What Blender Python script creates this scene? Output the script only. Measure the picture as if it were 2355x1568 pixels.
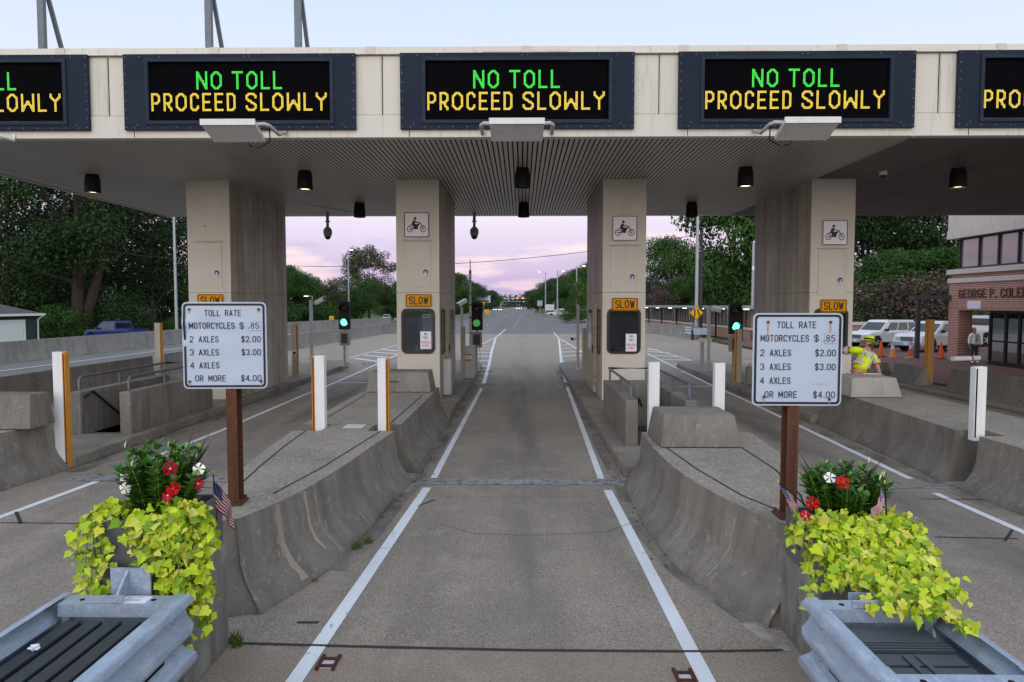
import bpy, bmesh, math, random
import numpy as np
from mathutils import Vector, Matrix
R = math.radians
rnd = random.Random(7)
sc = bpy.context.scene
for o in list(bpy.data.objects): bpy.data.objects.remove(o)
COL = sc.collection

# ------------------------------------------------------------------ camera
CH = 2.75; PIT = R(3.05); YAW = R(0.77)
cam = bpy.data.cameras.new("camera"); cam.lens = 24.0; cam.sensor_width = 36.0
cam.clip_start = 0.05; cam.clip_end = 6000
co = bpy.data.objects.new("camera", cam); COL.objects.link(co)
co.location = (0, 0, CH); co.rotation_euler = (R(90) - PIT, 0, YAW)
sc.camera = co

# ------------------------------------------------------------------ sky, dusk light
w = bpy.data.worlds.new("World"); sc.world = w; w.use_nodes = True
nt = w.node_tree; nt.nodes.clear(); N = nt.nodes.new; L = nt.links.new
out = N("ShaderNodeOutputWorld"); bg = N("ShaderNodeBackground"); L(bg.outputs[0], out.inputs[0])
tc = N("ShaderNodeTexCoord"); sep = N("ShaderNodeSeparateXYZ"); L(tc.outputs["Generated"], sep.inputs[0])
ramp = N("ShaderNodeValToRGB"); L(sep.outputs[2], ramp.inputs[0])
cr = ramp.color_ramp
stops = [(0.0, (.47, .43, .68)), (.035, (.55, .46, .75)), (.085, (.70, .60, .86)), (.15, (.90, .83, .97)),
         (.27, (.75, .81, .95)), (.42, (.63, .76, .96)), (.7, (.78, .90, 1.10)), (1.0, (.85, .95, 1.12))]
cr.elements[0].position, cr.elements[0].color = stops[0][0], (*stops[0][1], 1)
cr.elements[1].position, cr.elements[1].color = stops[-1][0], (*stops[-1][1], 1)
for p_, c_ in stops[1:-1]:
    e = cr.elements.new(p_); e.color = (*c_, 1)
# pink cloud streaks low in the sky ahead
mp = N("ShaderNodeMapping"); mp.inputs["Scale"].default_value = (3.2, 3.2, 17); mp.inputs["Rotation"].default_value = (0, R(11), 0)
mp.inputs["Location"].default_value = (.35, 0.2, .4)
L(tc.outputs["Generated"], mp.inputs[0])
no = N("ShaderNodeTexNoise"); no.inputs["Scale"].default_value = 1.7; no.inputs["Detail"].default_value = 7; no.inputs["Roughness"].default_value = .55
L(mp.outputs[0], no.inputs["Vector"])
mr = N("ShaderNodeMapRange"); mr.inputs[1].default_value = .50; mr.inputs[2].default_value = .62; mr.inputs[4].default_value = .8
L(no.outputs[0], mr.inputs[0])
lowm = N("ShaderNodeMapRange"); lowm.inputs[1].default_value = .30; lowm.inputs[2].default_value = .14; L(sep.outputs[2], lowm.inputs[0])
cm = N("ShaderNodeMath"); cm.operation = "MULTIPLY"; L(mr.outputs[0], cm.inputs[0]); L(lowm.outputs[0], cm.inputs[1])
mix = N("ShaderNodeMix"); mix.data_type = "RGBA"; L(cm.outputs[0], mix.inputs[0]); L(ramp.outputs[0], mix.inputs[6])
mix.inputs[7].default_value = (1.0, .80, .85, 1)
# thin lilac-grey clouds
mp2 = N("ShaderNodeMapping"); mp2.inputs["Scale"].default_value = (4, 4, 26); mp2.inputs["Rotation"].default_value = (0, R(7), 0); mp2.inputs["Location"].default_value = (1.7, .6, 2.2); L(tc.outputs["Generated"], mp2.inputs[0])
no2 = N("ShaderNodeTexNoise"); no2.inputs["Scale"].default_value = 1.5; no2.inputs["Detail"].default_value = 6; L(mp2.outputs[0], no2.inputs["Vector"])
mr2 = N("ShaderNodeMapRange"); mr2.inputs[1].default_value = .56; mr2.inputs[2].default_value = .70; mr2.inputs[4].default_value = .6; L(no2.outputs[0], mr2.inputs[0])
cm2 = N("ShaderNodeMath"); cm2.operation = "MULTIPLY"; L(mr2.outputs[0], cm2.inputs[0]); L(lowm.outputs[0], cm2.inputs[1])
mixb = N("ShaderNodeMix"); mixb.data_type = "RGBA"; L(cm2.outputs[0], mixb.inputs[0]); L(mix.outputs[2], mixb.inputs[6]); mixb.inputs[7].default_value = (.50, .45, .72, 1); mix = mixb
# the sunset glow behind the camera
gl = N("ShaderNodeMapRange"); gl.inputs[1].default_value = .25; gl.inputs[2].default_value = -.7; gl.inputs[4].default_value = 1.0
L(sep.outputs[1], gl.inputs[0])
gz = N("ShaderNodeMapRange"); gz.inputs[1].default_value = .75; gz.inputs[2].default_value = .02; L(sep.outputs[2], gz.inputs[0])
gm = N("ShaderNodeMath"); gm.operation = "MULTIPLY"; L(gl.outputs[0], gm.inputs[0]); L(gz.outputs[0], gm.inputs[1])
mix2 = N("ShaderNodeMix"); mix2.data_type = "RGBA"; L(gm.outputs[0], mix2.inputs[0]); L(mix.outputs[2], mix2.inputs[6])
mix2.inputs[7].default_value = (1.85, 1.80, 1.80, 1)
sky = N("ShaderNodeTexSky"); sky.sky_type = "NISHITA"; sky.sun_disc = False
sky.sun_elevation = R(2); sky.sun_rotation = R(190)
sk = N("ShaderNodeVectorMath"); sk.operation = "SCALE"; sk.inputs["Scale"].default_value = .05; L(sky.outputs[0], sk.inputs[0])
ad = N("ShaderNodeVectorMath"); ad.operation = "ADD"; L(mix2.outputs[2], ad.inputs[0]); L(sk.outputs[0], ad.inputs[1])
L(ad.outputs[0], bg.inputs[0]); bg.inputs[1].default_value = 1.0
sun = bpy.data.lights.new("sun", "SUN"); sun.energy = .5; sun.angle = R(40); sun.color = (1, .97, .95)
so = bpy.data.objects.new("sun", sun); COL.objects.link(so)
so.rotation_euler = (R(62), 0, R(-12))
vs = sc.view_settings; vs.view_transform = "Standard"; vs.look = "None"; vs.exposure = 0.0; vs.gamma = 1.0
sc.cycles.use_denoising = True
sc.cycles.max_bounces = 6; sc.cycles.transparent_max_bounces = 8

# ------------------------------------------------------------------ helpers
_f = Vector((-math.sin(YAW) * math.cos(PIT), math.cos(YAW) * math.cos(PIT), -math.sin(PIT)))
_r = Vector((math.cos(YAW), math.sin(YAW), 0)); _u = _r.cross(_f); FD = 24 / 36 * 2354
def ray(x, y): return _f + _r * ((x - 1177) / FD) - _u * ((y - 784) / FD)
def G(x, y, z=0.0):
    "point at height z seen at photo point x, y"
    d = ray(x, y); return Vector((0, 0, CH)) + d * ((z - CH) / d.z)
def P(x, y, Y):
    "point at distance Y seen at photo point x, y"
    d = ray(x, y); return Vector((0, 0, CH)) + d * (Y / d.y)

MATS = {}
def M(name, col, rough=.7, metal=0., layers=(), bump=None, spec=.3, emit=0., ecol=None, island=None, coat=0., trans=0.):
    """procedural material. layers: (scale or (sx,sy,sz), detail, lo, hi, colour2, most)"""
    if name in MATS: return MATS[name]
    m = bpy.data.materials.new(name); m.use_nodes = True; t = m.node_tree; b = t.nodes["Principled BSDF"]
    N = t.nodes.new; L = t.links.new
    b.inputs["Roughness"].default_value = rough; b.inputs["Metallic"].default_value = metal
    b.inputs["Specular IOR Level"].default_value = spec
    if coat: b.inputs["Coat Weight"].default_value = coat
    if trans: b.inputs["Transmission Weight"].default_value = trans
    cur = None
    geo = N("ShaderNodeNewGeometry")
    if island:
        cr = N("ShaderNodeValToRGB"); L(geo.outputs["Random Per Island"], cr.inputs[0])
        cr.color_ramp.elements[0].color = (*col, 1); cr.color_ramp.elements[1].color = (*island[-1], 1)
        for i, c in enumerate(island[:-1]):
            e = cr.color_ramp.elements.new((i + 1) / len(island)); e.color = (*c, 1)
        cur = cr.outputs[0]
    def noise(s, det):
        v = N("ShaderNodeVectorMath"); v.operation = "MULTIPLY"; L(geo.outputs["Position"], v.inputs[0])
        v.inputs[1].default_value = s if isinstance(s, tuple) else (s, s, s)
        n = N("ShaderNodeTexNoise"); n.inputs["Scale"].default_value = 1; n.inputs["Detail"].default_value = det; n.inputs["Roughness"].default_value = .6
        L(v.outputs[0], n.inputs["Vector"]); return n.outputs[0]
    for s, det, lo, hi, c2, most in layers:
        n = noise(s, det); mr = N("ShaderNodeMapRange"); mr.inputs[1].default_value = lo; mr.inputs[2].default_value = hi; mr.inputs[4].default_value = most
        L(n, mr.inputs[0]); mx = N("ShaderNodeMix"); mx.data_type = "RGBA"; L(mr.outputs[0], mx.inputs[0])
        if cur is None: mx.inputs[6].default_value = (*col, 1)
        else: L(cur, mx.inputs[6])
        mx.inputs[7].default_value = (*c2, 1); cur = mx.outputs[2]
    if cur is None: b.inputs["Base Color"].default_value = (*col, 1)
    else: L(cur, b.inputs["Base Color"])
    if bump:
        n = noise(bump[0], 4); bp = N("ShaderNodeBump"); bp.inputs["Strength"].default_value = bump[1]; bp.inputs["Distance"].default_value = bump[2] if len(bump) > 2 else .01
        L(n, bp.inputs["Height"]); L(bp.outputs[0], b.inputs["Normal"])
    if emit:
        b.inputs["Emission Color"].default_value = (*(ecol or col), 1); b.inputs["Emission Strength"].default_value = emit
    MATS[name] = m; return m

def brick(name, c1, c2, mortar, sx=.21, sz=.075):
    m = M(name, c1, .85); t = m.node_tree; b = t.nodes["Principled BSDF"]; N = t.nodes.new; L = t.links.new
    g = N("ShaderNodeNewGeometry"); s = N("ShaderNodeSeparateXYZ"); L(g.outputs["Position"], s.inputs[0])
    a = N("ShaderNodeMath"); a.operation = "ADD"; L(s.outputs[0], a.inputs[0]); L(s.outputs[1], a.inputs[1])
    c = N("ShaderNodeCombineXYZ"); L(a.outputs[0], c.inputs[0]); L(s.outputs[2], c.inputs[1])
    k = N("ShaderNodeTexBrick"); L(c.outputs[0], k.inputs["Vector"]); k.inputs["Scale"].default_value = 1
    k.inputs["Brick Width"].default_value = sx; k.inputs["Row Height"].default_value = sz; k.inputs["Mortar Size"].default_value = .009
    k.inputs["Color1"].default_value = (*c1, 1); k.inputs["Color2"].default_value = (*c2, 1); k.inputs["Mortar"].default_value = (*mortar, 1)
    L(k.outputs[0], b.inputs["Base Color"]); return m

def glass(name, tint, refl=.08, rough=.02):
    if name in MATS: return MATS[name]
    m = bpy.data.materials.new(name); m.use_nodes = True; t = m.node_tree; t.nodes.clear(); N = t.nodes.new; L = t.links.new
    o = N("ShaderNodeOutputMaterial"); mx = N("ShaderNodeMixShader"); tr = N("ShaderNodeBsdfTransparent"); gl = N("ShaderNodeBsdfGlossy")
    tr.inputs[0].default_value = (*tint, 1); gl.inputs["Roughness"].default_value = rough; gl.inputs[0].default_value = (.9, .95, 1, 1)
    lw = N("ShaderNodeLayerWeight"); lw.inputs[0].default_value = .35
    mr = N("ShaderNodeMapRange"); mr.inputs[3].default_value = refl; mr.inputs[4].default_value = 1; L(lw.outputs["Facing"], mr.inputs[0])
    L(mr.outputs[0], mx.inputs[0]); L(tr.outputs[0], mx.inputs[1]); L(gl.outputs[0], mx.inputs[2]); L(mx.outputs[0], o.inputs[0])
    MATS[name] = m; return m

_TX = {}
def textmesh(body, bold=0.0):
    k = (body, bold)
    if k not in _TX:
        c = bpy.data.curves.new("txt", "FONT"); c.body = body; c.size = 1; c.offset = bold; c.resolution_u = 3
        o = bpy.data.objects.new("txt", c); COL.objects.link(o)
        dg = bpy.context.evaluated_depsgraph_get(); me = bpy.data.meshes.new_from_object(o.evaluated_get(dg))
        v = [tuple(x.co)[:2] for x in me.vertices]; f = [tuple(p.vertices) for p in me.polygons]
        bpy.data.objects.remove(o); bpy.data.curves.remove(c); bpy.data.meshes.remove(me)
        _TX[k] = (v, f)
    return _TX[k]

class MB:
    def __init__(s): s.v = []; s.f = []; s.m = []; s.mi = 0
    def mat(s, i): s.mi = i; return s
    def add(s, vs, fs):
        b = len(s.v); s.v += [tuple(v) for v in vs]
        for f in fs: s.f.append(tuple(i + b for i in f)); s.m.append(s.mi)
        return s
    def box(s, x0, x1, y0, y1, z0, z1):
        return s.add([(x0, y0, z0), (x1, y0, z0), (x1, y1, z0), (x0, y1, z0), (x0, y0, z1), (x1, y0, z1), (x1, y1, z1), (x0, y1, z1)],
                     [(3, 2, 1, 0), (4, 5, 6, 7), (0, 1, 5, 4), (1, 2, 6, 5), (2, 3, 7, 6), (3, 0, 4, 7)])
    def frus(s, b, t, z0, z1):
        "b, t = (x0,x1,y0,y1) at z0 and z1"
        q = lambda r, z: [(r[0], r[2], z), (r[1], r[2], z), (r[1], r[3], z), (r[0], r[3], z)]
        return s.add(q(b, z0) + q(t, z1), [(3, 2, 1, 0), (4, 5, 6, 7), (0, 1, 5, 4), (1, 2, 6, 5), (2, 3, 7, 6), (3, 0, 4, 7)])
    def bar(s, a, b, wx, wy, up=(0, 0, 1)):
        "square bar from a to b"
        a = Vector(a); b = Vector(b); d = (b - a).normalized(); u = Vector(up)
        if abs(d.dot(u)) > .95: u = Vector((0, 1, 0))
        x = d.cross(u).normalized(); y = x.cross(d)
        o = [x * sx * wx / 2 + y * sy * wy / 2 for sx, sy in ((-1, -1), (1, -1), (1, 1), (-1, 1))]
        return s.add([a + q for q in o] + [b + q for q in o], [(3, 2, 1, 0), (4, 5, 6, 7), (0, 1, 5, 4), (1, 2, 6, 5), (2, 3, 7, 6), (3, 0, 4, 7)])
    def tube(s, pts, r, n=8, caps=True):
        pts = [Vector(p) for p in pts]; rs = r if isinstance(r, (list, tuple)) else [r] * len(pts); rings = []
        ref = None
        for i, p in enumerate(pts):
            d = (pts[min(i + 1, len(pts) - 1)] - pts[max(i - 1, 0)]).normalized()
            if ref is None: ref = Vector((0, 0, 1)) if abs(d.z) < .9 else Vector((1, 0, 0))
            x = d.cross(ref).normalized(); y = x.cross(d).normalized(); ref = y
            rings.append([p + (x * math.cos(2 * math.pi * k / n) + y * math.sin(2 * math.pi * k / n)) * rs[i] for k in range(n)])
        return s.loft(rings, caps)
    def cyl(s, a, b, r, r2=None, n=12): return s.tube([a, b], [r, r if r2 is None else r2], n)
    def loft(s, rings, caps=True, closed=True):
        n = len(rings[0]); vs = [p for g in rings for p in g]; fs = []
        for i in range(len(rings) - 1):
            for k in range(n if closed else n - 1):
                k2 = (k + 1) % n; fs.append((i * n + k, i * n + k2, (i + 1) * n + k2, (i + 1) * n + k))
        if caps and closed: fs.append(tuple(range(n - 1, -1, -1))); fs.append(tuple((len(rings) - 1) * n + k for k in range(n)))
        return s.add(vs, fs)
    def prism(s, poly, ax, a, b):
        "polygon extruded along axis x, y or z from a to b"
        def q(p, t): return {"x": (t, p[0], p[1]), "y": (p[0], t, p[1]), "z": (p[0], p[1], t)}[ax]
        return s.loft([[q(p, a) for p in poly], [q(p, b) for p in poly]])
    def lathe(s, prof, c, n=16):
        return s.loft([[(c[0] + r * math.cos(2 * math.pi * k / n), c[1] + r * math.sin(2 * math.pi * k / n), c[2] + z) for k in range(n)] for r, z in prof])
    def ball(s, c, r, n=12, m=8):
        r = r if isinstance(r, tuple) else (r, r, r)
        return s.loft([[(c[0] + r[0] * math.sin(a) * math.cos(2 * math.pi * k / n), c[1] + r[1] * math.sin(a) * math.sin(2 * math.pi * k / n), c[2] + r[2] * math.cos(a)) for k in range(n)]
                       for a in [math.pi * (i + .02) / (m + .04) for i in range(m + 1)]])
    def quad(s, *p): return s.add(p, [tuple(range(len(p)))])
    def strip(s, pts, wd, z=None):
        "flat strip of width wd along points on the ground"
        pts = [Vector(p) for p in pts]; rings = []
        for i, p in enumerate(pts):
            d = pts[min(i + 1, len(pts) - 1)] - pts[max(i - 1, 0)]; d.z = 0; d.normalize(); x = Vector((d.y, -d.x, 0)) * wd / 2
            zz = p.z if z is None else z
            rings.append([(p.x - x.x, p.y - x.y, zz), (p.x + x.x, p.y + x.y, zz)])
        return s.loft(rings, False, False)
    def text(s, body, c, h, xs=.8, to="-y", bold=.0, fit=None, align="c", gap=0):
        "flat lettering of cap height h centred at c; to = the way it faces"
        v, f = textmesh(body, bold)
        if not v: return s
        xa = min(p[0] for p in v); xb = max(p[0] for p in v); yb = max(p[1] for p in v); ya = min(p[1] for p in v)
        ca = [p[1] for p in textmesh("E", bold)[0]]; k = h / (max(ca) - min(ca)); y0 = (max(ca) + min(ca)) / 2
        kx = k * xs if fit is None else fit / (xb - xa); ox = {"c": (xa + xb) / 2, "l": xa, "r": xb}[align]
        r = []
        for x, y in v:
            a = (x - ox) * kx; b = (y - y0) * k
            r.append({"-y": (c[0] + a, c[1], c[2] + b), "-x": (c[0], c[1] - a, c[2] + b), "z": (c[0] + a, c[1] + b, c[2])}[to])
        return s.add(r, f)
    def xf(s, mtx, frm=0):
        for i in range(frm, len(s.v)): s.v[i] = tuple(mtx @ Vector(s.v[i]))
        return s
    def obj(s, name, mats, parent=None, world=True, smooth=None, bevel=0, **kw):
        me = bpy.data.meshes.new(name)
        mats = mats if isinstance(mats, (list, tuple)) else [mats]
        org = Vector((0, 0, 0))
        if parent is None and s.v:
            a = np.array(s.v); org = Vector(((a[:, 0].min() + a[:, 0].max()) / 2, (a[:, 1].min() + a[:, 1].max()) / 2, a[:, 2].min()))
            me.from_pydata((a - np.array(org)).tolist(), [], s.f)
        else: me.from_pydata(s.v, [], s.f)
        for m in mats: me.materials.append(m)
        if len(mats) > 1: me.polygons.foreach_set("material_index", s.m)
        if len(s.f) < 20000:
            bm = bmesh.new(); bm.from_mesh(me)
            bmesh.ops.recalc_face_normals(bm, faces=bm.faces)
            if bevel:
                es = [e for e in bm.edges if len(e.link_faces) == 2 and e.calc_face_angle(0) > .5]
                bmesh.ops.bevel(bm, geom=es, offset=bevel, segments=2, affect="EDGES", profile=.6, clamp_overlap=True)
            bm.to_mesh(me); bm.free()
        if smooth is not None:
            me.polygons.foreach_set("use_smooth", [True] * len(me.polygons)); me.set_sharp_from_angle(angle=R(smooth))
        o = bpy.data.objects.new(name, me); COL.objects.link(o)
        if parent is None: o.location = org
        else:
            o.parent = parent
            if world and parent.parent is None: o.matrix_parent_inverse = parent.matrix_basis.inverted()
        for k, x in kw.items(): o[k] = x
        return o

def thing(name, label, cat, loc=(0, 0, 0), rz=0, group=None):
    o = bpy.data.objects.new(name, None); COL.objects.link(o); o.location = loc; o.rotation_euler = (0, 0, rz); o.empty_display_size = .1
    o["label"] = label; o["category"] = cat
    if group: o["group"] = group
    return o
def dup(root, loc, rz=0, label=None, group=None, scale=None):
    r = root.copy(); COL.objects.link(r); r.location = loc; r.rotation_euler = (0, 0, rz)
    if scale: r.scale = scale if isinstance(scale, tuple) else (scale,) * 3
    if label: r["label"] = label
    if group: r["group"] = group
    for ch in list(root.children):
        c = ch.copy(); COL.objects.link(c); c.parent = r
        for g in list(ch.children):
            d = g.copy(); COL.objects.link(d); d.parent = c
    return r
def rrect(x0, x1, z0, z1, r, n=5):
    p = []
    for cx, cz, a in ((x1 - r, z1 - r, 0), (x0 + r, z1 - r, 90), (x0 + r, z0 + r, 180), (x1 - r, z0 + r, 270)):
        for i in range(n + 1): t = R(a + 90 * i / n); p.append((cx + r * math.cos(t), cz + r * math.sin(t)))
    return p
def ringplate(mb, outer, inner, y0, y1):
    "plate in the XZ plane between two loops of equal length"
    n = len(outer); o = [[(p[0], y, p[1]) for p in lp] for lp, y in ((outer, y0), (inner, y0), (inner, y1), (outer, y1))]
    vs = [p for g in o for p in g]; fs = []
    for a in range(4):
        for k in range(n): k2 = (k + 1) % n; b = (a + 1) % 4; fs.append((a * n + k, a * n + k2, b * n + k2, b * n + k))
    mb.add(vs, fs)

def _arc(cx, cy, rx, ry, a0, a1, n=9): return [(cx + rx * math.cos(R(a0 + (a1 - a0) * i / n)), cy + ry * math.sin(R(a0 + (a1 - a0) * i / n))) for i in range(n + 1)]
_w = .52; _h = _w / 2
SF = {"T": [[(0, 1), (_w, 1)], [(_h, 1), (_h, 0)]], "L": [[(0, 1), (0, 0), (_w * .92, 0)]], "E": [[(_w * .92, 1), (0, 1), (0, 0), (_w * .92, 0)], [(0, .52), (_w * .8, .52)]],
      "O": [_arc(_h, 1 - _h, _h, _h, 0, 180) + _arc(_h, _h, _h, _h, 180, 360) + [(_w, 1 - _h)]], "A": [[(0, 0), (_h, 1), (_w, 0)], [(_w * .16, .3), (_w * .84, .3)]], "X": [[(0, 0), (_w, 1)], [(0, 1), (_w, 0)]],
      "Y": [[(0, 1), (_h, .5), (_w, 1)], [(_h, .5), (_h, 0)]], "M": [[(0, 0), (0, 1), (_w * .6, .25), (_w * 1.2, 1), (_w * 1.2, 0)]], "N": [[(0, 0), (0, 1), (_w, 0), (_w, 1)]], "W": [[(0, 1), (_w * .3, 0), (_w * .6, .85), (_w * .9, 0), (_w * 1.2, 1)]],
      "R": [[(0, 0), (0, 1), (_h, 1)] + _arc(_h, .74, _h, .26, 90, -90) + [(0, .48)], [(_h, .48), (_w, 0)]], "P": [[(0, 0), (0, 1), (_h, 1)] + _arc(_h, .74, _h, .26, 90, -90) + [(0, .48)]],
      "D": [[(0, 0), (0, 1), (_h, 1)] + _arc(_h, 1 - _h, _h, _h, 90, 0) + _arc(_h, _h, _h, _h, 0, -90) + [(0, 0)]], "C": [_arc(_h, 1 - _h, _h, _h, 10, 180) + _arc(_h, _h, _h, _h, 180, 350)],
      "G": [_arc(_h, 1 - _h, _h, _h, 10, 180) + _arc(_h, _h, _h, _h, 180, 360) + [(_w, .45), (_h, .45)]], "S": [_arc(_h, .75, _h, .25, 15, 250) + _arc(_h, .25, _h, .25, 70, -165)], "I": [[(_h, 0), (_h, 1)]],
      "2": [_arc(_h, .72, _h, .28, 165, -30) + [(0, 0), (_w, 0)]], "3": [_arc(_h, .76, _h, .24, 160, -90) + _arc(_h, .26, _h, .26, 90, -160)], "4": [[(_w * .75, 0), (_w * .75, 1), (0, .3), (_w, .3)]],
      "5": [[(_w * .9, 1), (.05, 1), (.02, .56)] + _arc(_h, .32, _h, .32, 120, -155)], "8": [_arc(_h, .76, _h * .9, .24, -90, 270, 14), _arc(_h, .26, _h, .26, 90, 450, 14)], ".": [[(_h - .06, .06), (_h + .06, .06)]]}
SF["0"] = SF["O"]; SF["$"] = SF["S"] + [[(_h, 1.12), (_h, -.12)]]
def stext(mb, body, c, h, fit=None, to="-y", wt=.15, align="c", gap=.30, xs=.8, depth=0):
    "sign lettering drawn as even strokes; c = anchor at mid height"
    x = 0; segs = []
    for ch in body:
        if ch == " ": x += .45; continue
        g = SF[ch]; x0 = min(p[0] for l in g for p in l); x1 = max(p[0] for l in g for p in l)
        for l in g: segs.append([(x + p[0] - x0, p[1]) for p in l])
        x += x1 - x0 + gap
    W_ = x - gap; kx = (fit / W_) if fit else h * xs; o = {"c": W_ / 2, "l": 0, "r": W_}[align]
    cut = []
    for l in segs:
        cur = [l[0]]
        for i in range(1, len(l)):
            cur.append(l[i])
            if i < len(l) - 1:
                u1 = Vector((l[i][0] - l[i - 1][0], l[i][1] - l[i - 1][1])); u2 = Vector((l[i + 1][0] - l[i][0], l[i + 1][1] - l[i][1]))
                if u1.length > 1e-6 and u2.length > 1e-6 and u1.angle(u2) > .8: cut.append(cur); cur = [l[i]]
        cut.append(cur)
    for si, l in enumerate(cut):
        pts = [((a - o) * kx, (b - .5) * h) for a, b in l]; hw = wt * h / 2; n = len(pts); lft = []; rgt = []
        cl = math.dist(pts[0], pts[-1]) < 1e-6
        for i, p in enumerate(pts):
            a = pts[i - 1] if i > 0 else (pts[-2] if cl else p); b = pts[i + 1] if i < n - 1 else (pts[1] if cl else p)
            d1 = Vector((p[0] - a[0], p[1] - a[1])); d2 = Vector((b[0] - p[0], b[1] - p[1]))
            d1 = d1.normalized() if d1.length > 1e-9 else d2.normalized(); d2 = d2.normalized() if d2.length > 1e-9 else d1
            n1 = Vector((-d1.y, d1.x)); n2 = Vector((-d2.y, d2.x)); m = n1 + n2; m = m.normalized() if m.length > 1e-6 else n1
            k = min(1 / max(m.dot(n1), .35), 2.0)
            e = 0
            if not cl and i == 0: e = -hw * .8
            if not cl and i == n - 1: e = hw * .8
            q = Vector(p) + d1 * e; lft.append(q + m * hw * k); rgt.append(q - m * hw * k)
        off = .00025 * (si % 6)
        def to3(q, d): return {"-y": (c[0] + q.x, c[1] - off + d, c[2] + q.y), "-x": (c[0] - off + d, c[1] - q.x, c[2] + q.y)}[to]
        if depth: mb.loft([[to3(a, 0), to3(b, 0), to3(b, depth), to3(a, depth)] for a, b in zip(lft, rgt)])
        else: mb.loft([[to3(a, 0), to3(b, 0)] for a, b in zip(lft, rgt)], False, False)
    return mb

# ------------------------------------------------------------------ materials
CON = M("weathered_concrete", (.235, .212, .182), .9, layers=[(1.1, 5, .35, .66, (.155, .142, .124), .9), ((2.6, 2.6, .35), 5, .46, .66, (.115, .106, .095), .7), ((8, 8, .42), 4, .50, .66, (.13, .12, .108), .7), ((16, 16, .8), 3, .60, .70, (.36, .335, .295), .45), (9, 6, .58, .72, (.38, .35, .31), .5), (55, 2, .55, .68, (.12, .105, .09), .6)], bump=(22, .5, .012))
CONTOP = M("worn_concrete_top", (.27, .24, .20), .9, layers=[(1.1, 5, .4, .65, (.19, .17, .145), .8), (2.3, 5, .52, .68, (.20, .155, .125), .5), ((40, 12, 9), 4, .50, .66, (.42, .39, .34), .65), (60, 2, .53, .68, (.13, .11, .09), .65)], bump=(30, .5, .012))
CONL = M("pale_concrete", (.34, .32, .285), .9, layers=[(1.5, 5, .4, .7, (.23, .215, .19), .8), ((6, 6, .5), 4, .52, .75, (.18, .165, .14), .6), (30, 3, .55, .7, (.42, .39, .34), .4)], bump=(25, .3, .01))
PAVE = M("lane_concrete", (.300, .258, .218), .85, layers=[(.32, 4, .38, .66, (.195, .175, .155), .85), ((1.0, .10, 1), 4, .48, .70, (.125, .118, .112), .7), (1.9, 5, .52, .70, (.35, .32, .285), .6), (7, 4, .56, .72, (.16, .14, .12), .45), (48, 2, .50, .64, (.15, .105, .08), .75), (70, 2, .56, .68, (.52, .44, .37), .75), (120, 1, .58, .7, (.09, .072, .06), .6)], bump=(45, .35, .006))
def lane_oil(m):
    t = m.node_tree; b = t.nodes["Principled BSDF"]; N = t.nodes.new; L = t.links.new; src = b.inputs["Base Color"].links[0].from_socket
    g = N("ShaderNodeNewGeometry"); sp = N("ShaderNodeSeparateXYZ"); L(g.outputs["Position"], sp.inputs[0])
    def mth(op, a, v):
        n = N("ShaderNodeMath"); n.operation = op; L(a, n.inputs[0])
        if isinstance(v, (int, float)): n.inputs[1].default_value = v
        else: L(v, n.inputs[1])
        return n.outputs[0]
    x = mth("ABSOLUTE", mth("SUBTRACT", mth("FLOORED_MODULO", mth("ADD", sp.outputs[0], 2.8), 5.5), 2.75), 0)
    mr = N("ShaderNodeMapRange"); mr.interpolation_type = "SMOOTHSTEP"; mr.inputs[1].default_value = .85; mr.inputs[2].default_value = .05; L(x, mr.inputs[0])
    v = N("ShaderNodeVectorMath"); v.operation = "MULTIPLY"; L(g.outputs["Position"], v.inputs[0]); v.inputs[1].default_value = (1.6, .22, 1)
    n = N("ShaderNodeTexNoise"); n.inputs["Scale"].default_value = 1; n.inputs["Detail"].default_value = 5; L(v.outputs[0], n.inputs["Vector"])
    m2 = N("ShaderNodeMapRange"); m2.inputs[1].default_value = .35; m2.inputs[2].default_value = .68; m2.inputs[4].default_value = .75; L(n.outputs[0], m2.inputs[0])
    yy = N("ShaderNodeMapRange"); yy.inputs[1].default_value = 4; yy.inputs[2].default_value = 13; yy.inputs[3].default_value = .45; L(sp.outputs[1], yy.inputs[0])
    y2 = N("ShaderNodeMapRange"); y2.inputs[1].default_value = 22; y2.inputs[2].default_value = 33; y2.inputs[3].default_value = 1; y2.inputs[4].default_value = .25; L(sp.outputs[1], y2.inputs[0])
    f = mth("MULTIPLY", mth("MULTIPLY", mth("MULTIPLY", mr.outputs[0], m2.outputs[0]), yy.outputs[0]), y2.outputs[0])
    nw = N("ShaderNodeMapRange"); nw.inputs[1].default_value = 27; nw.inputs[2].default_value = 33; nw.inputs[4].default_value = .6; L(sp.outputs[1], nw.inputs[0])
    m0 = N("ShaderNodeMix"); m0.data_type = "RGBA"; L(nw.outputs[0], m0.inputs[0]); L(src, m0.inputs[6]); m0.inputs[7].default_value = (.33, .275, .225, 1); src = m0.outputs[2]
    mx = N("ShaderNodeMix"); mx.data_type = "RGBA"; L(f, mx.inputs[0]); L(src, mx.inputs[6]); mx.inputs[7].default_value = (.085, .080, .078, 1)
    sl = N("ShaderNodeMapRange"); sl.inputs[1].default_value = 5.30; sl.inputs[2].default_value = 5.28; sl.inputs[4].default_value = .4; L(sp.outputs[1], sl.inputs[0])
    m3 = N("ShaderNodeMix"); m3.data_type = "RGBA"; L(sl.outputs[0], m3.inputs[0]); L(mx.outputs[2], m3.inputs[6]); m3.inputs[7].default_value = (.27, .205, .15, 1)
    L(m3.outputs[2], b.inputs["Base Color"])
lane_oil(PAVE)
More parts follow.
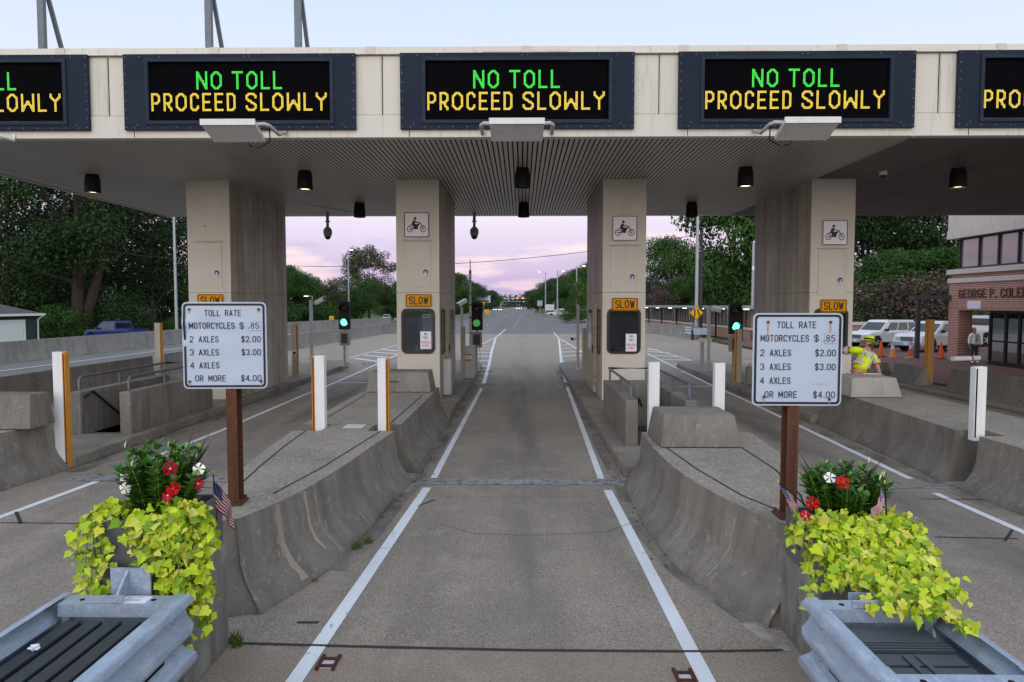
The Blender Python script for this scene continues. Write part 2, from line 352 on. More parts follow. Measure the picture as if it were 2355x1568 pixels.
ASPH = M("grey_asphalt", (.165, .16, .162), .85, layers=[((.5, .03, 1), 4, .42, .68, (.115, .112, .115), .7), (.2, 4, .45, .7, (.20, .19, .185), .5), (40, 2, .5, .7, (.10, .098, .096), .4)])
GRASS = M("mown_grass", (.05, .095, .016), .95, layers=[(.25, 5, .4, .66, (.03, .06, .012), .8), (3, 5, .5, .7, (.085, .13, .03), .6), (.07, 3, .5, .7, (.11, .10, .045), .35)])
BRICKP = M("brick_paving", (.15, .072, .062), .9, layers=[(.5, 4, .4, .7, (.105, .058, .052), .8), ((6, 13, 1), 2, .5, .62, (.21, .125, .11), .5)])
PAINT = M("road_paint", (.68, .72, .77), .75, layers=[(3, 5, .62, .70, (.22, .2, .18), .75), ((25, 8, 8), 4, .62, .70, (.24, .21, .19), .8), (.8, 3, .4, .7, (.52, .53, .55), .6)])
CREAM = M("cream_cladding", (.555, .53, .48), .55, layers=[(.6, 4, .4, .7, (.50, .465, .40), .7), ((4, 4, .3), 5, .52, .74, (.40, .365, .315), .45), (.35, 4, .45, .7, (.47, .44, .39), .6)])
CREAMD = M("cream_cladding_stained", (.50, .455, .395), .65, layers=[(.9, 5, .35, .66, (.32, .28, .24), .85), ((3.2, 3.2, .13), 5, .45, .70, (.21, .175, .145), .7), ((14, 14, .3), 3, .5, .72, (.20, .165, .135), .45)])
WHITEP = M("white_panel", (.66, .63, .565), .5, layers=[(.5, 4, .4, .7, (.60, .57, .51), .7), ((9, 9, .9), 4, .54, .70, (.42, .395, .35), .5), (5, 4, .69, .73, (.22, .25, .25), .6)])
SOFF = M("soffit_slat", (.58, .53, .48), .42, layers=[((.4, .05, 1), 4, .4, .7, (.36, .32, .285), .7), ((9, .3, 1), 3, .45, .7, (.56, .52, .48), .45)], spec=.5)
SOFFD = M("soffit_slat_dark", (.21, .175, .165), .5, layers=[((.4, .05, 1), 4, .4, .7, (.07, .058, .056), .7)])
BLACK = M("flat_black", (.012, .012, .013), .6)
DARK = M("dark_gap", (.008, .007, .007), .9)
NAVY = M("navy_sign_panel", (.014, .022, .040), .6, layers=[(.8, 5, .5, .75, (.020, .029, .048), .7), (11, 4, .68, .76, (.10, .11, .13), .5)], spec=.12)
NAVY2 = M("navy_bezel", (.015, .024, .045), .5, layers=[((3, 3, 30), 3, .55, .75, (.06, .08, .11), .5)], spec=.15)
LEDB = M("led_matrix_face", (.002, .002, .003), .9, spec=.02)
LEDD = M("led_unlit", (.010, .010, .013), .8, spec=.05)
LEDG = M("led_green", (.02, .2, .04), .6, emit=1.2, ecol=(.08, 1.0, .09), spec=.05)
LEDY = M("led_amber", (.2, .14, .02), .6, emit=1.3, ecol=(1.0, .72, .10), spec=.05)
STEEL = M("galvanised_steel", (.36, .44, .56), .42, .35, layers=[(7, 5, .4, .7, (.26, .325, .43), .85), ((22, 4, 22), 3, .5, .7, (.58, .65, .75), .5), (55, 3, .5, .7, (.40, .47, .58), .4), (6, 5, .62, .74, (.24, .21, .18), .55), (90, 2, .56, .66, (.62, .68, .76), .45)], spec=.5)
POLE = M("grey_pole", (.38, .41, .45), .5, .3, layers=[((8, 8, .6), 4, .45, .7, (.28, .30, .33), .6)])
RAIL = M("grey_rail", (.13, .145, .165), .5, .4, layers=[(12, 4, .5, .7, (.08, .085, .095), .7)])
WHT = M("white_paint", (.74, .75, .76), .5, layers=[((9, 9, 1), 4, .5, .75, (.6, .6, .59), .5), (14, 4, .66, .74, (.38, .36, .33), .5)])
BEIGE = M("beige_paint", (.40, .365, .30), .6, layers=[((9, 9, 1), 4, .45, .75, (.28, .25, .2), .7)])
AMBER = M("amber_reflector", (.62, .27, .035), .5, layers=[(9, 4, .55, .72, (.36, .16, .03), .7)])
BOXG = M("grey_enclosure", (.30, .285, .265), .6, layers=[(6, 4, .4, .7, (.22, .205, .19), .7)])
CABG = M("pale_grey_cabinet", (.50, .52, .54), .5, layers=[((8, 8, 1), 4, .45, .75, (.38, .39, .40), .6)])
RUST = M("weathering_steel", (.105, .042, .022), .8, layers=[((14, 14, 1.2), 4, .42, .7, (.055, .022, .013), .8), (30, 4, .55, .72, (.19, .085, .04), .5)], bump=(60, .25, .004))
RUSTY = M("rust", (.16, .055, .018), .9, layers=[(30, 4, .4, .7, (.06, .02, .01), .7)])
RSTREAK = M("rust_run", (.42, .20, .07), .8, layers=[(40, 4, .4, .7, (.60, .45, .30), .7)])
SIGNW = M("sign_sheeting", (.45, .53, .66), .4, layers=[(2.5, 5, .45, .72, (.40, .47, .59), .7), ((2, 2, 14), 5, .66, .72, (.36, .36, .37), .5)], spec=.4)
SIGNK = M("sign_black", (.014, .015, .022), .45)
SIGNO = M("sign_orange", (.66, .29, .0), .6, layers=[(3, 4, .4, .7, (.57, .24, .0), .7)], spec=.08)
SIGNY = M("sign_yellow", (.78, .42, .01), .45)
RUB = M("black_rubber", (.012, .013, .016), .4, spec=.4)
TYRE = M("tyre_rubber", (.014, .014, .015), .8)
GLS = glass("tinted_glass", (.50, .52, .54), .10)
GLSD = glass("dark_glass", (.09, .095, .105), .07)
GLSB = glass("bronze_glass", (.26, .22, .20), .38, .03)
CGLS = M("car_glass", (.012, .015, .018), .06, spec=.7)
LAMPW = M("lamp_warm", (1, .85, .6), .4, emit=5, ecol=(1, .82, .52))
LAMPB = M("lamp_white", (1, .97, .9), .4, emit=6, ecol=(1, .95, .84))
LAMPD = M("lamp_off", (.22, .21, .2), .3)
GREENL = M("signal_green", (.1, 1, .6), .4, emit=3.2, ecol=(.12, 1, .62))
GREEND = M("signal_green_dim", (.08, .3, .1), .4, emit=.30, ecol=(.16, .75, .16))
REDL = M("signal_red", (1, .1, .03), .4, emit=5, ecol=(1, .12, .03))
BARK = M("tree_bark", (.062, .045, .038), .95, layers=[((9, 9, 1.2), 4, .4, .7, (.03, .022, .02), .8)], bump=((14, 14, 2), .6, .04))
PAPER = M("paper", (.72, .73, .82), .7)
PGREEN = M("print_green", (.03, .20, .12), .7)
PORANGE = M("print_orange", (.62, .20, .12), .7)
BRK = brick("red_brick", (.34, .115, .08), (.25, .085, .06), (.66, .56, .49))
LIME = M("limestone_band", (.62, .56, .52), .7, layers=[(1, 4, .4, .7, (.54, .48, .44), .6)])
# ------------------------------------------------------------------ ground, roads, paving
HOLES = [(-8.65, -7.95, 13.3, 16.5), (2.10, 2.96, 12.3, 15.3)]
def sheet(xs, ys, z, holes=HOLES, inside=None):
    mb = MB(); xs = sorted(set(xs + [h[0] for h in holes] + [h[1] for h in holes])); ys = sorted(set(ys + [h[2] for h in holes] + [h[3] for h in holes]))
    zf = z if callable(z) else (lambda x, y: z)
    vs = [(x, y, zf(x, y)) for y in ys for x in xs]; n = len(xs); fs = []
    for j in range(len(ys) - 1):
        for i in range(n - 1):
            cx = (xs[i] + xs[i + 1]) / 2; cy = (ys[j] + ys[j + 1]) / 2
            if any(h[0] < cx < h[1] and h[2] < cy < h[3] for h in holes): continue
            fs.append((j * n + i, j * n + i + 1, (j + 1) * n + i + 1, (j + 1) * n + i))
    return mb.add(vs, fs)
def gz(x, y):
    if x < -25: return -.06 - .55 * min(1, (-25 - x) / 5) - max(0, min(y, 160) - 60) * .0075 * min(1, (-25 - x) / 5)
    return -.06
gx = [-3000, -800, -300, -150, -100, -80, -60, -45, -35, -30, -27.5, -25, -13, 0, 10, 20, 40, 80, 300, 800, 3000]
gy = [-400, -60, 0, 20, 40, 60, 80, 100, 120, 140, 160, 300, 800, 4000]
sheet(gx, gy, gz).obj("ground", GRASS, kind="structure")
mb = MB()
mb.add([(-24.2, -60, 0), (-13.4, -60, 0), (-13.4, 30, 0), (-13.2, 64, 0), (13.2, 64, 0), (12.3, 67, 0), (9.5, 96, 0), (3.1, 175, 0), (6, 300, 0), (14, 600, 0), (34, 1400, 0),
        (-2, 1400, 0), (-10, 600, 0), (-15, 300, 0), (-17, 175, 0), (-17.7, 95, 0), (-23.4, 69, 0), (-24.2, 60, 0)], [])
b = 0
pv = [0, 1, 2, 3, 16, 17]; mb.f.append((0, 1, 2, 3, 16, 17)); mb.m.append(0)
mb.f.append((3, 4, 5, 6, 15, 16)); mb.m.append(0); mb.f.append((6, 7, 14, 15)); mb.m.append(0); mb.f.append((7, 8, 13, 14)); mb.m.append(0)
mb.f.append((8, 9, 12, 13)); mb.m.append(0); mb.f.append((9, 10, 11, 12)); mb.m.append(0)
mb.add([(-24.2, -60, 0), (-24.2, -200, 0), (26, -200, 0), (26, -60, 0)], [(0, 1, 2, 3)]); mb.add([(-13.4, -60, 0), (26, -60, 0), (26, -8, 0), (-13.4, -8, 0)], [(0, 1, 2, 3)]); mb.add([(14, -8, 0), (26, -8, 0), (26, 14, 0), (14, 14, 0)], [(0, 1, 2, 3)])
mb.obj("highway_asphalt", ASPH, kind="structure")
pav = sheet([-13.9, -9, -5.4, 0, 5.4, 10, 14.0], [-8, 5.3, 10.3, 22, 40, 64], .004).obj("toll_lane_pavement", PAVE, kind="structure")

def marks(name, lines, wd=.11, z=.009, mat=PAINT, parent=pav, zp=.0):
    mb = MB()
    for ln in lines:
        wdt = wd
        if isinstance(ln[0], (int, float)): wdt = ln[0]; ln = ln[1:]
        pts = [p if isinstance(p, Vector) else G(*p, zp) for p in ln]
        # walk the line in short pieces so that it follows the sheet
        mb.strip(pts, wdt, z)
    return mb.obj(name, mat, parent)
e3 = lambda x, y: Vector((x, y, 0))
marks("lane_line", [
    [.125, e3(-1.66, 2.0), (677, 1568), (982, 1122)], [.105, (997, 1100), (1107, 893)], [.13, (1112, 882), (1124, 840), (1131, 805), (1140, 776), (1162, 757)],
    [.125, e3(1.42, 2.0), (1625, 1568), (1397, 1128)], [.105, (1382, 1102), (1304, 890)], [.13, (1302, 880), (1292, 845), (1286, 790), (1284, 777), (1273, 765)],
    [(-260, 1300), (0, 1190), (222, 1108)], [(270, 1085), (510, 990), (700, 908), (745, 891), (866, 838), (914, 815), (1000, 790)],
    [(771, 880), (864, 880)],
    [(1488, 813), (1643, 890), (1700, 914), (2093, 1102)], [(2150, 1135), (2354, 1225), (2600, 1340)],
    [(1560, 968 - 78), (1640, 888)],
    [(2070, 919), (2354, 990), (2560, 1045)], [.1, (1284, 777), (1325, 801), (1362, 826)], [.1, (1140, 776), (1104, 793), (1055, 815)],
    [.1, (803, 823), (911, 794), (1000, 776)], [.1, (1488, 800), (1608, 834)]], .11)
bars = []
for (a, b_) in [((1098, 797), (1135, 797)), ((1092, 803), (1133, 803)), ((1085, 811), (1131, 810)), ((1076, 820), (1129, 819)), ((1068, 832), (1127, 829)), ((1090, 843), (1122, 841)),
                ((1287, 786), (1300, 786)), ((1288, 794), (1315, 793)), ((1289, 801), (1328, 800)), ((1289, 810), (1340, 808)), ((1290, 820), (1344, 817)), ((1291, 832), (1330, 830)),
                ((880, 803), (912, 807)), ((858, 810), (914, 814)), ((836, 817), (890, 822)), ((815, 824), (872, 832)),
                ((1490, 803), (1512, 805)), ((1488, 808), (1538, 812)), ((1500, 817), (1565, 821)), ((1520, 826), (1590, 829)), ((1545, 838), (1608, 836))]:
    bars.append([a, b_])
marks("hatch_bar", bars, .30, .010)
dash = [[.12, e3(-1.9 + .012 * y_, y_ + 0), e3(-1.9 + .012 * (y_ + 3), y_ + 3)] for y_ in range(84, 420, 12)]
dash += [[.12, e3(-5.6 + .012 * y_, y_), e3(-5.6 + .012 * (y_ + 3), y_ + 3)] for y_ in range(90, 420, 12)]
dash += [[.13, e3(-21.5, 12), e3(-21.5, 60), e3(-16.4, 95), e3(-15.4, 180)], [.13, e3(-16.9, 12), e3(-16.6, 40), e3(-14, 95)],
         [.12, e3(12.2, 62), e3(8.8, 96), e3(2.5, 175)], [.12, (1370, 748), (1470, 768)], [.12, (1285, 766), (1362, 767)], [.12, (1488, 733 + 28), (1560, 774)]]
marks("highway_line", dash, .12, .012)
ylw = [[.12, e3(-10.5, 150), e3(-9.6, 195), e3(-7.6, 335)]]
marks("yellow_line", ylw, .2, .012, M("yellow_paint", (.55, .36, .05), .7))
# joints and cracks in the concrete
JNT = M("joint_sealant", (.035, .032, .03), .8)
jn = [[.03, (520, 1480), (800, 1488), (1200, 1497), (1600, 1500), (1800, 1497)], [.006, (1010, 1142), (1200, 1145), (1380, 1142)], [.006, (1085, 1228), (1230, 1232), (1390, 1225)],
      [.006, (1010, 1205), (1085, 1228)], [.006, (1390, 1225), (1490, 1190)], [.02, (0, 1203), (210, 1205)], [.04, (37, 1178), (48, 1205)], [.02, (225, 1090), (270, 1108)],
      [.02, (200, 1108), (330, 1105), (500, 1125)], [.03, (683, 1433), (733, 1433)], [.02, (2150, 1236), (2340, 1240)], [.03, (2327, 1220), (2310, 1245)], [.02, (2120, 1148), (2260, 1150)],
      [.03, (1100, 884), (1320, 886)], [.02, (960, 1165), (1000, 1150)]]
marks("pavement_joint", jn, .02, .0115, JNT)
STN = M("oil_stain", (.075, .072, .07), .75, layers=[((.8, 3, 1), 4, .42, .62, (.19, .165, .14), .9)])
GRT = M("drain_grating", (.34, .36, .39), .5, .4, layers=[(9, 4, .48, .66, (.08, .08, .08), .8)])
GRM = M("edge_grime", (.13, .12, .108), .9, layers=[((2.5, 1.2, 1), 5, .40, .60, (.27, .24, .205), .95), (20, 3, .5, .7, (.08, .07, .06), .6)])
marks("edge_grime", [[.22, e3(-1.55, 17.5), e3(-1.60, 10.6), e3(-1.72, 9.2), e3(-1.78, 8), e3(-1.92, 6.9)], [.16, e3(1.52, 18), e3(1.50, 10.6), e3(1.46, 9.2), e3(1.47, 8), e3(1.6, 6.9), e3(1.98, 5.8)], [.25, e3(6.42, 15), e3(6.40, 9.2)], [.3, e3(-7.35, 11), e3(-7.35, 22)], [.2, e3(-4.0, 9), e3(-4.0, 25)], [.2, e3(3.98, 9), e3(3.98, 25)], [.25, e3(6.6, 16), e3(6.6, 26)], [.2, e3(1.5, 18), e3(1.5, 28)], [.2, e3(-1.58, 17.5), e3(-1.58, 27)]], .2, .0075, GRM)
marks("concrete_patch", [[.12, e3(1.56, 7.4), e3(1.75, 6.4), e3(2.1, 5.3)]], .2, .0072, M("pale_patch", (.36, .335, .30), .9, layers=[(4, 5, .42, .6, (.25, .22, .19), 1)]))
# slot drains across three lanes
d0 = None
for xa, xb, y, lab in ((-1.62, 1.62, 10.42, "slotted steel drain across the middle lane between the white lines"), (-7.1, -3.9, 10.55, "slotted steel drain across the lane behind the left flower planter"),
                       (3.8, 6.6, 10.3, "slotted steel drain across the lane behind the right flower planter")):
    t = thing("drain_grate", lab, "drain", ((xa + xb) / 2, y, 0), 0, "slotted drains across the lanes")
    MB().box(xa, xb, y - .13, y + .13, .0045, .0085).obj("drain_trough", DARK, t)
    mb = MB()
    for k in range(5): mb.box(xa, xb, y - .13 + k * .058, y - .098 + k * .058, .009, .02)
    for k in range(int((xb - xa) / .4)): mb.box(xa + .2 + k * .4, xa + .235 + k * .4, y - .128, y + .13, .0087, .013)
    mb.obj("grating", GRT, t)
for x, y, lab in ((755, 1527, "rusty H-shaped steel plate in the lane beside the left white line"), (1574, 1560, "rusty H-shaped steel plate in the lane beside the right white line")):
    c = G(x, y); t = thing("sensor_plate", lab, "metal plate", (c.x, c.y, 0))
    mb = MB(); mb.box(-.075, .075, -.07, .07, .0045, .010); mb.obj("base_plate", CABG, t, world=False)
    mb = MB()
    for sx in (-.062, .062): mb.box(sx - .013, sx + .013, -.105, .105, .0105, .026)
    mb.box(-.048, .048, .04, .065, .0105, .024); mb.box(-.048, .048, -.065, -.04, .0105, .024); mb.obj("rusty_bar", M("dark_rust", (.06, .018, .014), .85, layers=[(40, 4, .45, .7, (.12, .045, .025), .7)]), t, world=False)

# brick plaza on the right
MB().prism([(13.9, 14), (50, 14), (50, 50.2), (14.4, 50.2)], "z", -.05, .12).obj("brick_plaza", BRICKP, kind="structure", bevel=.02)

# ------------------------------------------------------------------ kerbed islands
KERB = M("kerb_concrete", (.245, .22, .185), .9, layers=[(1.4, 5, .4, .66, (.15, .135, .118), .85), ((30, 5, 9), 4, .52, .7, (.09, .08, .072), .6), (50, 2, .55, .7, (.36, .33, .29), .4)], bump=(22, .5, .015))
def island(x0, x1, y0, hole=None):
    mb = MB(); zt = .2; z0 = .0045
    if hole:
        hx0, hx1, hy0, hy1 = hole
        mb.box(x0, x1, y0, hy0, z0, zt).box(x0, hx0, hy0, hy1, z0, zt).box(hx1, x1, hy0, hy1, z0, zt).box(x0, x1, hy1, 29, z0, zt)
    else: mb.box(x0, x1, y0, 29, z0, zt)
    c = (x0 + x1) / 2; h = (x1 - x0) / 2
    mb.prism([(c + h * math.cos(R(a)), 29 + 2.3 * math.sin(R(a))) for a in range(0, 181, 15)], "z", z0, zt)
    return mb.obj("island_pavement", KERB, kind="structure", bevel=.025)
island(-9.75, -7.5, 11.25, HOLES[0]); island(-3.85, -1.68, 15.9); island(1.62, 3.85, 10.75, HOLES[1]); island(6.72, 9.1, 15.8)

# ------------------------------------------------------------------ concrete barriers
PROF = [(0, 0), (.06, .03), (.2, .36), (.33, .64), (.5, .84), (1, 1)]
def barrier(base, top, h=.8, name="concrete_barrier", mats=None, joints=(), tongue=None, label="", group="sloped concrete barriers on the toll islands", cat="barrier"):
    mb = MB(); n = len(base)
    rings = []
    for t, s in PROF:
        rings.append([(b[0] + (p[0] - b[0]) * s, b[1] + (p[1] - b[1]) * s, .006 + h * t) for b, p in zip(base, top)])
    vs = [p for g in rings for p in g]; fs = []
    for i in range(len(rings) - 1):
        for k in range(n): k2 = (k + 1) % n; fs.append((i * n + k, i * n + k2, (i + 1) * n + k2, (i + 1) * n + k))
    mb.add(vs, fs); mb.mat(1).add(rings[-1], [tuple(range(n))])
    if tongue: mb.box(*tongue, .3, h + .002)
    mb.mat(2)
    for j in joints: mb.strip([(a, b_, 0) for a, b_ in j], .022, h + .011)
    return mb.obj(name, [CON, CONTOP, JNT], smooth=40, label=label, category=cat, group=group)
def dense(pts, m=4):
    "rounder outline: the long first to last side stays straight"
    n = len(pts); r = []
    for i in range(n - 1):
        p0, p1, p2, p3 = pts[max(i - 1, 0)], pts[i], pts[i + 1], pts[min(i + 2, n - 1)]
        for k in range(m):
            t = k / m; r.append(tuple(.5 * (2 * p1[a] + (p2[a] - p0[a]) * t + (2 * p0[a] - 5 * p1[a] + 4 * p2[a] - p3[a]) * t * t + (3 * p1[a] - p0[a] - 3 * p2[a] + p3[a]) * t ** 3) for a in (0, 1)))
    return r + [pts[-1]]
def mirror(pts, c): return [(2 * c - x, y) for x, y in pts][::-1]
A_b = [(-1.67, 10.4), (-1.80, 9.2), (-1.86, 8.0), (-1.98, 6.9), (-2.30, 5.94), (-2.31, 5.93), (-2.75, 5.80), (-3.2, 5.94), (-3.55, 6.9), (-3.68, 8.0), (-3.78, 9.2), (-3.82, 10.4)]
A_t = [(-1.95, 10.4), (-2.06, 9.2), (-2.16, 8.0), (-2.32, 6.9), (-2.56, 6.1), (-2.57, 6.09), (-2.78, 6.02), (-2.98, 6.1), (-3.14, 6.9), (-3.32, 8.0), (-3.44, 9.2), (-3.53, 10.4)]
jA = [[(-2.16, 10.38), (-2.27, 9.2), (-2.38, 8.0), (-2.55, 6.9)], [(-3.32, 10.38), (-3.25, 9.2), (-3.13, 8), (-2.98, 6.75)]]
B_b = [(-1.65, 16.0), (-1.70, 11.0), (-3.84, 11.0), (-3.84, 16.0)]; B_t = [(-1.93, 15.95), (-1.95, 11.0), (-3.56, 11.0), (-3.56, 15.95)]
jB = [[(-2.14, 11.05), (-2.12, 14.6)], [(-3.34, 11.05), (-3.36, 14.6)]]
barA = barrier(dense(A_b), dense(A_t), joints=jA, tongue=(-3.1, -2.38, 10.39, 10.99), label="sloped concrete barrier under the left toll rate sign, wedge shaped at the front")
barrier(B_b, B_t, joints=jB, label="sloped concrete barrier between two white posts and the booth left of the middle lane")
mir = lambda p: [(-x - .02, y) for x, y in p][::-1]
A3_b = [(x + (.09 if i < 5 else 0), y) for i, (x, y) in enumerate(mir(A_b))]
A3_b = [(3.80, 10.35), (3.76, 9.2), (3.66, 8.0), (3.52, 6.9), (3.0, 5.76), (2.6, 5.68), (2.09, 5.75), (2.08, 5.76), (1.66, 6.9), (1.54, 8.0), (1.53, 9.2), (1.58, 10.35)]
A3_t = [(3.50, 10.35), (3.42, 9.2), (3.28, 8.0), (3.06, 6.9), (2.82, 5.92), (2.6, 5.86), (2.37, 5.91), (2.36, 5.92), (2.02, 6.9), (1.84, 8.0), (1.80, 9.2), (1.84, 10.35)]
bar3 = barrier(dense(A3_b), dense(A3_t), joints=[[(1.98, 9.2), (2.08, 8.0), (2.25, 6.9), (2.5, 6.2)], [(3.0, 9.25), (3.0, 8.0), (2.85, 6.9), (2.66, 6.3)]],
        label="sloped concrete barrier under the right toll rate sign, wedge shaped at the front")
sh = lambda p, dx, dy=0: [(x + dx, y + dy) for x, y in p]
barrier(dense(sh(A_b, -5.84, .75)), dense(sh(A_t, -5.84, .75)), label="sloped concrete barrier at the left edge, dark and stained")
B4_b = [(6.82, 15.9), (6.52, 10.6), (8.85, 10.6), (8.95, 15.9)]; B4_t = [(7.06, 15.85), (6.74, 10.6), (8.55, 10.6), (8.65, 15.85)]
barrier(B4_b, B4_t, label="long sloped concrete barrier on the right, carrying a block that a worker leans over")
A4_b = [(9.0, 6.0), (8.9, 10.1), (6.52, 10.1), (6.5, 9.2), (6.6, 8.0), (6.85, 6.6), (7.4, 5.4), (8.4, 5.4)]
A4_t = [(8.7, 6.2), (8.6, 10.1), (6.78, 10.1), (6.78, 9.2), (6.9, 8.0), (7.15, 6.7), (7.6, 5.7), (8.3, 5.7)]
barrier(A4_b, A4_t, tongue=(7.2, 8.1, 10.09, 10.59), label="sloped concrete barrier at the right edge below the white post")

# stains and cracks that follow the barrier faces
def face_pt(base, top, h, i, f, t):
    for (t0, s0), (t1, s1) in zip(PROF, PROF[1:]):
        if t0 <= t <= t1: s_ = s0 + (s1 - s0) * (t - t0) / (t1 - t0); break
    n = len(base); L_ = lambda a, b: (a[0] + (b[0] - a[0]) * f, a[1] + (b[1] - a[1]) * f); b_ = L_(base[i], base[(i + 1) % n]); p_ = L_(top[i], top[(i + 1) % n])
    x, y = b_[0] + (p_[0] - b_[0]) * s_, b_[1] + (p_[1] - b_[1]) * s_
    c = (sum(q[0] for q in base) / n, sum(q[1] for q in base) / n); d = Vector((x - c[0], 0, .25 * abs(x - c[0]))).normalized() * .0025
    return Vector((x + d.x, y, .006 + h * t + d.z))
def stain(parent, base, top, marks, name, mat, h=.8):
    r_ = random.Random(4)
    for i, f, t0, t1, wd, wob, taper in marks:
        i, f = i * 4 + int(f * 4), f * 4 % 1; rings = []; n = 16; o = 0
        for k in range(n + 1):
            t = t1 + (t0 - t1) * k / n; o += r_.uniform(-wob, wob); ww = wd * (1 - taper * k / n) * r_.uniform(.7, 1.2); seg = math.dist(base[i], base[(i + 1) % len(base)])
            fa = f + o / seg; fb = fa + ww / seg; rings.append([face_pt(base, top, h, i + math.floor(q_), q_ - math.floor(q_), t) for q_ in (fa, (fa + fb) / 2, fb)])
        mb = MB(); mb.loft(rings, False, False); mb.obj(name, mat, parent)
WEFF = M("lime_streak", (.46, .44, .40), .9, layers=[(30, 4, .4, .65, (.25, .23, .20), 1)]); TANS = M("tan_run", (.40, .315, .225), .9, layers=[((3, 3, 1), 4, .38, .62, (.25, .22, .185), 1)]); DKS = M("dark_run", (.10, .092, .083), .9, layers=[((9, 9, 1), 4, .42, .62, (.21, .19, .165), 1)])
stain(barA, dense(A_b), dense(A_t), [(3, .30, .08, .98, .12, .001, .1), (2, .80, .2, .97, .07, .001, .1)], "tan_stain", TANS)
stain(barA, dense(A_b), dense(A_t), [(2, .62, .08, .95, .014, .004, .3), (1, .3, .5, .8, .010, .003, .3), (1, .8, .06, .3, .012, .004, .3)], "lime_stain", WEFF)
stain(bar3, dense(A3_b), dense(A3_t), [(9, .55, .25, .72, .016, .006, .3), (7, .72, .12, .82, .014, .007, .3), (8, .5, .1, .3, .012, .004, .3)], "lime_stain", WEFF)

def block(x0, x1, y0, y1, zt, label, mat=CON):
    mb = MB(); i = .12
    mb.frus((x0, x1, y0, y1), (x0 + .07, x1 - .07, y0 + i, y1 - .06), .815, zt)
    return mb.obj("concrete_block", mat, bevel=.03, smooth=40, label=label, category="block", group="tapered concrete blocks on the barriers")
block(-3.45, -2.0, 15.0, 15.9, 1.25, "tapered concrete block with a rusty slot before the booth left of the middle lane")
MB().box(-2.95, -2.72, 15.027, 15.04, 1.04, 1.06).obj("rusty_slot", RUSTY, bpy.data.objects["concrete_block"])
block(1.89, 3.0, 9.2, 10.2, 1.24, "tapered concrete block behind the right toll rate sign, between two white posts")
block(6.88, 7.95, 14.25, 15.3, 1.22, "pale tapered concrete block the worker in yellow is leaning over", CONL)
block(-9.2, -7.62, 10.4, 11.0, 1.34, "tapered concrete block at the left edge beside the white and amber post")
MB().box(-2.82, -2.5, 10.62, 10.95, .806, .813).obj("cover_plate", CABG, label="square grey cover plate lying on the barrier between two white posts", category="cover plate")

# side walls that line the outer lanes and the highway
def wall(name, pts, h, label, group, w=.36, top=.18, mat=CON, z0=.0, cat="wall"):
    mb = MB(); rings = []; pts = [Vector((*p, 0)) for p in pts]
    for i, p in enumerate(pts):
        d = (pts[min(i + 1, len(pts) - 1)] - pts[max(i - 1, 0)]).normalized(); x = Vector((d.y, -d.x, 0))
        rings.append([p + x * a + Vector((0, 0, z0 + z)) for a, z in ((-w / 2 - .08, 0), (w / 2 + .08, 0), (w / 2 + .06, .08), (top / 2 + .05, .34), (top / 2, h), (-top / 2, h), (-top / 2 - .05, .34), (-w / 2 - .06, .08))])
    mb.loft(rings); return mb.obj(name, mat, smooth=50, label=label, category=cat, group=group)
gH = "concrete walls along the roads"
CONR = M("road_wall_concrete", (.27, .255, .235), .9, layers=[(.6, 5, .4, .68, (.19, .175, .16), .85), ((3, 3, .4), 4, .5, .72, (.14, .13, .118), .65), (9, 5, .56, .72, (.37, .35, .32), .5)], bump=(20, .3, .01))
wall("concrete_wall", [(-13.4, 3), (-13.4, 24.4)], .9, "low tan concrete wall along the leftmost lane beyond the stairwell", gH)
wall("concrete_wall", [(-13.5, 25.4), (-14.3, 40), (-12.9, 70), (-11, 121), (-10.6, 190)], .9, "long low median wall receding between the highway and the toll lanes on the left", gH, mat=CONR)
wall("concrete_wall", [(-24.4, -6), (-24.4, 60), (-23.4, 69), (-17.9, 93)], 1.0, "grey concrete wall across the highway in front of the blue pickup", gH, mat=CONR)
wall("concrete_wall", [(14.0, 54), (12.6, 66), (9.8, 96)], 1.0, "stained concrete wall in front of the covered walkway", gH, mat=CONR)
wall("concrete_wall", [(9.75, 96.5), (3.4, 175)], .66, "low concrete wall along the far right road edge by the parked cars", gH, mat=CONR)
gJ = "jersey barriers along the rightmost lane"
def jersey(pts, h, label, z0=.0): return wall("jersey_barrier", pts, h, label, gJ, .42, .16, CON, z0, "jersey barrier")
MB().box(12.55, 13.75, 10, 31, .005, .1).obj("lane_kerb", KERB, bevel=.02, kind="structure")
jersey([(13.4, 12.5), (13.2, 20.9)], .70, "jersey barrier at the right edge with a white camera on top", .1)
jersey([(13.15, 22.4), (13.1, 23.9)], .62, "short jersey barrier just left of the tall amber post", .1)
jersey([(13.1, 24.6), (13.0, 30.5)], .58, "dark jersey barrier behind the worker in yellow", .1)

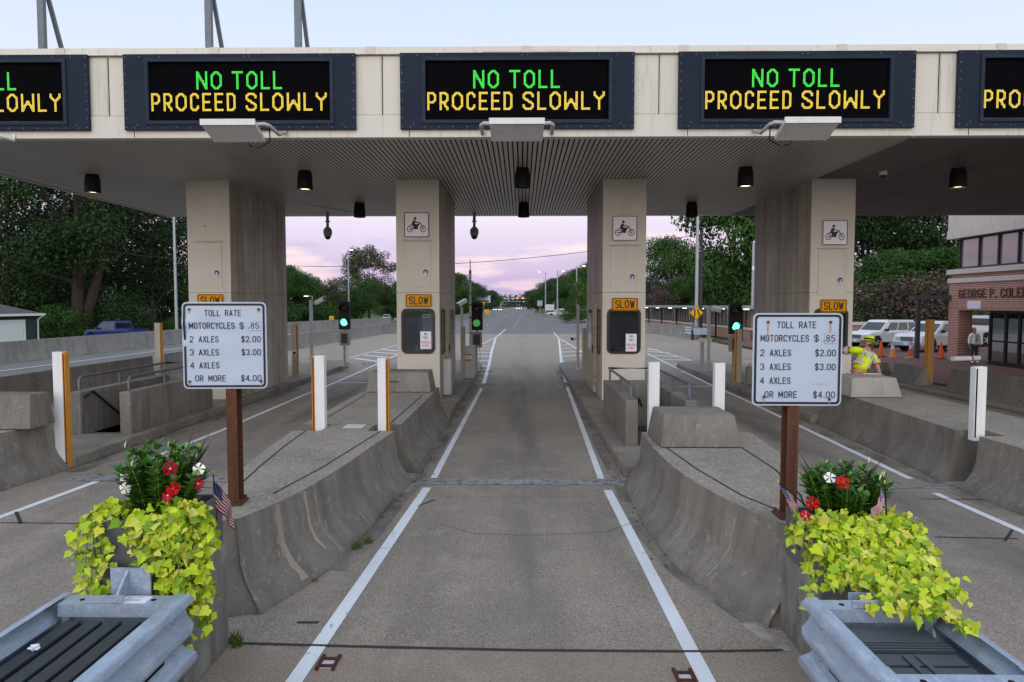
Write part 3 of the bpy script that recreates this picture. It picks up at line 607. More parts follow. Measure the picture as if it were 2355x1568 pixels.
# ------------------------------------------------------------------ stairwells
def stairwell(x0, x1, y0, y1, z, label):
    "parapet on three sides, stairs going down away from the camera; x0..x1 clear width"
    t = thing("stairwell", label, "stairwell", ((x0 + x1) / 2, (y0 + y1) / 2, .2), 0, "sunken stairwells on the toll islands"); th = .22
    mb = MB(); mb.box(x0 - th, x0, y0, y1 + th, -2.3, z).box(x1, x1 + th, y0, y1 + th, -2.3, z).box(x0, x1, y1, y1 + th, -2.3, z)
    mb.obj("parapet_wall", CON, t, bevel=.02)
    mb = MB(); n = 11
    for k in range(n):
        mb.box(x0, x1, y0 + .1 + k * (y1 - y0 - .1) / n, y0 + .1 + (k + 1) * (y1 - y0 - .1) / n, -2.3, .17 - k * .19)
    mb.obj("stair_flight", M("stair_concrete", (.15, .14, .125), .9), t)
    mb = MB(); zr = z + .28; a = x0 - th / 2; b = x1 + th / 2
    mb.tube([(a, y0 + .15, z), (a, y0 + .15, zr - .06), (a, y0 + .22, zr), (a, y1 + th / 2, zr), (b, y1 + th / 2, zr), (b, y0 + .22, zr), (b, y0 + .15, zr - .06), (b, y0 + .15, z)], .026, 8)
    for x in (a, b):
        for f in (.45, .97): mb.cyl((x, y0 + (y1 - y0) * f, z), (x, y0 + (y1 - y0) * f, zr), .024)
    mb.obj("guard_rail", RAIL, t, smooth=60)
    mb = MB(); xr = x0 + .07
    mb.tube([(xr, y0 + .05, z - .1), (xr, y0 + .3, 1.02), (xr, y1 - .1, -1.0)], .024, 8); mb.cyl((xr, y0 + 1.5, .1), (x0, y0 + 1.5, .06), .015)
    mb.obj("handrail", BLACK, t, smooth=60)
stairwell(-8.65, -7.88, 13.2, 16.55, 1.04, "sunken concrete stairwell with grey railings behind the left toll rate sign")
stairwell(2.10, 2.94, 12.2, 15.35, 1.03, "sunken concrete stairwell with grey railings in front of the right centre booth")

# ------------------------------------------------------------------ canopy
can = thing("toll_canopy", "wide white toll canopy with a dark slatted soffit over the lanes", "canopy", (0, 19.5, 6.0))
XL, XR, YF, YB, ZS, ZT = -13.2, 19.8, 13.6, 25.7, 6.03, 7.78
mb = MB(); mb.box(XL, XR, YF, YF + .2, 6.04, 6.46); mb.box(XL, XR, YF + .03, YF + .2, 6.46, 7.62)
for x in np.arange(-13.1, 19.5, 5.45): mb.mat(1).box(x - .006, x + .006, YF - .004, YF + .002, 6.05, 6.18); mb.mat(0)
for x in np.arange(-10.78 + 2.63, 19, 5.42):
    mb.mat(1).box(x - .008, x + .008, YF + .024, YF + .0315, 6.47, 7.61); mb.mat(0).box(x - .62, x - .03, YF + .018, YF + .03, 6.485, 7.60); mb.box(x + .03, x + .62, YF + .018, YF + .03, 6.485, 7.60)
mb.obj("fascia", [WHITEP, DARK], can)
mb = MB(); mb.prism([(YF - .05, 7.63), (YF + .25, 7.63), (YF + .25, 7.79), (YF - .02, 7.775)], "x", XL - .03, XR)
mb.mat(1)
for x in np.arange(-12.1, 19.5, 3.05): mb.box(x - .09, x + .09, YF - .056, YF - .035, 7.632, 7.772)
mb.obj("roof_edge", [WHITEP, M("edge_joint_cover", (.62, .58, .51), .5)], can)
MB().box(XL + .03, XR, YF + .26, YB - .01, 7.2, 7.4).obj("roof_deck", CONL, can)
mb = MB(); mb.box(XL, XL + .06, YF + .21, YB, 6.06, 7.62); mb.box(XL + .06, XR, YB - .06, YB, 6.06, 7.62); mb.obj("side_fascia", WHITEP, can)
# soffit: backing with slats in front, darker past x = 7.7
mb = MB().box(XL + .06, XR, YF + .2, YB - .06, 6.10, 6.16); mb.obj("soffit_backing", DARK, can)
mb = MB(); x = XL + .14
while x < XR:
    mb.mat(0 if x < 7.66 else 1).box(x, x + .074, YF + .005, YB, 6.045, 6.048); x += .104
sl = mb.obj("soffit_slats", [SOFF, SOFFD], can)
for a_ in ((XL - .02, XL + .12, 6.02, 6.044), (XL + .45, XL + .56, 6.03, 6.0445), (7.60, 7.66, 6.028, 6.0445)): MB().box(a_[0], a_[1], YF + .01, YB, a_[2], a_[3]).obj("soffit_trim", M("soffit_trim", (.42, .40, .38), .5), can)
for a_, b_ in (((-7.0, 22.6), (-5.9, 24.9)), ((-6.4, 23.4), (-5.7, 25.2))):
    MB().bar((a_[0], a_[1], 6.035), (b_[0], b_[1], 6.035), .05, .02).obj("conduit", STEEL, can)
mb = MB(); mb.box(-.75, .9, YF - .052, YF - .0505, 7.635, 7.675); mb.box(3.95, 4.9, YF - .052, YF - .0505, 7.635, 7.66); mb.obj("rust_stain", M("edge_rust", (.60, .42, .26), .7, layers=[((2, 2, 9), 4, .4, .65, (.66, .60, .52), 1)]), can)

# down lights under the canopy
dl = None; gD = "black downlights under the canopy"
def downlight(x, y, lit, label):
    t = thing("downlight", label, "downlight", (x, y, 6.044), 0, gD)
    MB().lathe([(.155, 0), (.155, -.06), (.175, -.08), (.19, -.46), (.172, -.46), (.15, -.1)], (0, 0, 0), 20).obj("can", BLACK, t, world=False, smooth=50)
    MB().lathe([(0.001, -.42), (.165, -.42), (.165, -.40), (.001, -.40)], (0, 0, 0), 20).obj("lens", LAMPW if lit else LAMPD, t, world=False)
    if lit:
        l = bpy.data.lights.new("downlight_lamp", "SPOT"); l.energy = 28; l.color = (1, .80, .52); l.spot_size = R(110); l.spot_blend = .6; l.shadow_soft_size = .12
        o = bpy.data.objects.new("downlight_lamp", l); COL.objects.link(o); o.parent = t; o.location = (0, 0, -.47)
for x, y, lit, lab in ((-10.9, 17.4, 1, "lit black downlight at the left end of the front row"), (-5.35, 17.0, 1, "lit black downlight between the two left booths"),
                       (.03, 16.7, 0, "unlit black downlight over the middle lane, nearer of two in line"), (5.4, 16.7, 1, "lit black downlight between the two right booths"),
                       (10.6, 16.9, 1, "lit black downlight on the dark soffit at the right"), (-5.25, 22.3, 0, "unlit black downlight at the back edge, near the hanging camera on the left"),
                       (.08, 22.3, 0, "unlit black downlight over the middle lane, farther of two in line"), (5.5, 22.3, 0, "unlit black downlight at the back edge right of centre")):
    downlight(x, y, lit, lab)
def domecam(x, y, lab):
    t = thing("dome_camera", lab, "camera", (x, y, 6.04), 0, "dome cameras hanging from the soffit")
    MB().cyl((0, 0, 0), (0, 0, -.3), .055).lathe([(.09, -.3), (.09, -.33), (.05, -.34), (.05, -.5), (.12, -.56)], (0, 0, 0)).obj("drop_pole", BOXG, t, world=False, smooth=40)
    MB().lathe([(.11, -.55), (.155, -.62), (.155, -.74), (.12, -.84), (.115, -.84)], (0, 0, 0)).obj("housing", BOXG, t, world=False, smooth=40)
    MB().ball((0, 0, -.83), (.115, .115, .13)).obj("lens_dome", RUB, t, world=False, smooth=80)
domecam(-6.95, 24.6, "dome camera hanging from the soffit between the two left booths")
domecam(-1.68, 24.6, "dome camera hanging from the soffit above the gate arm")
t = thing("ceiling_camera", "small white ceiling camera on the dark soffit at right", "camera", (8.95, 17.2, 6.044))
MB().lathe([(.09, 0), (.10, -.05), (.08, -.10)], (0, 0, 0)).obj("housing", WHT, t, world=False, smooth=50); MB().ball((0, 0, -.10), .07).obj("lens_dome", RUB, t, world=False, smooth=80)

# steel props on the roof
for x, lab in ((-13.85, "grey steel post with brace on the roof at far left"), (-9.0, "grey steel post with brace on the roof, middle of the three"), (-6.42, "grey steel post with brace on the roof, rightmost of the three")):
    t = thing("roof_prop", lab, "steel post", (x, 20, 7.5), 0, "steel props standing on the canopy roof")
    PR = M("prop_steel", (.15, .17, .195), .5, .4, layers=[(6, 4, .5, .7, (.10, .115, .13), .7)])
    MB().box(-.09, .09, -.07, -.05, 0, 6.2).box(-.09, -.07, -.049, .07, 0, 6.2).box(.07, .09, -.049, .07, 0, 6.2).box(-.15, .15, -.15, .15, -.02, -.001).obj("post", PR, t, world=False)
    MB().bar((0.02, .1, 4.6), (0.02, 2.05, -.1), .1, .1).obj("brace", PR, t, world=False)

# ------------------------------------------------------------------ LED message signs
GL = {"O": (10, [[(3, 0), (5, 0), (8, 3), (8, 11), (5, 14), (3, 14), (0, 11), (0, 3), (3, 0)]]), "N": (10, [[(0, 14), (0, 0), (8, 14), (8, 0)]]), "T": (10, [[(0, 0), (8, 0)], [(4, 0), (4, 14)]]),
      "L": (8, [[(0, 0), (0, 14), (6, 14)]]), "P": (8, [[(0, 14), (0, 0), (4, 0), (6, 2), (6, 6), (4, 8), (0, 8)]]), "R": (8, [[(0, 14), (0, 0), (4, 0), (6, 2), (6, 6), (4, 8), (0, 8)], [(2, 8), (6, 13), (6, 14)]]),
      "C": (8, [[(6, 3), (6, 2), (4, 0), (2, 0), (0, 2), (0, 12), (2, 14), (4, 14), (6, 12), (6, 11)]]), "E": (8, [[(6, 0), (0, 0), (0, 14), (6, 14)], [(0, 7), (5, 7)]]),
      "D": (8, [[(0, 0), (4, 0), (6, 2), (6, 12), (4, 14), (0, 14), (0, 0)]]), "S": (10, [[(8, 3), (8, 2), (6, 0), (2, 0), (0, 2), (0, 4), (2, 6), (6, 8), (8, 10), (8, 12), (6, 14), (2, 14), (0, 12), (0, 11)]]),
      "W": (12, [[(0, 0), (0, 14), (5, 6), (10, 14), (10, 0)]]), "Y": (10, [[(0, 0), (0, 2), (4, 6), (4, 14)], [(8, 0), (8, 2), (4, 6)]])}
def dots(txt, c0, r0):
    s = set(); c = c0
    for ch in txt:
        if ch == " ": c += 6; continue
        wd, ls = GL[ch]
        for ln in ls:
            for a, b_ in zip(ln, ln[1:]):
                n = max(abs(a[0] - b_[0]), abs(a[1] - b_[1]), 1)
                for k in range(n + 1):
                    x = round(a[0] + (b_[0] - a[0]) * k / n); y = round(a[1] + (b_[1] - a[1]) * k / n)
                    s |= {(c + x + i, r0 + y + j) for i in (0, 1) for j in (0, 1)}
        c += wd + 3
    return s
PIX = 3.51 / 160
def dotmesh(cells, y, rad):
    mb = MB()
    for c, r_ in sorted(cells):
        x = (c - 79.5) * PIX; z = (24 - r_ - .5) * PIX
        mb.add([(x + rad * math.cos(a), y, z + rad * math.sin(a)) for a in [k * math.pi / 3 for k in range(6)]], [(0, 1, 2, 3, 4, 5)])
    return mb
G1 = dots("NO TOLL", 41, 6); Y1 = dots("PROCEED SLOWLY", 0, 25)
led = thing("message_sign", "", "message sign", (0, YF - .045, 6.92), 0, "lit message signs along the canopy")
HW, HH = 160 * PIX / 2 + .03, 48 * PIX / 2 + .04
mb = MB(); pw = 2.28; zt_, zb_ = .72, -.74
mb.box(-pw, -HW - .07, -.03, .03, zb_, zt_).box(HW + .07, pw, -.03, .03, zb_, zt_).box(-HW - .07, HW + .07, -.03, .03, HH + .07, zt_).box(-HW - .07, HW + .07, -.03, .03, zb_, -HH - .07)
mb.mat(1)
riv = [(x, z) for x in (-pw + .04, pw - .04) for z in np.linspace(zb_ + .05, zt_ - .05, 9)] + [(x, zb_ + .04) for x in np.linspace(-pw + .2, pw - .2, 16)] + [(x, z) for x in (-1.95, -1.55, .1, .2, 1.6, 1.95) for z in (zt_ - .05,)] + [(x, zb_ + .1) for x in (-2.02, -1.75, 1.75, 2.02)]
for x, z in riv: mb.cyl((x, -.036, z), (x, -.03, z), .011, n=6)
mb.obj("surround_panel", [NAVY, M("rivet_grey", (.16, .18, .21), .5)], led, world=False)
mb = MB(); mb.box(-HW - .07, -HW, -.055, .05, -HH - .07, HH + .07).box(HW, HW + .07, -.055, .05, -HH - .07, HH + .07).box(-HW, HW, -.055, .05, HH, HH + .07).box(-HW, HW, -.055, .05, -HH - .07, -HH)
mb.mat(1).text("DAKTRONICS", (.05, -.058, -HH - .035), .04, fit=.36, bold=.01)
mb.obj("bezel", [NAVY2, CABG], led, world=False)
mb = MB(); mb.box(-HW, HW, .01, .04, -HH, HH)
mb.mat(1)
for c in range(0, 160):
    mb.box((c - 80) * PIX - .0015, (c - 80) * PIX + .0015, .004, .0095, -HH, HH)
for r_ in range(0, 49): mb.box(-HW, HW, .006, .0092, (24 - r_) * PIX - .0015, (24 - r_) * PIX + .0015)
mb.obj("led_panel", [LEDB, LEDD], led, world=False)
dotmesh(G1, .0, PIX * .46).obj("green_text", LEDG, led, world=False)
dotmesh(Y1, .0, PIX * .46).obj("amber_text", LEDY, led, world=False)
LX = [(-.085, "lit message sign over the middle lane, NO TOLL PROCEED SLOWLY"), (-5.52, "lit message sign NO TOLL PROCEED SLOWLY, over the lane left of the middle"), (5.33, "lit message sign NO TOLL PROCEED SLOWLY, over the lane right of the middle"),
      (-10.78, "lit message sign cut off by the left picture edge"), (10.7, "lit message sign cut off by the right picture edge")]
led["label"] = LX[0][1]; led.location.x = LX[0][0]
for x, lab in LX[1:]: dup(led, (x, YF - .045, 6.92), 0, lab)

# flat antenna boxes on pipe brackets
def antenna(xc, sides, label):
    t = thing("lane_antenna", label, "antenna box", (xc, 12.9, 6.0), 0, "flat antenna boxes at the canopy edge")
    PIPE = M("bracket_pipe", (.50, .47, .43), .5, layers=[(9, 4, .55, .7, (.30, .20, .12), .6)])
    mb = MB(); mb.add([(xc - .49, 12.45, 6.0), (xc + .49, 12.45, 6.0), (xc + .48, 12.95, 5.80), (xc - .48, 12.95, 5.80), (xc - .49, 12.47, 6.08), (xc + .49, 12.47, 6.08), (xc + .48, 12.98, 5.88), (xc - .48, 12.98, 5.88)],
           [(3, 2, 1, 0), (4, 5, 6, 7), (0, 1, 5, 4), (1, 2, 6, 5), (2, 3, 7, 6), (3, 0, 4, 7)])
    mb.box(xc - .5, xc + .5, 12.425, 12.448, 5.985, 6.095)
    mb.obj("antenna_panel", M("antenna_grey", (.70, .70, .71), .5, .1, layers=[(6, 4, .45, .7, (.58, .58, .59), .7)]), t, bevel=.004)
    for s in sides:
        MB().tube([(xc + s * .46, 12.62, 6.04), (xc + s * .60, 12.62, 6.05), (xc + s * .66, 12.72, 6.04), (xc + s * .66, 13.2, 6.0), (xc + s * .66, 13.58, 6.14)], .034, 10).obj("bracket_pipe", PIPE, t, smooth=60)
    if len(sides) == 1:
        s = sides[0]; MB().tube([(xc + s * .66, 12.7, 6.0), (xc + s * .6, 12.9, 5.8), (xc + s * .3, 13.1, 5.72), (xc + s * .05, 13.3, 5.82), (xc, 13.35, 5.96)], .012, 6).obj("cable", BLACK, t, smooth=60)
antenna(-.08, (-1, 1), "flat grey antenna box under the middle message sign with pipes on both sides")
antenna(-5.3, (1,), "flat grey antenna box under the left message sign with a hanging cable")
antenna(5.2, (-1,), "flat grey antenna box under the right message sign with one bent pipe")
t = thing("pipe_bracket", "white pipe bracket stub at the left edge under the cut-off sign", "pipe", (-10.2, 13.5, 6.1))
MB().tube([(-10.55, 13.1, 6.03), (-10.2, 13.25, 6.05), (-10.05, 13.57, 6.0), (-10.05, 13.6, 6.12)], .036, 10).obj("pipe", WHT, t, smooth=60)

# ------------------------------------------------------------------ toll booths
BK = M("booth_dark_interior", (.05, .055, .06), .8)
ZJ = 3.07
def booth(xc, label, side, doff=0., slot=0., stain=0):
    "side: +1 when the right side face is seen, -1 for the left"
    y0, y1, hw = 18.2, 22.55, .57; t = thing("toll_booth", label, "toll booth", (xc, 20.4, .2), 0, "toll booths holding up the canopy")
    x0, x1 = xc - hw, xc + hw
    mb = MB(); ww = .42; inn = rrect(xc - ww, xc + ww, 1.47, 2.62, .12)
    # outer rectangle sampled like the inner loop
    outr = []
    n = len(inn)
    for i, (px, pz) in enumerate(inn):
        q = i * 4 // n; k = i % (n // 4); m = n // 4 - 1
        cx, cz = [(x1, ZJ), (x0, ZJ), (x0, .2), (x1, .2)][q]
        outr.append((cx, cz))
    vs = [(p[0], y0, p[1]) for p in outr] + [(p[0], y0, p[1]) for p in inn] + [(p[0], y0 + .05, p[1]) for p in inn]
    fs = []
    for k in range(n):
        k2 = (k + 1) % n; fs.append((k, k2, n + k2, n + k)); fs.append((n + k, n + k2, 2 * n + k2, 2 * n + k))
    mb.add(vs, fs)
    mb.obj("front_panel", CREAM, t)
    mb = MB(); mb.box(x0, x1, y0, y0 + .05, ZJ + .008, ZS + .03); mb.obj("upper_panel", CREAM, t)
    mb = MB()
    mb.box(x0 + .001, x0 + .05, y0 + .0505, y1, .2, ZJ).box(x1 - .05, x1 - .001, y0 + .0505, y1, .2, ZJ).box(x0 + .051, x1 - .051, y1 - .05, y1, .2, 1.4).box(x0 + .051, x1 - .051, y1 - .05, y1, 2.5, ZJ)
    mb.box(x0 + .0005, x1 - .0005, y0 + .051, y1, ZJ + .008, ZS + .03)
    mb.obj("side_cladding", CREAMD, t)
    mb = MB(); mb.box(x0 + .05, x1 - .05, y0 + .06, y1 - .06, .2, .32).box(x0 + .05, x1 - .05, y0 + .07, y0 + .5, 1.34, 1.40); mb.box(x0 + .06, x0 + .3, y0 + 1.2, y0 + 1.6, .33, 2.2); mb.obj("interior_counter", BK, t)
    mb = MB(); o = rrect(xc - ww - .03, xc + ww + .03, 1.44, 2.65, .15); i_ = rrect(xc - ww + .035, xc + ww - .035, 1.505, 2.585, .09); ringplate(mb, o, i_, y0 - .03, y0 + .002); mb.obj("window_gasket", RUB, t, smooth=40)
    mb = MB(); mb.prism(rrect(xc - ww + .03, xc + ww - .03, 1.50, 2.59, .09), "y", y0 + .005, y0 + .012); mb.obj("window_pane", GLS if doff == 0. and side > 0 and xc > -5 else GLSD, t)
    # access door over the window
    d0, d1, e0, e1 = xc - .36, xc + .34, 3.22 - doff * .0 + slot, 4.42 + slot
    mb = MB(); mb.box(d0, d1, y0 - .012, y0 - .001, e0, e1); mb.mat(1).box(d0 - .006, d1 + .006, y0 - .004, y0 - .0008, e0 - .006, e1 + .006)
    dr = mb.obj("access_door", [CREAM, CREAMD], t)
    MB().prism([(y0 - .001, e1 + .02), (y0 - .05, e1 + .02), (y0 - .03, e1 + .06), (y0 - .001, e1 + .06)], "x", d0 - .05, d1 + .05).obj("drip_cap", CREAM, t)
    mb = MB(); mb.cyl((d1 - .13, y0 - .03, e0 + .4), (d1 - .13, y0 - .012, e0 + .4), .085, n=20); mb.mat(1).cyl((d1 - .13, y0 - .034, e0 + .4), (d1 - .13, y0 - .031, e0 + .4), .062, n=20); mb.mat(0).box(d1 - .155, d1 - .105, y0 - .045, y0 - .035, e0 + .27, e0 + .42)
    mb.obj("lock", [STEEL, DARK], dr, smooth=40)
    if side: # what shows on the lane side: window slit, sliding door, tracks
        X = x1 if side > 0 else x0; s = side
        bx = lambda a, b_, ya, yb, za, zb, mbb: mbb.box(min(X + s * a, X + s * b_), max(X + s * a, X + s * b_), ya, yb, za, zb)
        if abs(xc) < 4:
            mb = MB(); ri = rrect(y0 + .45, y0 + 1.05, 1.42, 2.60, .1); ro = rrect(y0 + .42, y0 + 1.08, 1.39, 2.63, .12)
            m2 = MB(); ringplate(m2, ro, ri, 0, .03)
            for v in m2.v: mb.v.append((X + s * (.03 - v[1]) if s > 0 else X - (.03 - v[1]), v[0], v[2]))
            mb.f = m2.f[:]; mb.m = m2.m[:]; mb.obj("side_window_gasket", RUB, t)
            mb = MB(); bx(.0, .008, y0 + .46, y0 + 1.04, 1.43, 2.59, mb); mb.obj("side_window", M("side_glass", (.09, .10, .11), .08, spec=.6), t)
            mb = MB(); bx(.001, .06, y0 + 1.5, y0 + 3.3, .22, 2.75, mb); dr2 = mb.obj("sliding_door", CREAMD, t)
            mb = MB(); bx(.061, .075, y0 + 2.05, y0 + 3.0, 1.4, 2.6, mb); mb.obj("door_window", M("side_glass", (.09, .10, .11)), dr2)
            mb = MB(); bx(.061, .10, y0 + 1.58, y0 + 1.64, 1.35, 1.6, mb); mb.obj("door_handle", RUSTY, dr2)
            mb = MB(); bx(.0, .09, y0 + 1.33, y0 + 1.42, .5, 2.78, mb); mb.obj("door_track", M("door_track", (.36, .31, .20), .6, layers=[(9, 4, .45, .7, (.16, .11, .06), .8)]), t)
            if s > 0:
                mb = MB(); bx(.0, .2, y0 + .85, y0 + 1.32, .22, 1.22, mb); mb.obj("cabinet", CABG, t, bevel=.01)
        else:
            mb = MB(); bx(.0, .12, y0 + .25, y0 + .5, 1.1, 2.35, mb); bx(.0, .15, y0 + .12, y0 + .22, .25, 1.15, mb); bx(.0, .1, y0 + .55, y0 + .68, .3, 2.2, mb); mb.obj("conduit_cover", BOXG, t, bevel=.008)
            mb = MB(); bx(.0, .22, y0 + 1.25, y0 + 1.65, 1.35, 1.85, mb); pb = mb.obj("payment_box", CREAM, t, bevel=.015)
            mb = MB(); bx(.221, .225, y0 + 1.33, y0 + 1.57, 1.45, 1.75, mb); mb.box(X + s * .02, X + s * .2, y0 + 1.245, y0 + 1.249, 1.45, 1.75) if s > 0 else None; mb.obj("slot_opening", DARK, pb)
    if stain:
        MB().box(xc - .12, xc - .05, y0 - .002, y0 - .0005, 4.83, 4.85).obj("scratch", DARK, t)
    return t
booth(-8.33, "toll booth and cream column behind the left toll rate sign", 1, 1, -.02, 1)
booth(-2.75, "toll booth and cream column on the left side of the middle lane", 1)
booth(2.73, "toll booth and cream column on the right side of the middle lane", -1, 1, -.13)
booth(8.2, "toll booth and cream column behind the right toll rate sign", -1, 1, -.22)

# signs on the booths
def slow(xc, z, label):
    t = thing("slow_sign", label, "sign", (xc, 18.16, z), 0, "orange SLOW signs on the booths")
    MB().prism(rrect(-.345, .345, -.17, .17, .035), "y", 0, .02).obj("sign_panel", SIGNO, t, world=False)
    mb = MB(); ringplate(mb, rrect(-.335, .335, -.16, .16, .03), rrect(-.315, .315, -.14, .14, .02), -.004, -.0005)
    stext(mb, "SLOW", (0, -.003, 0), .185, .49, wt=.17); mb.obj("lettering", SIGNK, t, world=False)
for xc, z, lab in ((-8.33, 2.86, "orange SLOW sign half hidden by the left toll rate sign"), (-2.75, 2.86, "orange SLOW sign on the booth left of the middle lane"), (2.73, 2.76, "orange SLOW sign on the booth right of the middle lane"), (8.23, 2.72, "orange SLOW sign half hidden by the right toll rate sign")):
    slow(xc + .02, z, lab)
def moto(xc, z, label):
    t = thing("motorcycle_sign", label, "sign", (xc, 18.16, z), 0, "motorcycle signs on the booths")
    MB().prism(rrect(-.33, .33, -.33, .33, .03), "y", 0, .02).obj("sign_panel", M("motorcycle_sign_white", (.74, .72, .76), .5), t, world=False)
    mb = MB(); ringplate(mb, rrect(-.325, .325, -.325, .325, .03), rrect(-.305, .305, -.305, .305, .02), -.004, -.0005)
    y = -.003
    def disc(cx, cz, r0, r1, n=20):
        a = [(cx + r1 * math.cos(2 * math.pi * k / n), y, cz + r1 * math.sin(2 * math.pi * k / n)) for k in range(n)]
        if r0 <= 0: mb.add(a, [tuple(range(n))]); return
        b_ = [(cx + r0 * math.cos(2 * math.pi * k / n), y, cz + r0 * math.sin(2 * math.pi * k / n)) for k in range(n)]
        mb.add(a + b_, [(k, (k + 1) % n, n + (k + 1) % n, n + k) for k in range(n)])
    def ln(a, b_, wd):
        a = Vector(a); b_ = Vector(b_); d = (b_ - a).normalized(); p = Vector((-d.y, d.x)) * wd / 2
        mb.add([(q.x, y - rnd.uniform(0, .0006), q.y) for q in (a - p, b_ - p, b_ + p, a + p)], [(0, 1, 2, 3)])
    def pol(ps): mb.add([(px, y - rnd.uniform(0, .0006), pz) for px, pz in ps], [tuple(range(len(ps)))])
    for cx in (-.175, .17): disc(cx, -.115, .062, .083); disc(cx, -.115, 0, .022)
    pol([(-.1, .0), (-.02, .005), (.07, .035), (.09, .015), (.04, -.05), (.03, -.12), (-.075, -.12), (-.09, -.05)])
    pol([(-.235, -.02), (-.1, .012), (-.02, .01), (-.02, -.015), (-.13, -.02)])
    ln((.10, .05), (.17, -.115), .02); ln((-.06, -.1), (-.175, -.115), .02); ln((.07, .03), (.13, .05), .016); ln((.11, -.0), (.23, -.03), .012)
    pol([(-.14, .0), (-.10, .10), (-.075, .125), (-.035, .12), (-.03, .08), (-.05, .03), (-.05, .0)]); ln((-.05, .1), (.0, .055), .032); ln((-.005, .06), (.09, .062), .024)
    pol([(-.1, .02), (-.03, .03), (.03, .0), (.03, -.1), (.05, -.115), (-.01, -.115), (-.01, -.03)])
    disc(-.04, .165, 0, .036, 12); pol([(-.07, .17), (-.06, .20), (-.03, .205), (-.005, .185), (-.01, .165)])
    mb.obj("pictogram", SIGNK, t, world=False)
for xc, z, lab in ((-2.77, 4.86, "white motorcycle sign on the booth left of the middle lane"), (2.73, 4.76, "white motorcycle sign on the booth right of the middle lane"), (8.24, 4.64, "white motorcycle sign on the booth above the right toll rate sign")): moto(xc, z, lab)
def notice(x, z, label):
    t = thing("paper_notice", label, "paper notice", (x, 18.19, z), 0, "NO TOLL papers taped in booth windows")
    MB().box(-.145, .145, 0, .004, -.235, .235).obj("sheet", PAPER, t, world=False)
    mb = MB(); stext(mb, "NO", (0, -.0015, .165), .055, .075, wt=.2); stext(mb, "TOLL", (0, -.0015, .07), .055, .13, wt=.2); mb.mat(1); stext(mb, "PROCEED", (0, -.0015, -.06), .05, .23, wt=.2); stext(mb, "SLOWLY", (0, -.0015, -.14), .05, .19, wt=.2); mb.obj("print", [PGREEN, PORANGE], t, world=False)
notice(-2.75 + .2, 1.80, "white NO TOLL paper taped in the window of the left centre booth")
notice(2.73 + .2, 1.74, "white NO TOLL paper taped in the window of the right centre booth")
t = thing("spray_bottle", "white bottle on the counter inside the left centre booth window", "bottle", (-2.84, 18.45, 1.40))
MB().lathe([(.045, 0), (.05, .02), (.05, .15), (.025, .19), (.025, .25), (.001, .25)], (0, 0, 0)).obj("bottle_body", PAPER, t, world=False, smooth=50)
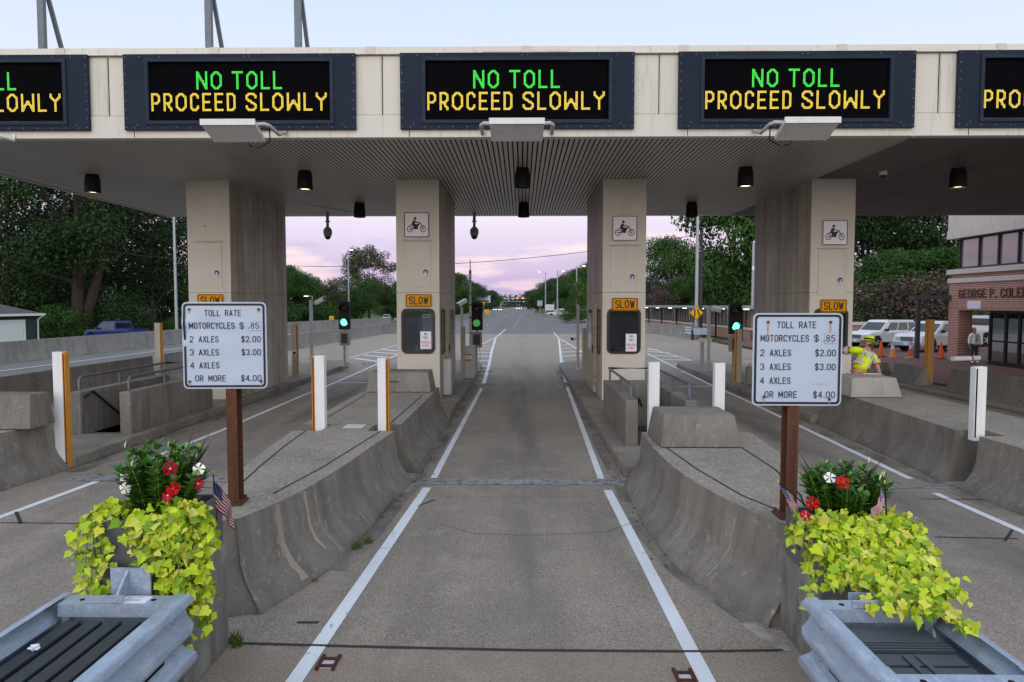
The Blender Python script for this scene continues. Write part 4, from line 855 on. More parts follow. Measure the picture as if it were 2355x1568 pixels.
# ------------------------------------------------------------------ toll rate signs
def rate_sign(x, y, zc, rz, bolts, label, dents, patch_z):
    t = thing("toll_rate_sign", label, "toll sign", (x, y, .82), rz, "toll rate signs on rusty posts"); W2, H2 = .395, .415; z0 = zc - .82
    mb = MB(); n = 24; yy = -.10
    def wav(px, pz):
        v = 0
        for cx, cz, a, r in dents: v += a * math.exp(-(((px - cx) / r) ** 2 + ((pz - cz) / (r * .35)) ** 2))
        return v
    lp = rrect(-W2, W2, -H2, H2, .045, 6)
    # panel as a fine grid clipped by the rounded corners so that dents show
    gx_ = [-W2 + 2 * W2 * i / n for i in range(n + 1)]; gz_ = [-H2 + 2 * H2 * i / n for i in range(n + 1)]
    def rc(px, pz):
        r = .045; ax = max(abs(px) - (W2 - r), 0); az = max(abs(pz) - (H2 - r), 0); d = math.hypot(ax, az)
        if d > r: px = math.copysign(W2 - r + ax * r / d, px); pz = math.copysign(H2 - r + az * r / d, pz)
        return px, pz
    vs = []
    for k, th in ((0, 0), (1, .006)):
        for b in gz_:
            for a in gx_: px, pz = rc(a, b); vs.append((px, yy + th + wav(px, pz), z0 + pz))
    m = n + 1; fs = []
    for k in (0, 1):
        for j in range(n):
            for i in range(n):
                q = [k * m * m + j * m + i, k * m * m + j * m + i + 1, k * m * m + (j + 1) * m + i + 1, k * m * m + (j + 1) * m + i]; fs.append(tuple(q if k == 0 else q[::-1]))
    per = [i for i in range(n)] + [j * m + n for j in range(n)] + [n * m + n - i for i in range(n)] + [(n - j) * m for j in range(n)]
    for a, b in zip(per, per[1:] + per[:1]): fs.append((a, a + m * m, b + m * m, b))
    mb.add(vs, fs); mb.obj("sign_panel", SIGNW, t, world=False, smooth=35)
    mb = MB()
    o = rrect(-W2 + .014, W2 - .014, -H2 + .014, H2 - .014, .036, 5); i_ = rrect(-W2 + .034, W2 - .034, -H2 + .034, H2 - .034, .022, 5)
    def dense(lp):
        r = []
        for a, b in zip(lp, lp[1:] + lp[:1]):
            for k in range(5): r.append((a[0] + (b[0] - a[0]) * k / 5, a[1] + (b[1] - a[1]) * k / 5))
        return r
    o = dense(o); i_ = dense(i_); nn = len(o)
    mb.add([(p[0], yy - .0035, z0 + p[1]) for p in o] + [(p[0], yy - .0035, z0 + p[1]) for p in i_], [(k, (k + 1) % nn, nn + (k + 1) % nn, nn + k) for k in range(nn)])
    h = .053; tx = lambda s, px, pz, al, fit=None: stext(mb, s, (px, yy - .0035, z0 + pz), h, fit, wt=.14, align=al)
    rows = [.31, .19, .06, -.065, -.19, -.315]
    tx("TOLL", -.11, rows[0], "c", .142); tx("RATE", .084, rows[0], "c", .143)
    tx("MOTORCYCLES", -.325, rows[1], "l", .42); tx("$", .165, rows[1], "c", .036); tx(".", .232, rows[1], "c", .010)
    for k, s, pr in ((2, "2", "$2.00"), (3, "3", "$3.00")): tx(s, -.325, rows[k], "l", .03); tx("AXLES", -.24, rows[k], "l", .18); tx(pr, .335, rows[k], "r", .175)
    tx("4", -.325, rows[4], "l", .032); tx("AXLES", -.24, rows[4], "l", .18)
    tx("OR", -.28, rows[5], "l", .070); tx("MORE", -.157, rows[5], "l", .156); tx("$4.00", .335, rows[5], "r", .185)
    for v_i in range(len(mb.v)): px, py, pz = mb.v[v_i]; mb.v[v_i] = (px, py + wav(px, pz - z0), pz)
    mb.obj("lettering", SIGNK, t, world=False)
    mb = MB(); yp_ = yy - .0025 + wav(.285, rows[1]); mb.box(.238, .338, yp_ - .003, yp_ + .001, z0 + rows[1] - .045, z0 + rows[1] + .045); mb.mat(1); stext(mb, "85", (.288, yp_ - .0042, z0 + rows[1]), h, .072, wt=.14)
    mb.mat(2)
    for a in ((.236, .339, -.0475, -.0455), (.236, .339, .0455, .047)): mb.box(a[0], a[1], yp_ - .0015, yp_ + .001, z0 + rows[1] + a[2], z0 + rows[1] + a[3])
    mb.obj("price_patch", [SIGNW, SIGNK, BOXG], t, world=False)
    mb = MB()
    for px, pz, run in bolts:
        w_ = yy + wav(px, pz) - .003
        mb.mat(0).cyl((px, w_ - .01, z0 + pz), (px, w_ + .01, z0 + pz), .012, n=10)
        if run: mb.mat(1).prism([(px - .006, z0 + pz - .01), (px + .006, z0 + pz - .01), (px + .003, z0 + pz - run), (px - .002, z0 + pz - run)], "y", w_ - .002, w_ + .004)
    mb.obj("rusty_bolt", [RUSTY, RSTREAK], t, world=False)
    # I-section post and its base plate
    zt = z0 + .30
    mb = MB(); po = .045 if x < 0 else -.02; mb.box(po - .05, po + .05, -.09, -.078, .012, zt).box(po - .05, po + .05, .052, .064, .012, zt).box(po - .006, po + .006, -.0779, .0519, .012, zt)
    mb.obj("post", RUST, t, world=False)
    mb = MB(); mb.box(-.13, .13, -.13, .10, -.008, .0115)
    for a, b in ((-.105, -.105), (.105, -.105), (-.105, .075), (.105, .075)): mb.cyl((a, b, .0118), (a, b, .045), .014, n=6)
    mb.obj("base_plate", RUST, t, world=False)
    return t
rate_sign(-2.84, 6.58, 2.36, R(3.5), [(-.325, .345, .035), (.325, .345, .03), (-.335, -.345, .05), (.335, -.345, .05)],
          "left toll rate sign, white, dented and creased, on a rusty post", [(-.1, .16, .012, .22), (.05, .2, -.010, .2), (-.38, .22, -.018, .1), (-.39, .02, -.012, .06), (.1, -.17, .006, .3)], 0)
rate_sign(2.47, 6.22, 2.26, R(-1), [(-.265, .335, .17), (.285, .335, .11), (-.29, -.335, .055), (.29, -.355, .055)],
          "right toll rate sign, white and flat with long rust runs, on a rusty post", [(-.3, .01, .004, .15)], 0)

# ------------------------------------------------------------------ planters, base blocks
GREYP = M("planter_grey", (.115, .12, .13), .6, layers=[(3, 5, .45, .7, (.085, .09, .1), .7), ((8, 8, 1), 4, .55, .75, (.17, .175, .18), .5)])
BASEC = M("streaked_base_concrete", (.20, .195, .18), .9, layers=[((8, 8, .8), 5, .42, .64, (.10, .098, .09), .85), (3, 5, .5, .7, (.30, .29, .265), .6), ((16, 16, 1), 4, .62, .72, (.42, .42, .41), .5)], bump=(25, .4, .01))
SOIL = M("potting_soil", (.02, .014, .01), .95)
def base_and_planter(x0, x1, y0, y1, zb, lab1, lab2):
    MB().box(x0, x1, y0, y1, .006, zb).obj("end_block", BASEC, bevel=.02, smooth=40, label=lab1, category="concrete block", group="concrete end blocks under the planters")
    xa, xb, ya, yb, z0, z1 = x0 + .02, x1 - .02, y0 + .02, y1 - .03, zb + .004, zb + .39
    t = thing("planter_box", lab2, "planter", ((xa + xb) / 2, (ya + yb) / 2, z0), 0, "square grey planters")
    mb = MB(); th = .03
    mb.box(xa, xb, ya, ya + th, z0, z1).box(xa, xb, yb - th, yb, z0, z1).box(xa, xa + th, ya + th, yb - th, z0, z1).box(xb - th, xb, ya + th, yb - th, z0, z1).box(xa + th, xb - th, ya + th, yb - th, z0, z0 + .05)
    mb.obj("planter_shell", GREYP, t)
    MB().box(xa + th, xb - th, ya + th, yb - th, z0 + .06, z1 - .06).obj("soil", SOIL, t)
base_and_planter(-2.99, -2.35, 4.6, 5.34, .86, "streaked concrete end block under the left planter", "square grey planter on the left, in front of the dented toll rate sign")
base_and_planter(2.20, 2.90, 4.93, 5.70, .67, "streaked concrete end block under the right planter", "square grey planter on the right, in front of the flat toll rate sign")

LF = [(0, 0), (.10, -.14), (.30, -.15), (.42, .02), (.40, .18), (.54, .34), (.34, .46), (.20, .70), (0, 1.05)]
LH = [(0, 0), (.14, -.16), (.38, -.12), (.50, .10), (.44, .36), (.26, .66), (0, 1.05)]
def leaf(mb, p, tip, nrm, size, wid=1.0, outline=LF, fold=.18):
    tip = Vector(tip).normalized(); s = tip.cross(Vector(nrm)).normalized(); up = s.cross(tip)
    b = len(mb.v); k = len(outline); L_ = []
    for x, y in outline: L_.append(Vector(p) + (tip * (y - .0) + s * x * wid + up * (abs(x) * fold - .25 * y * y * .5)) * size)
    Rr = [Vector(p) + (tip * y - s * x * wid + up * (abs(x) * fold - .25 * y * y * .5)) * size for x, y in outline[1:-1]]
    mb.v += [tuple(v) for v in L_ + Rr]
    f1 = tuple(range(b, b + k)); f2 = (b,) + tuple(b + k + i for i in range(k - 2)) + (b + k - 1,)
    mb.f += [f1, f2[::-1]]; mb.m += [mb.mi, mb.mi]
LIMEV = M("lime_vine_leaf", (.38, .52, .014), .5, island=[(.50, .62, .02), (.27, .44, .012), (.58, .62, .05), (.42, .56, .02), (.62, .58, .09), (.20, .36, .01), (.13, .26, .01), (.66, .66, .13)], spec=.3)
STEM = M("vine_stem", (.20, .27, .03), .6)
def vine(strands, label, seed):
    rg = random.Random(seed); t = thing("sweet_potato_vine", label, "vine", strands[0][0][0], 0, "lime vines spilling from the planters"); mb = MB(); st = MB()
    for pts, dens, sz in strands:
        pts = [Vector(p) for p in pts]; st.tube(pts, .004, 5)
        for a, b in zip(pts, pts[1:]):
            n = max(2, int((b - a).length * dens * 1.12))
            for k in range(n):
                p = a.lerp(b, (k + rg.random()) / n) + Vector((rg.gauss(0, .028), rg.gauss(0, .028), rg.gauss(0, .02)))
                o = Vector((rg.gauss(0, 1), rg.gauss(-.6, .8), rg.gauss(.1, .5))); o.normalize()
                tip = Vector((rg.gauss(0, .7), rg.gauss(-.35, .6), rg.gauss(-.55, .45)))
                nr = Vector((rg.gauss(0, .5), -.7 + rg.gauss(0, .4), .6 + rg.gauss(0, .35)))
                leaf(mb, p + o * .03, tip, nr, sz * .86 * rg.uniform(.55, 1.45), rg.uniform(.75, 1.15), LF if rg.random() < .85 else LH, rg.uniform(-.1, .35))
    mb.obj("vine_leaves", LIMEV, t); st.obj("vine_stems", STEM, t)
# left planter: rim z 1.25, front y 4.64, x -3.0 .. -2.36
def drop(x, y, dx, dy, ln, wob=.05, rg=random.Random(5), out_=.08):
    p = [Vector((x - dx * .9, y - dy * .9, 1.20)), Vector((x, y, 1.29)), Vector((x + dx * .8, y + dy * .8, 1.22))]
    n = max(1, int(ln / .16))
    for k in range(n): p.append(Vector((x + dx + rg.uniform(-wob, wob), y + dy + rg.uniform(-wob * .3, wob * .3), 1.22 - ln * (k + 1) / n)))
    return p
def trail(p0, pts, dens, sz): return ([Vector(p0)] + [Vector(p) for p in pts], dens, sz)
vs_ = []
r5 = random.Random(5)
for x, ln in ((-2.98, .44), (-2.94, .56), (-2.90, .48), (-2.60, .14), (-2.56, .24), (-2.52, .36), (-2.49, .46), (-2.46, .54), (-2.43, .60), (-2.40, .66), (-2.37, .70), (-2.34, .66)):
    vs_.append((drop(x, 4.63, r5.uniform(-.03, .03), -.09, ln), 46, .066))
for x, ln in ((-2.72, .05), (-2.66, .10)): vs_.append((drop(x, 4.63, .04, -.07, ln), 40, .07))
for y, ln in ((4.7, .66), (4.78, .56), (4.87, .42), (4.95, .26)): vs_.append((drop(-2.38, y, .10, -.03, ln), 44, .066))
for k, (x, y, ln) in enumerate(((-2.30, 4.66, .62), (-2.26, 4.7, .74), (-2.24, 4.76, .70), (-2.27, 4.83, .56), (-2.22, 4.68, .66), (-2.32, 4.64, .74))):
    vs_.append(([(-2.40, y, 1.2), (-2.35, y - .02, 1.30), (x, y - .05, 1.18), (x + .02, y - .06, 1.18 - ln * .5), (x + .05, y - .08, 1.2 - ln)], 44, .066))
for y, ln in ((4.68, .46), (4.78, .36), (4.9, .26), (5.0, .18), (5.1, .10)): vs_.append((drop(-2.97, y, -.11, -.02, ln), 40, .066))
for k in range(16):
    x = -2.99 + .041 * k
    if k not in (4, 5, 6, 7, 8, 10): vs_.append(([(x, 4.95, 1.2), (x + .01, 4.82, 1.30 + .02 * (k % 3)), (x + .01, 4.70, 1.28)], 40 if not 4 < k < 11 else 22, .072))
vine(vs_, "lime green vine spilling over the left planter in two trailing bunches", 3)
vs_ = []
for k in range(24):
    x = 2.20 + .029 * k; e = min(1, max(0, (k - 3) / 14)); yf = 4.62 - .30 * e; zf = .86 if k > 5 else .80
    vs_.append(([(x, 5.1, 1.02), (x + .01, 5.0, 1.15), (x + .02, 4.90, 1.10), (x - .01 + .0 * e, 4.80, .98), (x - .06 + .0 * e, yf, zf + .03)], 52, .068))
for k in range(7): x = 2.22 + .03 * k; vs_.append(([(x, 5.05, 1.03), (x - .02, 4.95, 1.12), (x - .03, 4.88, 1.0), (x - .03, 4.86, .80)], 40, .066))
for k in range(10):
    y = 4.98 + .06 * k; d_ = .30 - .02 * k
    vs_.append(([(2.80, y, 1.03), (2.86, y - .01, 1.12), (2.92, y - .03, 1.06), (2.93, y - .06, 1.0 - d_), (2.92 + .02 * (k % 2), y - .1, .9 - d_)], 46, .068))
for k in range(7):
    x = 2.28 + .06 * k; vs_.append(([(x, 4.75, .93), (x, 4.5, .90), (x + .01, 4.30, .87), (x + .01, 4.16 - .02 * k, .86)], 44, .068))
vs_.append(([(2.72, 4.75, .9), (2.66, 4.4, .86), (2.62, 4.1, .87), (2.61, 3.9, .87)], 44, .066))
for k in range(5): y = 5.0 + .09 * k; vs_.append(([(2.27, y, 1.03), (2.20, y, 1.11), (2.12, y - .03, 1.02), (2.10, y - .04, .92 - .02 * (4 - k))], 38, .066))
vs_.append(([(2.2, 4.95, 1.05), (2.08, 4.86, .95), (2.03, 4.75, .78), (2.02, 4.66, .64), (2.0, 4.6, .52)], 26, .075))
for k in range(20): x = 2.22 + .035 * k; vs_.append(([(x, 5.25, 1.02), (x + .01, 5.12, 1.14 + .02 * (k % 3)), (x + .01, 5.0, 1.12)], 44, .072))
vine(vs_, "lime green vine covering the right planter and trailing onto the guard rail", 4)

SHRUB = M("mandevilla_leaf", (.035, .12, .020), .4, island=[(.06, .18, .026), (.022, .085, .016), (.12, .26, .04), (.04, .14, .022)], spec=.35)
DRAC = M("dracaena_leaf", (.035, .02, .022), .5, island=[(.06, .035, .032), (.03, .03, .02)])
OV = [(0, 0), (.16, .2), (.22, .5), (.13, .82), (0, 1.0)]
REDF = M("red_petal", (.40, .004, .010), .7, island=[(.52, .006, .008), (.32, .003, .012)], spec=.1); WHF = M("white_petal", (.82, .82, .84), .5); YEL = M("flower_centre", (.8, .42, .03), .6); PINKF = M("crimson_petal", (.38, .004, .035), .7, spec=.1)
def shrub(cx, cy, label, flowers, seed, hs, z0=1.2):
    rg = random.Random(seed); t = thing("flowering_shrub", label, "shrub", (cx, cy, z0), 0, "flowering shrubs in the planters"); mb = MB(); st = MB()
    for k in range(64):
        a = rg.uniform(0, 6.28); r = .28 * math.sqrt(rg.random()); bx_, by_ = cx + r * .55 * math.cos(a), cy + r * .5 * math.sin(a)
        tp = Vector((cx + r * 1.22 * math.cos(a), cy + r * .95 * math.sin(a), z0 + hs * rg.uniform(.62, 1.0) * (1.05 - r * .9)))
        b = Vector((bx_, by_, z0)); st.tube([b, b.lerp(tp, .6) + Vector((0, 0, .02)), tp], .0035, 5)
        n = 15
        for j in range(n):
            f = .12 + .88 * j / n; p = b.lerp(tp, f); an = j * 1.57 + k
            for q in (0, math.pi):
                d = Vector((math.cos(an + q), math.sin(an + q), .55 + .7 * (f > .85) + rg.uniform(-.2, .2)))
                leaf(mb, p, d, Vector((-d.x * .5, -d.y * .5, 1)), rg.uniform(.06, .095) * (1.15 - .35 * f), 1.6, OV, .25)
    mb.obj("shrub_leaves", SHRUB, t); st.obj("shrub_stems", STEM, t)
    for fx, fy, fz, mt, sz in flowers:
        f = MB(); c = Vector((fx, fy, fz)); nr = Vector((rg.uniform(-.55, .55), -1, rg.uniform(.1, .7))).normalized(); u_ = nr.cross(Vector((0, 0, 1))).normalized(); v_ = u_.cross(nr)
        for k in range(5):
            a = k * 1.2566 + rg.uniform(-.1, .1); d = u_ * math.cos(a) + v_ * math.sin(a); s = d.cross(nr)
            f.add([c + nr * .002, c + d * .45 * sz + s * .22 * sz + nr * .004, c + d * .9 * sz + s * .50 * sz - nr * .004, c + d * sz * 1.0 + s * .1 * sz, c + d * .8 * sz - s * .42 * sz - nr * .006, c + d * .4 * sz - s * .14 * sz], [(0, 1, 2, 3, 4, 5)])
        f.mat(1).cyl(c + nr * .004, c - nr * .03, sz * .17, .003, n=8)
        f.obj("flower", [mt, YEL if mt is not REDF else M("red_throat", (.45, .04, .01), .6)], t)
    bd = MB()
    for k in range(5):
        a = rg.uniform(0, 6.28); c = Vector((cx + .26 * math.cos(a), cy + .2 * math.sin(a) - .05, z0 + hs * rg.uniform(.65, .95)))
        bd.tube([c, c + Vector((0.004, 0, .022)), c + Vector((.012, 0, .05))], [.003, .006, .001], 6)
    bd.obj("flower_buds", M("cream_bud", (.72, .66, .46), .5), t)
    return t
fl = []
def fp(x, y, Y, mt, sz): p = P(x, y, Y); fl.append((p.x, p.y, p.z, mt, sz))
for a in ((316, 1189, 4.86, WHF, .048), (306, 1219, 4.86, WHF, .045), (498, 1173, 4.95, WHF, .05), (426, 1172, 4.84, PINKF, .055), (436, 1208, 4.8, PINKF, .045), (450, 1216, 4.78, REDF, .05), (495, 1210, 4.9, REDF, .042)): pass
for x, y, Y, mt, sz in ((287, 1093, 4.86, WHF, .046), (288, 1122, 4.82, WHF, .042), (457, 1078, 4.92, WHF, .046), (391, 1077, 4.80, PINKF, .052), (398, 1123, 4.76, REDF, .052), (386, 1139, 4.74, PINKF, .045), (456, 1112, 4.86, PINKF, .042)): fp(x, y, Y, mt, sz)
shrub(-2.66, 4.98, "dark green shrub with red and white flowers in the left planter", fl, 11, .56)
fl = []
for x, y, Y, mt, sz in ((1938, 1108, 5.02, REDF, .050), (1868, 1157, 5.0, REDF, .050), (1852, 1186, 4.98, PINKF, .044), (1908, 1098, 5.15, WHF, .044)): fp(x, y, Y, mt, sz)
shrub(2.53, 5.32, "dark green shrub with a few red flowers in the right planter", fl, 12, .56, 1.0)
def spikes(cx, cy, label, seed, zs=1.2):
    rg = random.Random(seed); mb = MB()
    for k in range(16):
        a = rg.uniform(0, 6.28); ln = rg.uniform(.5, .66); d = Vector((math.cos(a) * .5, math.sin(a) * .45, 1)).normalized(); b = Vector((cx, cy, zs)); s = d.cross(Vector((0, 1, .1))).normalized() * .011
        e = b + d * ln + Vector((d.x, d.y, 0)) * .1; m_ = b + d * ln * .6
        mb.add([b - s, b + s, m_ + s, e, m_ - s], [(0, 1, 2, 3, 4)])
    mb.obj("spike_plant", DRAC, label=label, category="spiky plant", group="dark spiky plants in the planters")
spikes(-2.66, 5.1, "dark purple spiky leaves rising from the shrub in the left planter", 1); spikes(2.50, 5.36, "dark purple spiky leaves rising from the shrub in the right planter", 2, 1.0)

# ------------------------------------------------------------------ small flags
FR, FW, FB = M("flag_red", (.32, .004, .014), .9, spec=.05), M("flag_white", (.56, .56, .60), .9, spec=.05), M("flag_blue", (.010, .018, .09), .9, spec=.05)
def flag(top, bottom, fly, label, hoist=.25, wave=.012):
    top = Vector(top); bottom = Vector(bottom); fly = Vector(fly)
    t = thing("small_flag", label, "flag", bottom, 0, "small flags stuck in the planters"); ax = (top - bottom).normalized()
    mb = MB(); mb.tube([bottom, top], .005, 6); mb.mat(1).ball(top + ax * .012, (.008, .008, .016), 8, 5); mb.obj("stick", [BLACK, M("gilt_tip", (.5, .34, .12), .4)], t)
    mb = MB(); nu = 26; hz = top - ax * .015; side = fly.cross(ax).normalized()
    def pt(u, v):
        q = hz - ax * hoist * v * (1 - .25 * u) + fly * u
        return q + side * wave * (math.sin(u * 7 + v * 2) + .6 * math.sin(u * 13 + v * 5))
    for i in range(nu):
        for j in range(13):
            can_ = (i / nu < .4 and j < 7); mb.mi = 2 if can_ else (0 if j % 2 == 0 else 1)
            mb.add([pt(i / nu, j / 13), pt((i + 1) / nu, j / 13), pt((i + 1) / nu, (j + 1) / 13), pt(i / nu, (j + 1) / 13)], [(0, 1, 2, 3)])
    mb.mi = 1
    for a in range(6):
        for b in range(5):
            u_, v_ = .03 + a * .066 + (.0 if b % 2 else .02), .04 + b * .105
            for s in (-1, 1):
                c = pt(u_, v_) + side * .0012 * s; e1 = fly * .012; e2 = ax * .008
                mb.add([c - e1, c + e2, c + e1, c - e2], [(0, 1, 2, 3)])
    mb.obj("flag_cloth", [FR, FW, FB], t)
pf = P(490, 1090, 5.2); flag(pf, pf + Vector((.02, 0, -.36)), (.16, -.03, -.23), "small stars and stripes flag at the left planter, drooping beside the rusty post")
pf = P(1791, 1110, 5.5); flag(pf, pf + Vector((.30, .04, -.25)), (.075, -.05, -.24), "small stars and stripes flag leaning on the left corner of the right planter", .15)
pf = P(2034, 1112, 5.05); flag(pf, pf + Vector((.03, 0, -.36)), (-.115, -.06, -.15), "small stars and stripes flag behind the shrub in the right planter", .13)

# ------------------------------------------------------------------ crash cushions
def thrie(mb, x, s, y0, y1, z1, z0, slot=None):
    "corrugated rail at x bulging to side s, from y0 to y1"
    H = z1 - z0; out_ = []
    prof = [(-.005, 1), (.045, .985), (.07, .94), (.075, .88), (.02, .80), (.0, .74), (.02, .67), (.072, .60), (.078, .54), (.072, .48), (.02, .41), (.0, .34), (.02, .27), (.072, .20), (.075, .12), (.06, .05), (.01, 0)]
    r = [(x + s * a, z0 + H * b) for a, b in prof]; inn = [(x + s * (a - .009), z0 + H * b) for a, b in prof]
    # scalloped far end
    e = [y1 + .04 * math.sin(b * 9.4 + .6) for a, b in prof]
    n = len(r); vs = [(p[0], y0, p[1]) for p in r] + [(p[0], e[i], p[1]) for i, p in enumerate(r)] + [(p[0], y0, p[1]) for p in inn] + [(p[0], e[i], p[1]) for i, p in enumerate(inn)]
    fs = [(i, i + 1, n + i + 1, n + i) for i in range(n - 1)] + [(2 * n + i, 3 * n + i, 3 * n + i + 1, 2 * n + i + 1) for i in range(n - 1)]
    fs += [(n + i, n + i + 1, 3 * n + i + 1, 3 * n + i) for i in range(n - 1)] + [(i, 2 * n + i, 2 * n + i + 1, i + 1) for i in range(n - 1)] + [(0, n, 3 * n, 2 * n), (n - 1, 3 * n - 1, 4 * n - 1, 2 * n - 1)]
    mb.add(vs, fs)
CART = M("black_cartridge", (.022, .026, .032), .5, layers=[(6, 4, .5, .7, (.035, .04, .048), .6)], spec=.4)
CARTG = M("grey_cartridge", (.055, .065, .08), .5, layers=[(6, 4, .5, .7, (.075, .085, .10), .6)], spec=.4)
def cushion(x0, x1, ye, label, near, style):
    t = thing("crash_cushion", label, "crash cushion", ((x0 + x1) / 2, ye - 2, .0), 0, "galvanised crash cushions in front of the planters"); zt = .83
    bays = [(ye - (.95 if style else 1.16), ye), (ye - 1.86, ye - (.86 if style else 1.08)), (ye - 2.8, ye - 1.8), (ye - 3.8, ye - 2.74)]
    for k, (a, b) in enumerate(bays):
        for s, x in ((-1, x0), (1, x1)):
            mb = MB(); thrie(mb, x - s * .008 * (k % 2), s, a, b, zt, .30); rl = mb.obj("side_rail", STEEL, t, smooth=50)
            if k < 2:
                for yq in (b - .14, a + .10):
                    mb = MB()
                    for zq in (.34, .74): xq = x - s * .008 * (k % 2); z_ = .30 + (zt - .30) * zq; mb.cyl((xq, yq, z_), (xq + s * .022, yq, z_), .020, .015, 10)
                    mb.obj("bolt", STEEL, rl, smooth=40)
                z_ = .30 + (zt - .30) * .34; mb = MB(); xq = x - s * .008 * (k % 2) + s * .003; mb.prism(rrect(b - .62, b - .26, z_ - .018, z_ + .018, .016), "x", min(xq, xq + s * .004), max(xq, xq + s * .004)); mb.obj("slot", DARK, rl)
        mb = MB(); yb = b - .10 if k == 0 else b - .14
        mb.prism([(yb - .07, zt - .015), (yb + .07, zt - .015), (yb + .07, zt - .1), (yb + .06, zt - .1), (yb + .06, zt - .03), (yb - .06, zt - .03), (yb - .06, zt - .1), (yb - .07, zt - .1)], "x", x0 + .02, x1 - .02)
        mb.box(x0 + .02, x1 - .02, yb - .01, yb + .01, .06, zt - .031)
        for s, x in ((1, x0 + .03), (-1, x1 - .03)): mb.box(min(x, x + s * .05), max(x, x + s * .05), yb - .05, yb + .05, .01, zt - .035)
        mb.mat(1)
        for x in (x0 + .14, x1 - .14): mb.cyl((x, yb, zt - .0148), (x, yb, zt - .013), .018, n=10)
        df = mb.obj("diaphragm", [STEEL, DARK], t)
        if k == 0 and style == 0:
            mb = MB(); mb.box(x0 + .26, x0 + .36, yb - .05, yb + .05, zt - .0146, zt - .013); mb.mat(1).box(x0 + .40, x0 + .58, yb - .05, yb + .05, zt - .0146, zt - .013)
            mb.mat(0)
            for q in range(5): mb.box(x0 + .42, x0 + .42 + .05 + .06 * (q % 3 > 0), yb - .035 + q * .016, yb - .031 + q * .016, zt - .0129, zt - .0125)
            mb.obj("sticker", [SIGNK, PAPER], df)
    for k, (a, b) in enumerate(bays[:3]):
        ya, yb = (bays[k][1] - .20 - (.62 if style else .82), bays[k][1] - .20) if k == 0 else (bays[k][1] - .24 - .66, bays[k][1] - .24)
        mb = MB(); xa, xb = x0 + .07, x1 - .11; z = zt - .13
        mb.box(xa, xb, ya, yb, .2, z)
        if style == 0:
            for u in (.06, .30, .52, .74): mb.box(xa + (xb - xa) * u, xa + (xb - xa) * (u + .17), ya + .01, yb - .01, z + .001, z + .028)
            for q in range(5): mb.box(xb + .001, xb + .03, ya + .03 + q * .12, ya + .10 + q * .12, .25, z - .01)
        else:
            for u in (.02, .26): mb.box(xa + .02, xb - .02, ya + u * (yb - ya), ya + (u + .2) * (yb - ya), z + .001, z + .018)
            for u in (.5, .55, .6): mb.box(xa + .0, xb - .0, ya + u * (yb - ya), ya + (u + .02) * (yb - ya), z + .001, z + .03)
            mb.box(xa + .02, xb - .02, ya + .68 * (yb - ya), yb - .02, z + .001, z + .02)
            for u in (.36, .50): mb.box(xa + u * (xb - xa), xa + (u + .06) * (xb - xa), ya + .05, ya + .26, z + .02, z + .03)
            for q in range(7): mb.box(xa - .03, xa - .001, ya + .02 + q * .09, ya + .07 + q * .09, .25, z - .01)
        mb.obj("cartridge", CART if style == 0 else CARTG, t, bevel=.008)
    mb = MB(); mb.prism([(x0 - .05, ye - 3.8), (x1 + .05, ye - 3.8), (x1, ye - 4.1), ((x0 + x1) / 2, ye - 4.22), (x0, ye - 4.1)], "z", .2, zt); mb.obj("nose_cover", SIGNY, t, bevel=.02)
    mb = MB(); xm = (x0 + x1) / 2; mb.box(xm - .12, xm + .15, ye + .02, ye + .035, .62, .98 if style == 0 else .84); style == 0 and mb.prism([(ye - .12, .84), (ye + .018, .84), (ye + .018, .965)], "x", xm - .01, xm + .005); mb.box(xm - .18, xm + .06, ye - .16, ye - .13, zt - .012, zt + .03); mb.obj("anchor_bracket", STEEL, t)
cushion(-3.02, -2.27, 4.45, "galvanised crash cushion with black cartridges in front of the left planter", 0, 0)
cushion(1.93, 2.66, 4.44, "galvanised crash cushion with grey cartridges in front of the right planter", 0, 1)
mb = MB(); mb.ball((0, 0, 0), (.03, .022, .016), 9, 6)
for i, v in enumerate(mb.v): k = 1 + .35 * math.sin(i * 7.3); mb.v[i] = (v[0] * k - 2.85, v[1] * k + 3.86, v[2] * k + .745)
mb.obj("litter", PAPER, label="crumpled white litter lying on the black cartridges", category="litter")

# ------------------------------------------------------------------ posts on the islands
def channel(x, y, z0, z1, wd, face, sides, label, mat=WHT, amb=AMBER, group="channel posts at the lane edges", strip=None):
    "face: channel web faces the camera; sides: which lane side shows the amber edge"
    t = thing("channel_post", label, "post", (x, y, z0), 0, group); h = z1 - z0; d = .13
    mb = MB(); mb.box(-wd / 2, wd / 2, -d / 2, -d / 2 + .012, 0, h).box(-wd / 2 + .0005, -wd / 2 + .012, -d / 2 + .0125, d / 2, 0, h).box(wd / 2 - .012, wd / 2 - .0005, -d / 2 + .0125, d / 2, 0, h).box(-wd / 2 + .012, wd / 2 - .012, -d / 2 + .0125, d / 2, h - .02, h - .003)
    mb.obj("channel", mat, t, world=False)
    mb = MB()
    for s in sides:
        xa = s * wd / 2; mb.mat(0).box(min(xa, xa + s * .045), max(xa, xa + s * .045), -d / 2 - .002, d / 2 - .01, 0, h - .01)
        mb.mat(1).box(min(xa + s * .012, xa + s * .034), max(xa + s * .012, xa + s * .034), -d / 2 - .006, -d / 2 - .0025, .05, h - .03)
    if sides: mb.obj("amber_edge", [amb, strip or RUSTY], t, world=False)
channel(-3.17, 10.7, .35, 1.95, .15, 0, (-1,), "white post with a thin amber edge on its left, left of the square cover plate")
channel(-2.19, 10.7, .35, 1.91, .125, 0, (1,), "white post with an amber edge on its right, right of the square cover plate")
channel(-7.66, 11.2, .02, 1.97, .16, 0, (1,), "tall white and amber post in front of the left stairwell")
